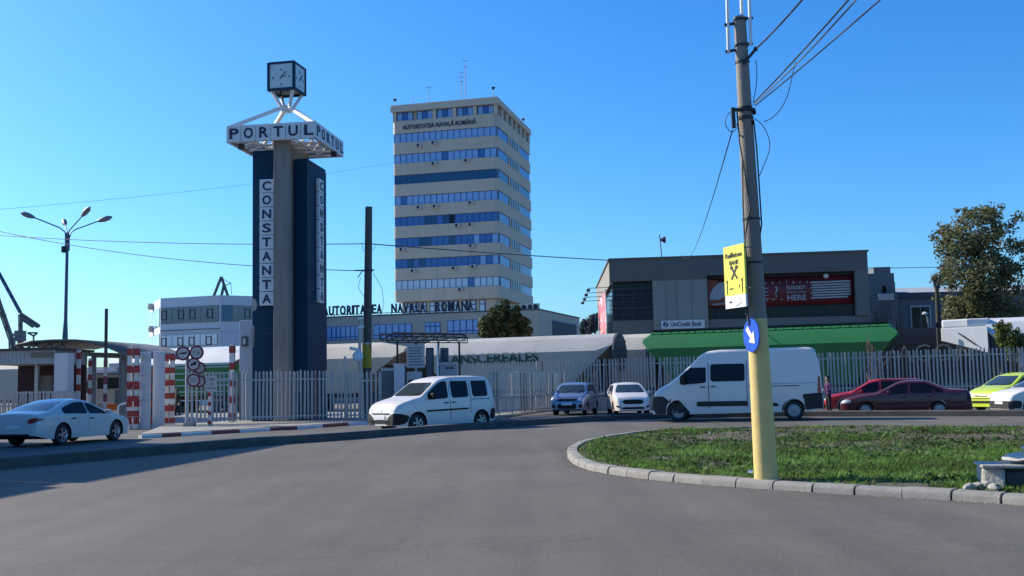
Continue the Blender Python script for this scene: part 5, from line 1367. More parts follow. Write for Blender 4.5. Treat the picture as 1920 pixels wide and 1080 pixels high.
# gatehouse canopy, fascia and pillar
gy = 46.5
a, b = at(-30, 684, gy), at(104, 656, gy)
gh = thing('gatehouse', 'grey gatehouse with a wide fascia, white corner pillar and dark red inside wall', 'gatehouse', (a.x, gy, SZ))
W_ = b.x - a.x; z0, z1 = a.z - SZ, b.z - SZ
m_ = MB(); m_.box(0, W_, 0, 3.5, z0, z1); m_.build('fascia', 'gate_fascia', gh)
m_ = MB(); 
for i in range(18): m_.box(W_ / 18 * i, W_ / 18 * i + .03, -.02, -.002, z0 + .02, z1 - .02)
m_.build('cladding_rib', 'gate_fascia', gh)
m_ = MB(); m_.box(-.05, W_ + .3, -.15, 3.6, z1 + .003, z1 + .09); m_.build('roof_edge', 'steel_dark', gh)
a2, b2 = at(103, 700, gy), at(130, 662, gy)
m_ = MB(); m_.box(W_ + .01, W_ + (b2.x - a2.x), -.12, .5, -.1, b2.z - SZ); m_.build('corner_pillar', 'pillar_white', gh)
m_ = MB(); m_.box(0, W_, 3.2, 3.45, -.1, z0 - .003); m_.build('inside_wall', 'maroon_wall', gh)
m_ = MB(); m_.box(at(50, 700, gy).x - a.x - .1, at(56, 700, gy).x - a.x - .1, 1.0, 1.2, -.1, z0 - .003); m_.build('inner_post', 'galv', gh)
m_ = MB(); m_.box(at(50, 700, gy).x - a.x, at(72, 700, gy).x - a.x, 1.3, 1.5, 1.6, z0 - .5); m_.build('inner_panel', 'canopy_grey', gh)
m_ = MB(); m_.box(at(58, 650, gy).x - a.x, at(102, 650, gy).x - a.x, -.025, -.003, z0 + .25, z0 + .5); m_.build('vent_strip', 'canopy_grey', gh)
# barrel canopy
cy = 49.5
ct = thing('barrel_canopy', 'curved grey canopy roof on trusses over the port gate lanes', 'canopy', (0, 0, 0))
pts = [at(x, y, cy) for x, y in ((28, 645), (60, 638.5), (100, 636), (140, 636), (170, 640), (200, 648), (222, 657), (239, 668))]
m_ = MB(); vs = [];
for p in pts: vs += [(p.x, cy, p.z), (p.x + .15, cy + 9, p.z + .12)]
n = len(pts); m_.add(vs, [(2 * i, 2 * i + 1, 2 * i + 3, 2 * i + 2) for i in range(n - 1)])
o = m_.build('roof_shell', 'canopy_grey', ct, smooth=60); md = o.modifiers.new('thickness', 'SOLIDIFY'); md.thickness = .10
m_ = MB(); 
low = [at(x, y, cy + .1) for x, y in ((22, 653), (48, 653), (75, 653), (100, 653), (124, 654))]
hi = [at(x, y, cy + .1) for x, y in ((30, 647), (62, 641), (88, 639), (112, 639), (126, 642))]
for i in range(4): m_.beam(low[i], hi[i + 1], .05); m_.beam(hi[i], low[i + 1], .05); m_.beam(low[i], low[i + 1], .07); m_.beam(hi[i], hi[i + 1], .05)
m_.build('front_truss', 'steel_dark', ct)
m_ = MB(); a, b = at(130, 660, cy + 5), at(238, 672, cy + 5)
for y_, zz_ in ((cy + 4, -.0), (cy + 8, -.1)): m_ = MB(); m_.beam((a.x, y_, a.z - .1), (b.x, y_, a.z - .25), .12, .2); m_.build('beam', 'steel_grey', ct)
for px, y_ in ((176, cy + .4), (128, cy + .3), (228, cy + 1), (236, cy + 8), (128, cy + 8)):
    q = at(px, 668, y_); m_ = MB(); m_.box(q.x - .09, q.x + .09, y_ - .09, y_ + .09, -.12, q.z); m_.build('post', 'steel_grey', ct)
striped(166, 171, 672, 49.0, 'faded thin red and white post under the middle of the barrel canopy', 5)
striped(283.3, 285.6, 690, 45.6, 'dark red banded post added to darken the gap between the white gate pillars', 4, m0='steel_dark')  # added so the gap between the pillars reads dark
q = at(186, 760, 53.0)
t = thing('lifted_barrier', 'white barrier arm tilted up beside a grey motor box under the canopy', 'barrier', (q.x, 53.0, SZ))
m_ = MB(); m_.box(-.2, .2, -.2, .2, 0, 1.05); m_.build('motor_box', 'gate_fascia', t, bevel=.02)
m_ = MB(); m_.beam((0, -.25, .95), (-.9, -.25, 3.0), .10, .06); m_.build('arm', 'stripe_white', t)
for k in range(3): m_ = MB(); m_.beam((-.15 - .25 * k, -.25, 1.29 + .57 * k), (-.25 - .25 * k, -.25, 1.52 + .57 * k), .112, .072); m_.build('red_band', 'stripe_red', t)
# tall thin mast
q = at(197, 760, 47.0)
t = thing('barrier_mast', 'thin mast with faded red and white bands rising above the canopy', 'mast', (q.x, 47.0, SZ))
H_ = at(198, 579, 47).z - SZ
m_ = MB(); m_.box(-.06, .06, -.06, .06, -.05, H_ * .52); m_.build('lower_shaft', 'sign_face', t)
m_ = MB(); m_.box(-.055, .055, -.055, .055, H_ * .521, H_); m_.build('upper_shaft', 'steel_dark', t)
for i in range(4): m_ = MB(); m_.box(-.066, .066, -.066, .066, .4 + i * .75, .75 + i * .75); m_.build('red_band', 'sign_rim', t)
# orange traffic drum
q = G(212, 790, SZ); q = at(212, 770, 51)
t = thing('traffic_barrel', 'orange plastic road barrier between the white coupe and the striped posts', 'barrier', (q.x, 51, SZ))
m_ = MB(); m_.prism([(-.35, -.2), (.35, -.2), (.35, .25), (-.35, .25)], 0, .15); m_.prism([(-.28, -.14), (.28, -.14), (.28, .18), (-.28, .18)], .15, 1.0); m_.build('body', 'orange', t, bevel=.03)
m_ = MB(); m_.box(-.29, .29, -.155, -.141, .55, .72); m_.build('reflector', 'stripe_white', t)
t = thing('tube_barrier', 'bent white tube railing left of the tall striped posts', 'railing', (at(226, 760, 45.0).x, 45.0, SZ))
m_ = MB(); m_.tube([(-.1, 0, 0), (-.1, 0, .95), (0, 0, 1.02), (.7, 0, 1.2)], .04, 8); m_.tube([(.55, 0, 0), (.55, 0, 1.15)], .04, 8); m_.build('tube', 'white_tube', t)

# ================================================================== four-armed street light
ly = 66.0
b = at(121.5, 760, ly); tp = at(126.5, 436, ly)
sl_ = thing('street_lamp', 'tall blue grey street lamp with four curved arms', 'street lamp', (b.x, ly, SZ))
def ll(px, py, dy=0): q = at(px, py, ly + dy); return Vector((q.x - b.x, dy, q.z - SZ))
H_ = tp.z - SZ
K['lamp_post'] = mat('lamp_post_paint', (.045, .085, .14), rough=.45, metal=.3)
m_ = MB(); m_.tube([(0, 0, -.1), ll(122, 630), ll(123, 600), ll(126.5, 436)], [.17, .17, .11, .085], 12); m_.build('post', 'lamp_post', sl_, smooth=40)
m_ = MB(); m_.tube([ll(126, 470), ll(126, 440)], .15, 10); m_.build('bracket', 'lamp_post', sl_)
m_ = MB(); q = ll(122, 468); m_.box(q.x - .15, q.x + .05, -.2, 0, q.z - .2, q.z + .2); m_.build('control_box', 'steel_dark', sl_)
for pts, hd, dy in (([(124, 452), (122, 435), (112, 427), (62, 407)], (48, 402), 0), ([(127, 445), (130, 432), (155, 404)], (162, 396), -1.2), ([(129, 450), (133, 436), (142, 430), (186, 414)], (199, 410), .3), ([(126, 445), (125, 430), (122, 421)], (120.5, 416), 2.2)):
    m_ = MB(); P = [ll(x, y, dy * (i / (len(pts) - 1))) for i, (x, y) in enumerate(pts)]; m_.tube(P, .04, 8); ar_ = m_.build('arm', 'lamp_post', sl_, smooth=50)
    h0 = P[-1]; h1 = ll(*hd, dy * 1.15); d = (h1 - h0); d = d.normalized() if d.length > .05 else Vector((0, 1, 0))
    m_ = MB(); L_ = .82
    m_.tube([h0 - d * .1, h0 + d * .05, h0 + d * .3, h0 + d * .6, h0 + d * L_], [.06, .12, .17, .16, .05], 10); m_.build('lamp_head', 'steel_grey', ar_, smooth=50)

# ================================================================== harbour cranes far off
def crane(label, y, segs, cab, group='harbour cranes'):
    t = thing('harbour_crane', label, 'crane', (at(segs[0][0][0], 640, y).x, y, 0), 0, group); x0 = t.location.x
    def L_(p, dy=0): q = at(p[0], p[1], y + dy); return Vector((q.x - x0, dy, q.z))
    for (a, b, w, m, nm) in segs:
        m_ = MB(); A_, B_ = L_(a), L_(b); s_ = w * y / FPX
        d = (B_ - A_).normalized(); n_ = Vector((-d.z, 0, d.x)) * s_ / 2
        if w >= 4:
            m_.beam(A_ + n_, B_ + n_, s_ * .28); m_.beam(A_ - n_, B_ - n_, s_ * .28)
            k = max(3, int((B_ - A_).length / (s_ * 1.6)))
            for i in range(k): m_.beam(A_.lerp(B_, i / k) + n_ * (1 if i % 2 else -1), A_.lerp(B_, (i + 1) / k) + n_ * (-1 if i % 2 else 1), s_ * .22)
            m_.beam(A_ + Vector((0, s_ * .6, 0)), B_ + Vector((0, s_ * .6, 0)), s_ * .75)
        else: m_.beam(A_, B_, s_)
        m_.build(nm, m, t)
    for (x0_, y0_, x1_, y1_, m) in cab:
        a, b = L_((x0_, y1_)), L_((x1_, y0_)); m_ = MB(); m_.box(a.x, b.x, -1.2, 1.2, a.z, b.z); m_.build('machine_house', m, t)
    return t
crane('blue jibbed harbour crane at the far left edge', 300, [((-25, 470), (38, 586), 5, 'crane_blue', 'jib'), ((36, 588), (72, 612), 7, 'crane_grey', 'counter_jib'), ((38, 590), (38, 640), 6, 'crane_grey', 'tower_leg'), ((40, 598), (62, 613), 4, 'crane_grey', 'strut'), ((38, 640), (38, 735), 8, 'crane_grey', 'tower')], [(30, 620, 46, 640, 'crane_grey')])
crane('grey harbour crane boom leaning in from the left edge', 330, [((-30, 490), (22, 640), 8, 'crane_grey', 'jib'), ((22, 640), (24, 735), 9, 'crane_grey', 'tower'), ((-2, 590), (12, 590), 2, 'crane_grey', 'platform'), ((24, 626), (36, 636), 3, 'crane_grey', 'strut')], [])
crane('small mushroom topped harbour mast behind the canopy', 290, [((63, 628), (63, 735), 2.5, 'crane_grey', 'mast'), ((52, 624), (63, 630), 3, 'crane_grey', 'arm'), ((70, 624), (63, 630), 3, 'crane_grey', 'arm'), ((52, 624), (70, 624), 3, 'crane_grey', 'arm')], [])
crane('small harbour crane showing above the white office roof', 420, [((415, 519), (399, 560), 4, 'crane_grey', 'jib'), ((415, 519), (429, 560), 4, 'crane_grey', 'jib'), ((420, 534), (414, 560), 4, 'crane_grey', 'tower'), ((416, 522), (433, 531), 1, 'crane_grey', 'stay'), ((433, 531), (420, 536), 1.4, 'crane_grey', 'arm'), ((433, 531), (434, 552), .8, 'crane_grey', 'stay'), ((414, 560), (414, 735), 6, 'crane_grey', 'tower')], [])
# ================================================================== vehicles
class Car:
    def __init__(s, sp):
        s.__dict__.update(sp)
        xs = np.arange(0, s.L + .005, .01); s.xs = xs
        def sm(T, win):
            y = np.interp(xs, [a for a, _ in T], [b for _, b in T]); k = max(1, int(win / .01)); 
            yp = np.concatenate([[y[0]] * k, y, [y[-1]] * k]); ker = np.ones(k) / k
            return np.convolve(np.convolve(yp, ker, 'same'), ker, 'same')[k:-k]
        raw = np.interp(xs, [a for a, _ in s.top], [b for _, b in s.top])
        t1 = sm(s.top, .10)
        w_ = np.clip(np.minimum(xs, s.L - xs) / .12, 0, 1)
        s.T = raw * (1 - w_) + t1 * w_
        s.B = sm(s.belt, .3); s.P = sm(s.plan, .12)
        s.Bo = np.interp(xs, [a for a, _ in s.bot], [b for _, b in s.bot])
    def ip(s, A, q): return float(np.interp(q, s.xs, A))
    def X(s, q): return s.wb / 2 + s.fo - q
    def wside(s, q, z):
        h = s.W / 2 * s.ip(s.P, q); b = s.ip(s.B, q)
        if z <= b: return h - .055 * max(0, (.55 - z) / .55) ** 2 - .018 * max(0, (z - .62) / max(.1, b - .62)) ** 2
        return h - .018 - s.tumble * (z - b) / (s.H - b)
    def zb(s, q):
        z = s.ip(s.Bo, q)
        for c in (s.fo, s.fo + s.wb):
            d = abs(q - c); ra = s.R + s.arch
            if d < ra: z = max(z, s.R + math.sqrt(ra * ra - d * d) * 1.0)
        return z
    def body(s):
        st = set(np.linspace(0, s.L, 56)) | {.01, .03, .06, .1, s.L - .01, s.L - .03, s.L - .07}
        for c in (s.fo, s.fo + s.wb):
            ra = s.R + s.arch
            st |= {c - ra - .002, c + ra + .002, c - ra + .001, c + ra - .001} | {c + ra * math.sin(a) for a in np.linspace(-1.5, 1.5, 17)}
        st = sorted(st); rows = []
        for q in st:
            zb, zt = s.zb(q), s.ip(s.T, q); zb = min(zb, zt - .1)
            r = min(s.rc, (zt - zb) * .35); w = s.wside(q, zt - r)
            h = []
            bl = s.ip(s.B, q)
            zz = list(np.linspace(zb, zt - r, 9))
            if zb < bl < zt - r: zz[int(np.argmin([abs(z - bl) for z in zz[1:-1]])) + 1] = bl
            for z in zz: h.append((s.wside(q, z), z))
            for a in np.linspace(0, R(90), 6)[1:]: h.append((w - r + r * math.cos(a), zt - r + r * math.sin(a)))
            cr = s.crown * w
            for f in (.66, .33): h.append(((w - r) * f, zt + cr * (1 - f * f)))
            x = s.X(q)
            rows.append([(x, y, z) for y, z in h] + [(x, 0, zt + cr)] + [(x, -y, z) for y, z in h[::-1]])
        n = len(rows[0]); mb = MB()
        fs = []; under = []
        for i in range(len(rows) - 1):
            for j in range(n):
                if j == n - 1: under.append(len(fs))
                fs.append((i * n + j, (i + 1) * n + j, (i + 1) * n + (j + 1) % n, i * n + (j + 1) % n))
        fs += [tuple(range(n)), tuple((len(rows) - 1) * n + j for j in range(n))[::-1]]
        mb.add([p for r_ in rows for p in r_], fs)
        me = mb.mesh('body', s.paint, smooth=32)
        me.materials.append(K['black_trim'])
        for k in under: me.polygons[k].material_index = 1
        s.bvh = BVHTree.FromPolygons([v.co.copy() for v in me.vertices], [tuple(p.vertices) for p in me.polygons])
        return me
    def hit(s, a, b, side, off):
        """a, b: (s, z) for sides, (y, z) for front/rear, (s, y) for top"""
        if side in 'LR':
            sg = 1 if side == 'L' else -1; o, d = Vector((s.X(a), sg * 3, b)), Vector((0, -sg, 0))
        elif side == 'F': o, d = Vector((9, a, b)), Vector((-1, 0, 0))
        elif side == 'B': o, d = Vector((-9, a, b)), Vector((1, 0, 0))
        else: o, d = Vector((s.X(a), b, 6)), Vector((0, 0, -1))
        p, nrm, *_ = s.bvh.ray_cast(o, d)
        if p is None: p, nrm, *_ = s.bvh.find_nearest(o + d * (3 - s.W / 2 if side in 'LR' else 4))
        return p - d * off, p + d * .012
    def patch(s, nm, m, poly, side, off, parent, nu=8, nv=5, rnd=1, label=None):
        P = [Vector((a, b)) for a, b in poly]
        for _ in range(rnd):
            Q = []
            for i in range(len(P)):
                a, b = P[i], P[(i + 1) % len(P)]
                t = min(.25, .06 / max(.01, (b - a).length)) if _ == 0 else .25
                Q += [a.lerp(b, t), a.lerp(b, 1 - t)]
            P = Q
        us = [p.x for p in P]; u0, u1 = min(us), max(us)
        ul = sorted(set(list(np.linspace(u0 + 1e-4, u1 - 1e-4, nu + 1)) + [min(max(u, u0 + 1e-4), u1 - 1e-4) for u in us]))
        ul = [u for i, u in enumerate(ul) if i == 0 or u - ul[i - 1] > 2e-4]
        grid = []
        for u in ul:
            vs_ = []
            for i in range(len(P)):
                a, b = P[i], P[(i + 1) % len(P)]
                if (a.x - u) * (b.x - u) <= 0 and abs(a.x - b.x) > 1e-9: vs_.append(a.y + (b.y - a.y) * (u - a.x) / (b.x - a.x))
            if len(vs_) < 2: continue
            lo, hi = min(vs_), max(vs_)
            grid.append([s.hit(u, lo + (hi - lo) * j / nv, side, off) for j in range(nv + 1)])
        mb = MB(); n = nv + 1; ng = len(grid)
        mb.add([g[0] for r_ in grid for g in r_], [(i * n + j, i * n + j + 1, (i + 1) * n + j + 1, (i + 1) * n + j) for i in range(ng - 1) for j in range(nv)])
        rim = [(i, 0) for i in range(ng)] + [(ng - 1, j) for j in range(1, n)] + [(i, nv) for i in range(ng - 2, -1, -1)] + [(0, j) for j in range(nv - 1, 0, -1)]
        k = len(rim); mb.add([grid[i][j][0] for i, j in rim] + [grid[i][j][1] for i, j in rim], [(a, (a + 1) % k, k + (a + 1) % k, k + a) for a in range(k)])
        me = mb.mesh(nm, m, smooth=40)
        return link(nm, me, parent, label=label)

WHEEL = {}
def wheel(parent, x, y, R_, W_, rim, sg):
    key = (round(R_, 3), W_, rim)
    if key not in WHEEL:
        t = MB(); t.lathe([(R_ * .64, -W_ / 2), (R_ * .93, -W_ / 2), (R_ * .985, -W_ * .38), (R_, -W_ * .2), (R_, W_ * .2), (R_ * .985, W_ * .38), (R_ * .93, W_ / 2), (R_ * .64, W_ / 2)], 28, 'y', caps=False)
        r_ = MB()
        if rim == 'alloy':
            r_.lathe([(R_ * .56, .5 * W_ - .03), (R_ * .64, W_ * .5), (R_ * .66, W_ * .5 + .004), (R_ * .66, W_ * .3), (R_ * .56, W_ * .3)], 28, 'y', caps=False)
            for i in range(10):
                a = 2 * math.pi * (i // 2) / 5 + (.16 if i % 2 else -.16); r_.beam((math.cos(a) * .04, W_ * .47, math.sin(a) * .04), (math.cos(a) * R_ * .6, W_ * .48, math.sin(a) * R_ * .6), .03, .03, up=(0, 1, 0))
            r_.lathe([(0, W_ * .51), (.045, W_ * .51), (.05, W_ * .4), (0, W_ * .4)], 14, 'y')
        else:
            r_.lathe([(0, W_ * .42), (R_ * .18, W_ * .45), (R_ * .30, W_ * .36), (R_ * .48, W_ * .42), (R_ * .58, W_ * .36), (R_ * .64, W_ * .5), (R_ * .66, W_ * .5), (R_ * .66, W_ * .2), (0, W_ * .2)], 28, 'y')
        d = MB(); d.lathe([(0, W_ * .28), (R_ * .63, W_ * .28), (R_ * .63, 0), (0, 0)], 20, 'y')  # black disc stands for the shaded hollow behind the spokes
        WHEEL[key] = (t.mesh('wheel', 'rubber', 40), r_.mesh('rim', 'alloy' if rim == 'alloy' else 'steel_rim', 40), d.mesh('dark_dish', 'black_trim'))
    a, b, c = WHEEL[key]
    o = link('wheel', a, parent, (x, y, R_)); link('rim', b, o, rz=0 if sg > 0 else math.pi); 
    if rim == 'alloy': link('dark_dish', c, o, rz=0 if sg > 0 else math.pi)
    return o

def build_car(name, label, cat, loc, fwd, sp, scale=1.0, group='vehicles by the port gate'):
    d = dict(arch=.05, rc=.10, crown=.05, tumble=.20, rim='alloy', tw=.20, handle='black_trim', bumper=None, mirror=None, pillar=.09)
    d.update(sp); c = Car(d)
    t = thing(name, label, cat, loc, math.atan2(fwd[1], fwd[0]), group, scale)
    body = link('body', c.body(), t)
    for sx in (1, -1):
        for sy in (1, -1): wheel(t, sx * c.wb / 2, sy * (c.W / 2 - c.tw / 2 - .035), c.R, c.tw, c.rim, sy)
    T = lambda q: c.ip(c.T, q); Bl = lambda q: c.ip(c.B, q)
    def win_poly(s0, s1, gap=.085, low=.015):
        q = np.linspace(s0, s1, 16); up_ = [(a, min(T(a) - gap, c.H - c.rail)) for a in q]
        up_ = [(a, z) for a, z in up_ if z > Bl(a) + low + .02]
        return [(up_[0][0], Bl(up_[0][0]) + low), (up_[-1][0], Bl(up_[-1][0]) + low)] + up_[::-1]
    for side in 'LR':
        sg = 1 if side == 'L' else -1
        for (s0, s1, w) in c.doors:
            dp = win = None
            zlo = .30 if c.H < 1.6 else .34
            z1 = lambda q: Bl(q) - .01
            dp = c.patch('door', c.paint, [(s0, z1(s0)), (s0 + .0, zlo + .12), (s0 + .06, zlo), (s1 - .06, zlo), (s1, zlo + .12), (s1, z1(s1))] if w[2] else [(s0, z1(s0)), (s0, zlo), (s1 - .30, zlo), (s1 - .10, zlo + .33), (s1, zlo + .52), (s1, z1(s1))], side, .006, t, 10, 6, 1)
            if w[0] is not None: c.patch('window', c.glass if hasattr(c, 'glass') else 'car_glass', win_poly(w[0], w[1]), side, .010, dp, 12, 5, 1)
            hq = s1 - .16 if not w[3] else s0 + .12
            m_ = MB(); p, _ = c.hit(hq, Bl(hq) - .13, side, .03); m_.box(p.x - .085, p.x + .085, p.y - .02, p.y + .02, p.z - .016, p.z + .016); m_.build('handle', c.handle, dp, bevel=.008)
        for (s0, s1) in c.quarter: c.patch('quarter_window', 'car_glass', win_poly(s0, s1), side, .010, t, 8, 5, 1)
        mq = c.mirror_s; p, _ = c.hit(mq, Bl(mq) + .06, side, .0)
        m_ = MB(); m_.box(p.x - .05, p.x + .07, p.y + sg * .02, p.y + sg * .21, p.z - .04, p.z + c.mirror_h); mo_ = m_.build('mirror', c.mirror or c.paint, t, bevel=.03)
    # windscreens
    def screen(nm, sb, sr, side, m='car_glass'):
        za, zc = T(sb) + .015, T(sr) - .015; wa = c.wside(sb, za) - c.pillar; wc = c.wside(sr, zc) - c.pillar - .02
        c.patch(nm, m, [(-wa, za), (wa, za), (wc, zc), (-wc, zc)], side, .008, t, 12, 8, 1)
    screen('windscreen', *c.ws, 'F', 'screen_glass')
    if c.rw: screen('rear_window', *c.rw, 'B', 'screen_glass')
    for y_ in (.25, -.35):
        p, _ = c.hit(y_, T(c.ws[0]) + .02, 'F', .02); p2, _ = c.hit(y_ + .38, T(c.ws[0]) + .10, 'F', .02)
        m_ = MB(); m_.beam(p, p2, .02); m_.build('wiper', 'black_trim', t)
    for q in c.patches:
        nm, m, poly, side, off = q[:5]; rnd = q[5] if len(q) > 5 else 1
        if side == 'S': [c.patch(nm, m, poly, s_, off, t, 10, 4, rnd) for s_ in 'LR']
        elif side == 'FM':
            c.patch(nm, m, poly, 'F', off, t, 10, 4, rnd); c.patch(nm, m, [(-a, b) for a, b in poly], 'F', off, t, 10, 4, rnd)
        elif side == 'BM':
            c.patch(nm, m, poly, 'B', off, t, 10, 4, rnd); c.patch(nm, m, [(-a, b) for a, b in poly], 'B', off, t, 10, 4, rnd)
        else: c.patch(nm, m, poly, side, off, t, 10, 4, rnd)
    return t, c
K['screen_glass'] = glass('screen_glass', (.03, .045, .055), .03)

plan_std = [(0, .80), (.06, .88), (.2, .95), (.6, .99), (1.2, 1), (3.2, 1), (3.7, .98)]
def pl(L, rear=.86): return plan_std + [(L - .3, .95), (L - .08, .90), (L, rear)]
# 1 white coupe-sedan
coupe = dict(L=4.80, W=1.86, H=1.42, fo=.95, wb=2.71, R=.335, paint='pearl_paint', rail=.085, tumble=.30, rc=.13,
    top=[(0, .50), (.04, .66), (.25, .77), (1.0, .92), (1.30, .97), (2.15, 1.35), (2.6, 1.42), (3.0, 1.40), (3.6, 1.25), (4.2, 1.05), (4.55, 1.0), (4.72, .97), (4.76, .90), (4.8, .55)],
    belt=[(0, .70), (1.2, .90), (2.5, .94), (4.2, .98), (4.8, .92)], plan=pl(4.8), bot=[(0, .22), (.3, .2), (4.3, .22), (4.8, .34)],
    doors=[(1.32, 2.45, (1.50, 2.40, True, 0)), (2.47, 3.35, (2.46, 3.62, False, 0))], quarter=[], ws=(1.32, 2.2), rw=(4.14, 3.12), mirror_s=1.55, mirror_h=.09,
    patches=[('tail_light', 'tail_red', [(.48, .74), (.60, .70), (.84, .77), (.90, .86), (.70, .89), (.52, .84)], 'BM', .008, 2),
             ('rear_bumper', 'black_trim', [(-.66, .28), (.66, .28), (.60, .40), (-.60, .40)], 'B', .012), ('number_plate', 'plate', [(-.26, .57), (.26, .57), (.26, .67), (-.26, .67)], 'B', .012, 0),
             ('headlight', 'lamp_glass', [(.45, .62), (.80, .64), (.86, .74), (.60, .72)], 'FM', .008), ('grille', 'black_trim', [(-.40, .55), (.40, .55), (.45, .66), (-.45, .66)], 'F', .01)])
# 2 white minivan
minivan = dict(L=4.21, W=1.83, H=1.81, fo=.86, wb=2.70, R=.315, paint='white_paint', rail=.15, tumble=.17, rc=.11, handle='black_trim', mirror='black_trim',
    top=[(0, .52), (.04, .76), (.10, .88), (.3, .98), (.7, 1.09), (1.0, 1.15), (1.62, 1.60), (1.85, 1.72), (2.3, 1.80), (3.5, 1.81), (3.98, 1.77), (4.10, 1.55), (4.17, 1.1), (4.21, .55)],
    belt=[(0, .8), (.9, 1.0), (1.5, 1.06), (3.0, 1.10), (4.2, 1.12)], plan=[(0, .78), (.08, .86), (.3, .94), (.7, .99), (1.2, 1), (3.5, 1), (4.0, .97), (4.21, .92)], bot=[(0, .24), (.4, .22), (3.9, .24), (4.21, .32)], tw=.19,
    doors=[(1.12, 2.18, (1.28, 2.12, True, 0)), (2.22, 3.05, (2.28, 3.00, True, 1))], quarter=[(3.18, 3.86)], ws=(1.04, 1.70), rw=(4.12, 3.99), mirror_s=1.42, mirror_h=.16,
    patches=[('front_bumper', 'grey_trim', [(.30, .25), (.86, .25), (.90, .60), (.72, .66), (.45, .52)], 'FM', .012, 2), ('wheel_arch', 'black_trim', [(.05, .30), (.42, .30), (.42, .50), (.24, .62), (.03, .58)], 'S', .010, 2),
             ('lower_grille', 'black_trim', [(-.55, .30), (.55, .30), (.60, .42), (-.60, .42)], 'F', .012), ('upper_grille', 'black_trim', [(-.48, .60), (.48, .60), (.55, .645), (-.55, .645)], 'F', .012),
             ('headlight', 'lamp_glass', [(.48, .70), (.80, .73), (.86, .92), (.62, .88)], 'FM', .008, 2), ('number_plate', 'plate', [(-.26, .44), (.26, .44), (.26, .56), (-.26, .56)], 'F', .02, 0),
             ('badge', 'chrome', [(-.05, .74), (0, .68), (.05, .74), (0, .80)], 'F', .012, 0), ('side_trim', 'black_trim', [(1.20, .66), (2.98, .70), (2.98, .755), (1.20, .715)], 'S', .022, 1),
             ('door_seam', 'black_trim', [(2.195, .40), (2.21, .40), (2.21, 1.60), (2.195, 1.60)], 'S', .007, 0), ('door_seam', 'black_trim', [(3.07, .60), (3.085, .60), (3.085, 1.60), (3.07, 1.60)], 'S', .007, 0), ('slide_rail', 'grey_trim', [(3.12, 1.02), (3.95, 1.035), (3.95, 1.055), (3.12, 1.04)], 'S', .012, 0), ('tail_light', 'tail_red', [(.72, .9), (.83, .9), (.80, 1.5), (.72, 1.5)], 'BM', .01), ('rear_bumper', 'black_trim', [(-.8, .34), (.8, .34), (.8, .62), (-.8, .62)], 'B', .012), ('rear_corner', 'black_trim', [(3.93, .34), (4.19, .34), (4.19, .74), (3.98, .68)], 'S', .012)])
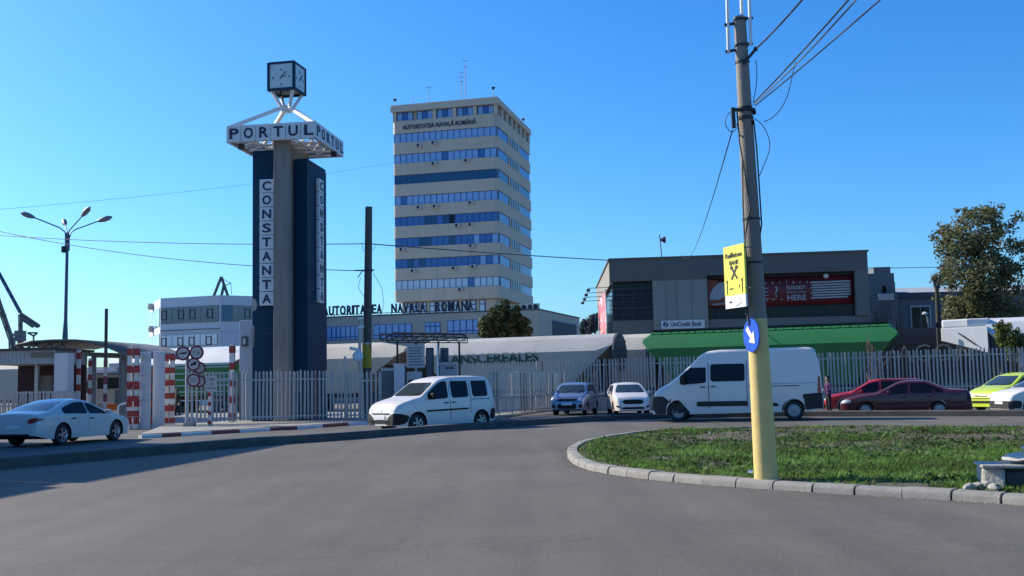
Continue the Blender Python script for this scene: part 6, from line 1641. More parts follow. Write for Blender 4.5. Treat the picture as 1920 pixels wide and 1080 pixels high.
# 3 white high-roofed van
van = dict(L=5.99, W=2.05, H=2.53, fo=.95, wb=4.035, R=.345, paint='white_paint', rail=.62, tumble=.15, rc=.13, crown=.03, rim='steel', handle='black_trim', mirror='black_trim', tw=.22, arch=.065, pillar=.05,
    top=[(0, .55), (.03, .90), (.10, 1.05), (.35, 1.22), (.62, 1.36), (.85, 1.52), (1.50, 2.08), (1.78, 2.36), (2.05, 2.49), (2.5, 2.53), (5.5, 2.54), (5.76, 2.49), (5.86, 2.2), (5.95, 1.4), (5.99, .55)],
    belt=[(0, .9), (.6, 1.16), (1.2, 1.32), (2.4, 1.36), (6, 1.36)], plan=[(0, .76), (.06, .84), (.25, .92), (.7, .98), (1.3, 1), (5.6, 1), (5.9, .98), (5.99, .95)], bot=[(0, .26), (.5, .24), (5.5, .30), (5.99, .40)],
    doors=[(.98, 2.02, (1.05, 1.98, False, 0)), (2.10, 3.36, (None, None, True, 1))], quarter=[], ws=(.74, 1.52), rw=None, mirror_s=1.22, mirror_h=.30,
    patches=[('side_window', 'car_glass', [(2.14, 1.40), (3.34, 1.40), (3.34, 2.02), (2.14, 2.02)], 'S', .014), ('side_trim', 'grey_trim', [(1.62, .52), (3.42, .52), (3.42, .70), (1.62, .70)], 'S', .02),
             ('front_bumper', 'grey_trim', [(.0, .255), (1.0, .255), (1.0, .86), (.80, .88), (.0, .82)], 'FM', .012), ('bumper_corner', 'grey_trim', [(.03, .255), (.50, .25), (.54, .55), (.62, .74), (.42, .90), (.06, .90)], 'S', .014, 0),
             ('headlight', 'lamp_glass', [(.60, .96), (.92, .93), (.98, 1.30), (.84, 1.28)], 'FM', .010, 2), ('headlight_side', 'lamp_glass', [(.06, .92), (.38, .98), (.72, 1.24), (.60, 1.28), (.24, 1.13)], 'S', .010, 2),
             ('rear_trim', 'grey_trim', [(5.36, .36), (5.975, .41), (5.96, .95), (5.30, .90), (5.34, .74)], 'S', .016, 0), ('sill_trim', 'grey_trim', [(3.55, .50), (4.50, .50), (4.42, .62), (3.55, .62)], 'S', .015), ('tail_light', 'tail_red', [(5.80, .94), (5.93, .94), (5.90, 1.52), (5.84, 1.52)], 'S', .014),
             ('rear_bumper', 'black_trim', [(-.9, .42), (.9, .42), (.9, .62), (-.9, .62)], 'B', .02), ('rear_door', 'white_paint', [(-.88, .68), (-.02, .68), (-.02, 2.3), (-.86, 2.3)], 'B', .008), ('rear_door', 'white_paint', [(.02, .68), (.88, .68), (.86, 2.3), (.02, 2.3)], 'B', .008),
             ('panel_line', 'steel_rim', [(3.46, 1.28), (5.80, 1.28), (5.80, 1.30), (3.46, 1.30)], 'S', .008, 0), ('door_seam', 'black_trim', [(2.055, .45), (2.075, .45), (2.075, 2.05), (2.055, 2.05)], 'S', .007, 0), ('door_seam', 'black_trim', [(3.395, .45), (3.415, .45), (3.415, 2.12), (3.395, 2.12)], 'S', .007, 0), ('slide_rail', 'black_trim', [(3.45, 1.19), (5.2, 1.19), (5.2, 1.215), (3.45, 1.215)], 'S', .008, 0), ('wheel_lip', 'grey_trim', [(5.30, .75), (5.40, .75), (5.38, .82), (5.30, .82)], 'S', .01, 0), ('roof_cap', 'white_paint', [(-.62, 2.12), (.62, 2.12), (.55, 2.42), (-.55, 2.42)], 'F', .006), ('grille', 'black_trim', [(-.5, .84), (.5, .84), (.5, .93), (-.5, .93)], 'F', .012)])
# 4 small hatchbacks seen from the front
fiesta = dict(L=3.95, W=1.72, H=1.48, fo=.82, wb=2.49, R=.305, paint='white_paint', rail=.09, tumble=.24, rc=.12,
    top=[(0, .50), (.04, .68), (.15, .80), (.5, .92), (.95, 1.0), (1.75, 1.40), (2.2, 1.48), (3.3, 1.43), (3.7, 1.2), (3.9, .95), (3.95, .5)], belt=[(0, .75), (1, .93), (3.9, 1.0)], plan=[(0, .74), (.06, .84), (.2, .93), (.6, .99), (1.2, 1), (3.3, 1), (3.8, .95), (3.95, .88)], bot=[(0, .2), (3.95, .28)],
    doors=[(1.15, 2.2, (1.35, 2.15, True, 0)), (2.23, 3.0, (2.25, 3.2, False, 0))], quarter=[], ws=(.98, 1.82), rw=(3.72, 3.36), mirror_s=1.42, mirror_h=.10,
    patches=[('grille', 'black_trim', [(-.40, .50), (.40, .50), (.50, .60), (.40, .70), (-.40, .70), (-.50, .60)], 'F', .012), ('lower_grille', 'black_trim', [(-.55, .26), (.55, .26), (.5, .36), (-.5, .36)], 'F', .012), ('fog_recess', 'black_trim', [(.58, .32), (.78, .36), (.76, .46), (.60, .40)], 'FM', .010), ('headlight', 'lamp_glass', [(.52, .66), (.80, .76), (.80, .90), (.62, .78)], 'FM', .010), ('number_plate', 'plate', [(-.26, .38), (.26, .38), (.26, .48), (-.26, .48)], 'F', .018, 0)])
fusion = dict(fiesta, L=4.02, W=1.72, H=1.56, paint='silver_blue', rim='steel', tumble=.18, rail=.10,
    top=[(0, .50), (.03, .76), (.12, .90), (.5, .99), (.9, 1.05), (1.5, 1.46), (1.85, 1.55), (3.5, 1.54), (3.85, 1.15), (3.98, .95), (4.02, .5)], belt=[(0, .8), (1, .98), (4.0, 1.02)], ws=(.93, 1.56), rw=(3.84, 3.54), mirror_s=1.25, plan=[(0, .84), (.06, .91), (.2, .96), (.6, .99), (1.2, 1), (3.3, 1), (3.8, .97), (4.02, .92)], bot=[(0, .24), (4.02, .3)],
    patches=[('grille', 'black_trim', [(-.46, .70), (.46, .70), (.50, .80), (-.50, .80)], 'F', .012), ('lower_grille', 'black_trim', [(-.46, .32), (.46, .32), (.48, .56), (-.48, .56)], 'F', .012), ('fog_recess', 'black_trim', [(.56, .36), (.74, .36), (.74, .54), (.56, .54)], 'FM', .010), ('headlight', 'lamp_glass', [(.54, .68), (.80, .70), (.80, .88), (.58, .84)], 'FM', .012), ('number_plate', 'plate', [(-.26, .50), (.26, .50), (.26, .60), (-.26, .60)], 'F', .022, 0), ('front_bumper', 'grey_trim', [(-.76, .24), (.76, .24), (.76, .30), (-.76, .30)], 'F', .01)])
estate = dict(L=4.45, W=1.70, H=1.45, fo=.88, wb=2.60, R=.30, paint='red_paint', rail=.09, tumble=.22, rc=.10, rim='steel',
    top=[(0, .48), (.05, .66), (.2, .75), (1.15, .92), (1.9, 1.36), (2.3, 1.44), (3.9, 1.43), (4.28, 1.08), (4.40, .95), (4.45, .5)], belt=[(0, .7), (1, .87), (4.4, .92)], plan=pl(4.45), bot=[(0, .2), (4.45, .28)],
    doors=[(1.3, 2.35, (1.5, 2.3, True, 0)), (2.38, 3.2, (2.4, 3.15, False, 0))], quarter=[(3.25, 4.0)], ws=(1.18, 1.95), rw=(4.25, 3.95), mirror_s=1.6, mirror_h=.09,
    patches=[('headlight', 'lamp_glass', [(.44, .58), (.76, .60), (.78, .72), (.48, .70)], 'FM', .010), ('front_bumper', 'black_trim', [(-.75, .24), (.75, .24), (.75, .40), (-.75, .40)], 'F', .010), ('tail_light', 'tail_red', [(.66, .7), (.78, .7), (.76, 1.0), (.66, 1.0)], 'BM', .01), ('roof_bar', 'black_trim', [(2.2, 1.42), (3.9, 1.41), (3.9, 1.432), (2.2, 1.442)], 'S', .03, 0)])
sedan = dict(L=4.62, W=1.70, H=1.36, fo=.90, wb=2.60, R=.295, paint='maroon_paint', rail=.085, tumble=.24, rc=.09, rim='steel', handle='black_trim',
    top=[(0, .46), (.04, .62), (.2, .72), (.7, .82), (1.35, .91), (2.05, 1.29), (2.4, 1.36), (3.05, 1.355), (3.62, 1.10), (3.8, 1.03), (4.45, .99), (4.56, .93), (4.62, .5)], belt=[(0, .66), (1, .84), (3.8, .92), (4.6, .90)], plan=pl(4.62), bot=[(0, .2), (4.62, .26)],
    doors=[(1.45, 2.45, (1.68, 2.42, True, 0)), (2.48, 3.3, (2.50, 3.28, False, 0))], quarter=[(3.32, 3.62)], ws=(1.38, 2.12), rw=(3.74, 3.12), mirror_s=1.78, mirror_h=.09,
    patches=[('headlight', 'lamp_glass', [(.06, .54), (.42, .58), (.38, .70), (.12, .68)], 'S', .014), ('headlight_front', 'lamp_glass', [(.40, .54), (.74, .54), (.76, .66), (.42, .66)], 'FM', .012), ('front_bumper', 'grey_trim', [(-.74, .22), (.74, .22), (.74, .38), (-.74, .38)], 'F', .012), ('number_plate', 'plate', [(-.26, .38), (.26, .38), (.26, .48), (-.26, .48)], 'F', .02, 0), ('side_trim', 'black_trim', [(.1, .50), (4.4, .52), (4.4, .56), (.1, .54)], 'S', .012, 0), ('tail_light', 'tail_red', [(.48, .68), (.78, .70), (.78, .86), (.48, .86)], 'BM', .01), ('rear_corner', 'grey_trim', [(4.44, .55), (4.60, .55), (4.58, .93), (4.46, .95)], 'S', .008)])
lime = dict(fiesta, L=3.90, H=1.56, paint='lime_paint', tumble=.22, rail=.11,
    top=[(0, .48), (.04, .68), (.12, .80), (.5, .94), (.95, 1.04), (1.75, 1.46), (2.2, 1.56), (3.3, 1.52), (3.65, 1.25), (3.85, .95), (3.90, .5)], ws=(.98, 1.82), rw=(3.66, 3.36),
    patches=[('headlight', 'lamp_glass', [(.40, .62), (.72, .62), (.80, .78), (.56, .82)], 'FM', .012, 2), ('grille', 'black_trim', [(-.34, .62), (.34, .62), (.36, .68), (-.36, .68)], 'F', .012), ('lower_grille', 'black_trim', [(-.5, .34), (.5, .34), (.54, .44), (-.54, .44)], 'F', .012), ('fog_lamp', 'black_trim', [(.62, .36), (.74, .36), (.74, .44), (.62, .44)], 'FM', .012), ('bumper_gap', 'black_trim', [(-.78, .52), (.78, .52), (.78, .55), (-.78, .55)], 'F', .01)])
silver = dict(fiesta, L=4.0, H=1.45, paint='white_paint', patches=[('headlight', 'lamp_glass', [(.46, .60), (.78, .62), (.80, .78), (.52, .74)], 'FM', .012), ('front_bumper', 'grey_trim', [(-.80, .22), (.80, .22), (.80, .52), (-.80, .52)], 'F', .014), ('bumper_side', 'grey_trim', [(.05, .24), (.42, .24), (.42, .52), (.05, .54)], 'S', .014), ('number_plate', 'plate', [(-.26, .40), (.26, .40), (.26, .50), (-.26, .50)], 'F', .022, 0)])

def place(rear_or_front, fwd, sp, which, side):
    """world position of the wheelbase centre from one wheel's ground contact"""
    f = Vector((fwd[0], fwd[1], 0)).normalized(); l = Vector((-f.y, f.x, 0))
    sc_ = sp.get('scale', 1.0)
    return rear_or_front - f * (sp['wb'] / 2 * (1 if which == 'front' else -1)) * sc_ - l * side * (sp['W'] / 2 - .14) * sc_, (f.x, f.y)

coupe['scale'] = .95
p, f = place(Vector((-13.5, 31.9, SZ)), (.25, .97), coupe, 'rear', -1)
build_car('parked_car', 'white four door coupe seen from behind in the shade at the left edge', 'car', (p.x, p.y, SZ), f, coupe, .95)
p, f = place(Vector((-3.29, 35.9, SZ)), (-.75, -.66), minivan, 'front', 1)
build_car('parked_van', 'white minivan with dark side windows parked behind the median kerb', 'minivan', (p.x, p.y, SZ), f, minivan, 1.02)
p, f = place(G(1275, 790, 0), (-.962, .27), van, 'front', 1)
build_car('panel_van', 'large white high roofed panel van on the road behind the leaning pole', 'van', (p.x, p.y, 0.004), f, van, 1.02)
build_car('parked_car', 'silver blue hatchback facing the road left of the white hatchback', 'car', (3.05, 53.4, SZ), (-.26, -.966), fusion, 1.0)
build_car('parked_car', 'small white hatchback facing the road between the blue one and the van', 'car', (5.55, 52.6, SZ), (.02, -1), fiesta, 1.02)
build_car('parked_car', 'bright red estate car half hidden behind the maroon saloon', 'car', (at(1640, 700, 46.8).x, 46.8, SZ), (-.95, .30), estate, 1.0)
build_car('parked_car', 'dark maroon saloon car standing along the median kerb', 'car', (at(1690, 740, 41.9).x, 41.9, SZ - .03), (-.94, .34), sedan, 1.03)
build_car('parked_car', 'lime green hatchback facing left at the right edge', 'car', (at(1903, 730, 46.3).x, 46.3, SZ), (-.90, -.42), lime, 1.02)
build_car('parked_car', 'pale silver car cut off by the right edge in front of the lime car', 'car', (at(1965, 740, 42.0).x, 42.0, SZ), (-.96, -.12), silver, 1.0)

# lorry beyond the gate
def lorry():
    y = 62.0; q = at(172, 760, y)
    t = thing('parked_lorry', 'white lorry cab with a dark window seen through the port gate', 'lorry', (q.x, y, SZ), R(-90) + R(12))
    m_ = MB(); m_.prism([(-.9, -1.22), (1.0, -1.22), (1.12, -1.0), (1.12, 1.0), (1.0, 1.22), (-.9, 1.22)], .5, 2.9); b = m_.build('cab', 'white_paint', t, bevel=.08)
    m_ = MB(); m_.box(1.125, 1.14, -1.02, 1.02, 1.55, 2.35); m_.build('windscreen', 'screen_glass', t)
    for s_ in (-1, 1): 
        m_ = MB(); m_.box(.1, .85, s_ * 1.223 - .008, s_ * 1.223 + .008, 1.55, 2.3); m_.build('side_window', 'car_glass', t)
        m_ = MB(); m_.box(1.05, 1.2, s_ * 1.35 - .1, s_ * 1.35 + .1, 1.5, 2.2); m_.build('mirror', 'black_trim', t)
        m_ = MB(); m_.box(1.125, 1.15, s_ * .85 - .2, s_ * .85 + .2, .75, .95); m_.build('headlight', 'lamp_glass', t)
        wheel(t, .3, s_ * 1.05, .48, .3, 'steel', s_); wheel(t, -5.2, s_ * 1.05, .48, .3, 'steel', s_)
    m_ = MB(); m_.box(1.125, 1.16, -1.1, 1.1, .45, .72); m_.build('front_bumper', 'grey_trim', t)
    m_ = MB(); m_.box(-7.5, -1.1, -1.24, 1.24, 1.0, 3.05); m_.build('box_body', 'wagon_grey', t, bevel=.03)
    m_ = MB(); m_.box(-7.4, .6, -.5, .5, .6, .95); m_.build('chassis', 'black_trim', t)
lorry()
y = 58.0; q = at(212, 740, y)
t = thing('guard_booth', 'pale grey guard booth with a dark upper window behind the orange barrier', 'booth', (q.x, y, SZ))
m_ = MB(); m_.box(-.95, .95, 0, 2.0, -.05, 2.5); m_.build('wall', 'wagon_beige', t, bevel=.02)
m_ = MB(); m_.box(-1.1, 1.1, -.15, 2.15, 2.5, 2.62); m_.build('roof', 'steel_grey', t)
m_ = MB(); m_.box(-.85, .85, -.02, .01, 1.75, 2.35); m_.build('window', 'pane_dark', t)
m_ = MB(); m_.box(.1, .8, -.03, .01, 0, 1.65); m_.build('door', 'slate', t)
# ================================================================== trees and plants
def leaf_cloud(lobes, n, size, aspect=.55, up=.2, shell=.55):
    """leaf-sized quads spread through a set of ellipsoids (centre, radii, weight)"""
    W_ = np.array([l[2] for l in lobes]); W_ = W_ / W_.sum()
    idx = nr.choice(len(lobes), n, p=W_)
    C = np.array([l[0] for l in lobes])[idx]; Ra = np.array([l[1] for l in lobes])[idx]
    d = nr.normal(size=(n, 3)); d /= np.linalg.norm(d, axis=1)[:, None]
    r = nr.uniform(0, 1, n) ** shell
    P = C + d * Ra * r[:, None]
    a = nr.normal(size=(n, 3)); a /= np.linalg.norm(a, axis=1)[:, None]
    b = nr.normal(size=(n, 3)); b -= a * (a * b).sum(1)[:, None]; b /= np.linalg.norm(b, axis=1)[:, None]
    s = size * nr.uniform(.6, 1.4, n)[:, None]
    co = np.stack([P - a * s, P + b * s * aspect, P + a * s, P - b * s * aspect], 1)
    return co
def leaves_obj(name, co, m, parent):
    n = len(co); me = bpy.data.meshes.new(name)
    me.vertices.add(4 * n); me.vertices.foreach_set('co', co.reshape(-1))
    me.loops.add(4 * n); me.loops.foreach_set('vertex_index', np.arange(4 * n, dtype=np.int32))
    me.polygons.add(n); me.polygons.foreach_set('loop_start', np.arange(0, 4 * n, 4, dtype=np.int32))
    me.update(calc_edges=True); me.materials.append(K[m] if isinstance(m, str) else m)
    return link(name, me, parent)
def clumps(c, r, k, sub, seed):
    q = np.random.default_rng(seed); out = []
    for _ in range(k):
        d = q.normal(size=3); d /= np.linalg.norm(d); t = q.uniform(.35, 1) ** .5
        p = np.array(c) + d * np.array(r) * t; s_ = sub * q.uniform(.6, 1.35)
        out.append((p, (s_, s_, s_ * q.uniform(.7, 1.1)), s_ ** 2))
    return out
# the big tree at the right
ty = 97.0; px = lambda x, y: at(x, y, ty)
b = px(1837, 650); ppm = FPX / ty
bt = thing('broadleaf_tree', 'tall thin crowned green tree standing behind the white wagon at the right', 'tree', (b.x, ty, -.1))
zt = px(1837, 383).z; zb = px(1837, 610).z
def tl(x, y, dy=0.0): q = px(x, y); return np.array((q.x - b.x, dy, q.z + .1))
lob = []
for (x, y, rx, ry, k, sub, sd_) in ((1795, 470, 32, 60, 16, .85, 1), (1840, 430, 42, 42, 22, .9, 2), (1880, 470, 36, 56, 16, .8, 3), (1835, 510, 60, 60, 34, 1.0, 4), (1830, 570, 52, 40, 30, 1.0, 5), (1890, 560, 30, 50, 14, .85, 6), (1770, 500, 16, 66, 8, .55, 7), (1770, 440, 12, 16, 4, .5, 17), (1812, 400, 14, 18, 5, .5, 8), (1905, 440, 18, 40, 6, .6, 9), (1855, 395, 18, 12, 5, .5, 10), (1800, 585, 30, 30, 14, .8, 11), (1868, 595, 36, 22, 14, .8, 12), (1915, 520, 22, 50, 10, .7, 13), (1905, 600, 20, 20, 8, .7, 14), (1785, 545, 22, 40, 9, .6, 15)):
    c = tl(x, y); lob += clumps(c, (rx / ppm, 3.0, ry / ppm), k, sub, sd_)
leaves_obj('crown', leaf_cloud(lob, 20000, .16), 'leaf_tree', bt)
m_ = MB(); m_.tube([tl(1839, 655), tl(1835, 590, .2), tl(1832, 540, .0), tl(1836, 490), tl(1840, 430)], [.42, .36, .28, .18, .07], 10); m_.build('trunk', 'bark', bt, smooth=50)
q = np.random.default_rng(3)
for i in range(16):
    y0 = q.uniform(450, 590); a = tl(1834, y0); tgt = lob[q.integers(0, len(lob))][0]
    m_ = MB(); mid = (a + tgt) / 2 + np.array((0, 0, -.3)); m_.tube([a, mid, tgt], [.11, .07, .025], 6); m_.build('limb', 'bark', bt, smooth=50)
# round bush before the low wing
def bush(name, label, cat, cx, cy_, y, parts, n, size, m, tr=1.0):
    q0 = at(cx, cy_, y); t = thing(name, label, cat, (q0.x, y, -.1)); pm = FPX / y
    lb = []
    for (x, yy, rx, ry, k, sub, sd_) in parts:
        c = at(x, yy, y); lb += clumps((c.x - q0.x, 0, c.z + .1), (rx / pm, rx / pm * .8, ry / pm), k, sub, sd_)
    leaves_obj('crown', leaf_cloud(lb, n, size), m, t)
    z = at(cx, cy_, y).z
    m_ = MB(); m_.tube([(0, 0, 0), (.05, 0, z * .5), (0, 0, z + .1)], [.16 * tr, .12 * tr, .06 * tr], 8); m_.build('trunk', 'bark', t, smooth=50)
    return t
bush('round_tree', 'round dark olive tree in front of the low office wing', 'tree', 945, 612, 92, [(945, 598, 22, 22, 16, .6, 1), (920, 612, 20, 18, 14, .5, 2), (966, 606, 20, 24, 14, .5, 3), (948, 572, 8, 8, 4, .3, 14), (930, 584, 8, 6, 3, .3, 15), (972, 582, 6, 10, 4, .3, 16), (985, 622, 12, 10, 6, .4, 4), (950, 580, 14, 8, 6, .4, 5), (938, 622, 34, 10, 14, .45, 6), (992, 615, 5, 6, 2, .25, 7)], 9000, .17, 'leaf_bush')
bush('leafy_shrub', 'bright yellow green shrub growing through the fence top at the right edge', 'shrub', 1894, 640, 52.9, [(1890, 625, 22, 20, 14, .28, 1), (1900, 650, 22, 22, 12, .28, 2), (1880, 610, 14, 8, 5, .18, 3), (1910, 632, 12, 18, 6, .22, 4)], 3200, .075, 'leaf_shrub', .2)
bush('hazy_tree', 'pale hazy tree far off between the low wing and the bank', 'tree', 1108, 608, 240, [(1100, 612, 12, 12, 10, 1.0, 1), (1116, 606, 12, 14, 10, 1.0, 2), (1108, 618, 20, 6, 8, .9, 3)], 2600, .36, 'leaf_far')
# bare pollarded trunk
y = 88.0; b = at(1759, 700, y); t = thing('pollarded_tree', 'bare forked trunk standing left of the big tree', 'tree', (b.x, y, -.1))
def vl(x, yy): q = at(x, yy, y); return (q.x - b.x, 0, q.z + .1)
m_ = MB(); m_.tube([vl(1762, 720), vl(1761, 640), vl(1759, 590), vl(1757, 550), vl(1756, 538)], [.26, .24, .2, .17, .15], 9); m_.build('trunk', 'bark', t, smooth=50)
m_ = MB(); m_.tube([vl(1756.5, 545), vl(1752, 530), vl(1748, 520)], [.12, .1, .07], 7); m_.tube([vl(1757, 545), vl(1760, 530), vl(1763, 518)], [.11, .09, .06], 7); m_.build('limb', 'bark', t, smooth=50)
for i in range(7):
    m_ = MB(); m_.tube([vl(1748 + i * 2.4, 522), vl(1746 + i * 3, 512 - (i * 5 % 4) * 2)], [.03, .01], 4); m_.build('twig', 'bark', t)
# bare brown shrubs behind the green wagon
def bare(px0, px1, ytop, ybot, y, label, n, seed):
    q = random.Random(seed); b = at((px0 + px1) / 2, ybot, y)
    t = thing('bare_shrub', label, 'shrub', (b.x, y, -.1), 0, 'leafless shrubs by the railway'); m_ = MB()
    z1 = at(px0, ytop, y).z; w = (px1 - px0) * y / FPX / 2
    for i in range(n):
        x0 = q.uniform(-w * .4, w * .4); x1 = x0 * 1.6 + q.uniform(-w * .5, w * .5); h = z1 * q.uniform(.65, 1.0)
        p = [(x0, q.uniform(-.5, .5), 0), ((x0 + x1) / 2 + q.uniform(-.2, .2), q.uniform(-.6, .6), h * .55), (x1, q.uniform(-.8, .8), h)]
        m_.tube(p, [.045, .03, .01], 4)
        for k in range(3):
            a = Vector(p[1]).lerp(Vector(p[2]), q.uniform(0, .8)); m_.tube([a, a + Vector((q.uniform(-.6, .6), q.uniform(-.4, .4), q.uniform(.3, .9)))], [.018, .006], 4)
    m_.build('branches', 'twig', t)
bare(1636, 1672, 566, 700, 84, 'dense bare brown shrub in front of the stepped gable house', 60, 1)
bare(1668, 1702, 575, 700, 84.5, 'thinner bare brown shrub right of the dense one', 34, 2)
bare(1625, 1650, 634, 720, 57.5, 'small dry shrub poking over the palisade fence by the green wagon', 20, 3)
bare(1848, 1920, 560, 700, 100.5, 'bare hedge under the big tree by the long hall', 60, 4)
# small curved lamp near the hall
y = 90.0; b = at(1740, 700, y); t = thing('street_lamp', 'small white headed lamp on a curved post by the long hall', 'street lamp', (b.x, y, -.1))
def vl(x, yy): q = at(x, yy, y); return (q.x - b.x, 0, q.z + .1)
m_ = MB(); m_.tube([vl(1740, 720), vl(1740, 606), vl(1739, 596), vl(1735, 589)], .07, 8); m_.build('post', 'galv', t, smooth=50)
m_ = MB(); m_.lathe([(.01, -.12), (.2, -.08), (.24, .02), (.1, .14), (.01, .16)], 14, 'z', vl(1734, 588)); m_.build('lamp_head', 'sign_white', t, smooth=50)

# ================================================================== rubble at the right of the island
def rockmesh(r, seed, m='rock', squash=.7):
    bm = bmesh.new(); bmesh.ops.create_icosphere(bm, subdivisions=2, radius=1)
    q = random.Random(seed); ph = [q.uniform(0, 6) for _ in range(6)]; k = [Vector((q.gauss(0, 1), q.gauss(0, 1), q.gauss(0, 1))).normalized() for _ in range(7)]; cut = [q.uniform(.55, .85) for _ in k]
    for v in bm.verts:
        for a, c in zip(k, cut):
            d = v.co.dot(a)
            if d > c: v.co -= a * (d - c) * .9
        v.co *= 1 + .06 * math.sin(v.co.x * 5 + ph[0]) * math.sin(v.co.y * 6 + ph[1])
        v.co.x *= r[0]; v.co.y *= r[1]; v.co.z *= r[2]
    me = bpy.data.meshes.new('rubble_block'); bm.to_mesh(me); bm.free(); me.materials.append(K[m]); return me
for i, (x, y_, r, lb) in enumerate(((1801, 917, (.05, .05, .035), 'smallest pale rubble chip at the left of the broken concrete heap'), (1818, 913, (.09, .08, .06), 'dark rounded rubble lump left of the heap'), (1834, 912, (.10, .10, .07), 'grey split rubble block in the heap beside the kerb'), (1850, 912, (.11, .09, .08), 'pale angular rubble block in the middle of the heap'), (1864, 914, (.08, .09, .06), 'stained rubble block against the concrete chamber'))):
    p = G(x, y_, .13); o = link('rubble_block', rockmesh(r, i + 3), None, (p.x, p.y, mound(np.array([p.x]), np.array([p.y]))[0] + r[2] * .55), rng.uniform(0, 3)); tag(o, lb, 'rubble', 'rubble blocks beside the concrete chamber')
p = G(1849, 912, .12); q = G(1884, 916, .12)
ch = thing('concrete_chamber', 'broken concrete manhole chamber with a dark panel as its open side and a white slab on top', 'manhole', (p.x, p.y + .08, .10), R(-14))
hgt = .235
m_ = MB(); m_.prism([(0, 0), (.24, -.10), (.26, .5), (.02, .55)], -.05, hgt); m_.build('end_wall', 'rock', ch, bevel=.03)
m_ = MB(); m_.box(.262, 1.2, .42, .56, -.05, hgt - .02); m_.build('back_wall', 'rock', ch, bevel=.02)
m_ = MB(); m_.box(1.0, 1.2, -.14, .41, -.05, hgt - .02); m_.build('end_wall', 'rock', ch, bevel=.02)
m_ = MB(); m_.box(.262, .995, -.04, 0.0, -.05, hgt - .05); m_.build('side_panel', mat('dark_green_panel', (.03, .045, .045), rough=.6), ch)  # dark panel colour stands in for the shade of the open cavity
m_ = MB(); m_.prism([(-.02, -.12), (1.25, -.18), (1.25, .58), (.0, .58)], hgt + .002, hgt + .04); m_.build('cover_rim', 'rock', ch, bevel=.012)
K['white_slab'] = mat('white_slab', (.50, .48, .43), rough=.85, var=.2, scale=4, bump=.5, stain=((.26, .24, .21), 4, .56))
sl_b = rockmesh((.50, .34, .075), 21, 'white_slab'); link('slab', sl_b, ch, (.66, .2, hgt + .125), .3)
link('slab', rockmesh((.34, .25, .045), 22, 'white_slab'), ch, (.72, .22, hgt + .215), 1.0)
# litter in the grass
for i, (x, y_) in enumerate(((1405, 885), (1330, 815))):
    p = G(x, y_, .15); z = mound(np.array([p.x]), np.array([p.y]))[0]
    m_ = MB(); m_.extr([(-.04, -.02, 0), (.03, -.03, .02), (.05, .02, .03), (-.02, .04, .035)], (0, 0, .004)); o = m_.build('litter_scrap', 'sign_arrow'); o.location = (p.x, p.y, z + .03); o.rotation_euler = (.5, .2, i)
    tag(o, ('white litter scrap in the grass just left of the yellow pole foot', 'white litter scrap near the back kerb of the grass island')[i], 'litter', 'litter in the grass')

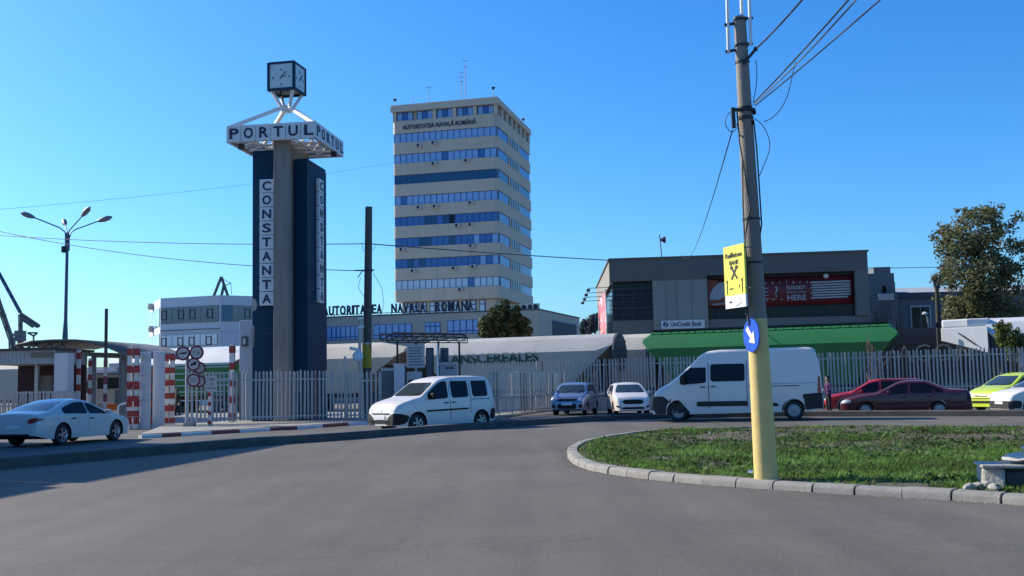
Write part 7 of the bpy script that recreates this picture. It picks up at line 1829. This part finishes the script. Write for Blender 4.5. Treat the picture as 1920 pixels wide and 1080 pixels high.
# ================================================================== people
def person(label, loc, rz, height, joints, clothes, hair=True, extra=None):
    """one continuous skinned body; joints: name -> (pos, radius) in metres for a 1.70 m figure, facing -Y"""
    t = thing('person', label, 'person', loc, rz, None, height / 1.70)
    names = list(joints); bm = bmesh.new(); vs = {}
    edges = [('pelvis', 'waist'), ('waist', 'chest'), ('chest', 'neck'), ('neck', 'head0'), ('head0', 'head1'), ('head1', 'crown')]
    for s_ in 'lr':
        edges += [('chest', 'sho' + s_), ('sho' + s_, 'elb' + s_), ('elb' + s_, 'wri' + s_), ('wri' + s_, 'palm' + s_), ('pelvis', 'hip' + s_), ('hip' + s_, 'kne' + s_), ('kne' + s_, 'ank' + s_), ('ank' + s_, 'toe' + s_)]
    fing = {}
    for s_ in 'lr':
        pw, pp_ = Vector(joints['wri' + s_][0]), Vector(joints['palm' + s_][0]); d = (pp_ - pw).normalized(); side = d.cross(Vector((0, 1, 0))); side = (side if side.length > .2 else d.cross(Vector((1, 0, 0)))).normalized()
        for i in range(4):
            o = (i - 1.5) * .019; L_ = (.055, .068, .072, .060)[i]
            a = pp_ + side * o + d * .02; b = a + d * L_ * .6 + Vector((0, -.012, 0)); c = b + d * L_ * .4 + Vector((0, -.02, 0))
            for nm, p_, r_ in ((f'f{s_}{i}a', a, .0095), (f'f{s_}{i}b', b, .0085), (f'f{s_}{i}c', c, .007)): joints[nm] = (p_, r_)
            edges += [('palm' + s_, f'f{s_}{i}a'), (f'f{s_}{i}a', f'f{s_}{i}b'), (f'f{s_}{i}b', f'f{s_}{i}c')]
        a = pw + d * .03 + side * .035; b = a + d * .04 + side * .02
        joints[f't{s_}a'] = (a, .012); joints[f't{s_}b'] = (b, .010); edges += [('wri' + s_, f't{s_}a'), (f't{s_}a', f't{s_}b')]
    for n, (p_, r_) in joints.items(): vs[n] = bm.verts.new(p_)
    for a, b in edges: bm.edges.new((vs[a], vs[b]))
    bm.verts.index_update(); me = bpy.data.meshes.new('body'); bm.to_mesh(me); bm.free()
    o = bpy.data.objects.new('body', me); col.objects.link(o)
    md = o.modifiers.new('skin', 'SKIN'); md.use_smooth_shade = True
    for n, v in zip(joints, me.skin_vertices[0].data):
        r_ = joints[n][1]; v.radius = r_ if isinstance(r_, tuple) else (r_, r_)
        v.use_root = n == 'pelvis'
    sb_ = o.modifiers.new('sub', 'SUBSURF'); sb_.levels = sb_.render_levels = 1
    bpy.context.view_layer.update()
    fin = bpy.data.meshes.new_from_object(o.evaluated_get(bpy.context.evaluated_depsgraph_get()))
    bpy.data.objects.remove(o)
    fin.materials.clear()
    for m in ['skin'] + clothes['mats']: fin.materials.append(K[m])
    for p_ in fin.polygons: p_.material_index = clothes['pick'](p_.center); p_.use_smooth = True
    fin.name = 'body'; link('body', fin, t)
    h = Vector(joints['head1'][0])
    if hair:
        bm = bmesh.new(); bmesh.ops.create_uvsphere(bm, u_segments=16, v_segments=10, radius=1)
        for v in list(bm.verts):
            v.co = Vector((v.co.x * .095, v.co.y * .112 + .018, v.co.z * .125 + .02)); 
        bmesh.ops.delete(bm, geom=[f for f in bm.faces if f.calc_center_median().y < -.035 and f.calc_center_median().z < .075 or f.calc_center_median().z < -.07], context='FACES')
        hm = bpy.data.meshes.new('hair'); bm.to_mesh(hm); bm.free(); hm.materials.append(K['hair']); ho = link('hair', hm, t, h); md = ho.modifiers.new('thickness', 'SOLIDIFY'); md.thickness = .012
    for s_ in (-1, 1):
        e = MB(); e.lathe([(0, -.006), (.011, -.004), (.011, .004), (0, .006)], 8, 'y', h + Vector((s_ * .032, -.098, .005))); e.build('eye', 'hair', t)
        e = MB(); e.lathe([(.0, -.008), (.022, -.006), (.026, .004), (0, .008)], 8, 'x', h + Vector((s_ * .088, .0, -.005))); e.build('ear', 'skin', t)
    e = MB(); e.extr([h + Vector((-.014, -.095, -.03)), h + Vector((.014, -.095, -.03)), h + Vector((0, -.097, .012))], (0, -.022, -.004)); e.build('nose', 'skin', t)
    e = MB(); e.box(h.x - .024, h.x + .024, h.y - .101, h.y - .09, h.z - .058, h.z - .049); e.build('mouth', 'sign_rim', t)
    return t
def base_joints(armL, armR, stride=0.0):
    J = dict(pelvis=((0, 0, .92), (.15, .11)), waist=((0, .005, 1.08), (.135, .10)), chest=((0, .01, 1.30), (.165, .115)), neck=((0, 0, 1.47), (.055, .055)), head0=((0, -.015, 1.525), (.07, .08)), head1=((0, -.02, 1.60), (.082, .098)), crown=((0, -.01, 1.67), (.06, .075)))
    for s_, sg, arm, st in (('l', 1, armL, stride), ('r', -1, armR, -stride)):
        J['sho' + s_] = ((sg * .185, .01, 1.39), (.062, .062)); J['elb' + s_] = (arm[0], (.042, .042)); J['wri' + s_] = (arm[1], (.028, .028)); J['palm' + s_] = (arm[2], (.034, .02))
        J['hip' + s_] = ((sg * .095, -st * .12, .84), (.088, .092)); J['kne' + s_] = ((sg * .10, -st * .75 - .01, .48), (.062, .064)); J['ank' + s_] = ((sg * .10, -st * 1.0 + .05 + abs(st) * .1, .085), (.042, .048)); J['toe' + s_] = ((sg * .11, -st * 1.0 - .10, .04), (.042, .034))
    return J
J = base_joints(((.25, -.02, 1.12), (.12, -.26, 1.06), (.06, -.32, 1.05)), ((-.25, -.02, 1.12), (-.12, -.26, 1.02), (-.05, -.32, 1.02)))
def pick1(c):
    if c.z > 1.455: return 0
    if (abs(c.y) > .235 and c.z < 1.12 and c.z > .95): return 0
    if c.z > .90: return 1
    return 2 if c.z > .10 else 3
pq = at(1553, 740, 44.6)
pt = person('person in a purple top and dark trousers holding a paper beside the van', (pq.x, 44.6, SZ), R(-75), 1.60, J, dict(mats=['purple', 'black_cloth', 'rubber'], pick=pick1))
fw = Matrix.Rotation(R(-75), 3, 'Z') @ Vector((0, -.34, 0))
m_ = MB(); m_.extr([(-.10, 0, -.07), (.10, .02, -.06), (.09, .03, .08), (-.09, 0, .07)], (0, -.004, 0)); o = m_.build('paper_sheet', 'paper'); o.location = (pq.x + fw.x * 1.0, 44.6 + fw.y, SZ + 1.02); o.rotation_euler = (R(-35), 0, R(-75)); tag(o, 'pale paper sheet held by the person in purple', 'paper')
J = base_joints(((.26, .02, 1.13), (.27, -.05, .90), (.27, -.08, .83)), ((-.26, .03, 1.13), (-.22, -.12, .95), (-.18, -.19, .93)), .22)
def pick2(c):
    if c.z > 1.46: return 0
    if c.z < .93 and c.z > .72 and abs(c.x) > .19: return 0
    if c.z > .92: return 1
    return 2 if c.z > .10 else 3
gq = at(332, 760, 62.0)
person('person in dark clothes walking through the gate beside the round signs', (gq.x, 62.0, SZ), R(-40), 1.66, J, dict(mats=['olive_cloth', 'black_cloth', 'rubber'], pick=pick2))
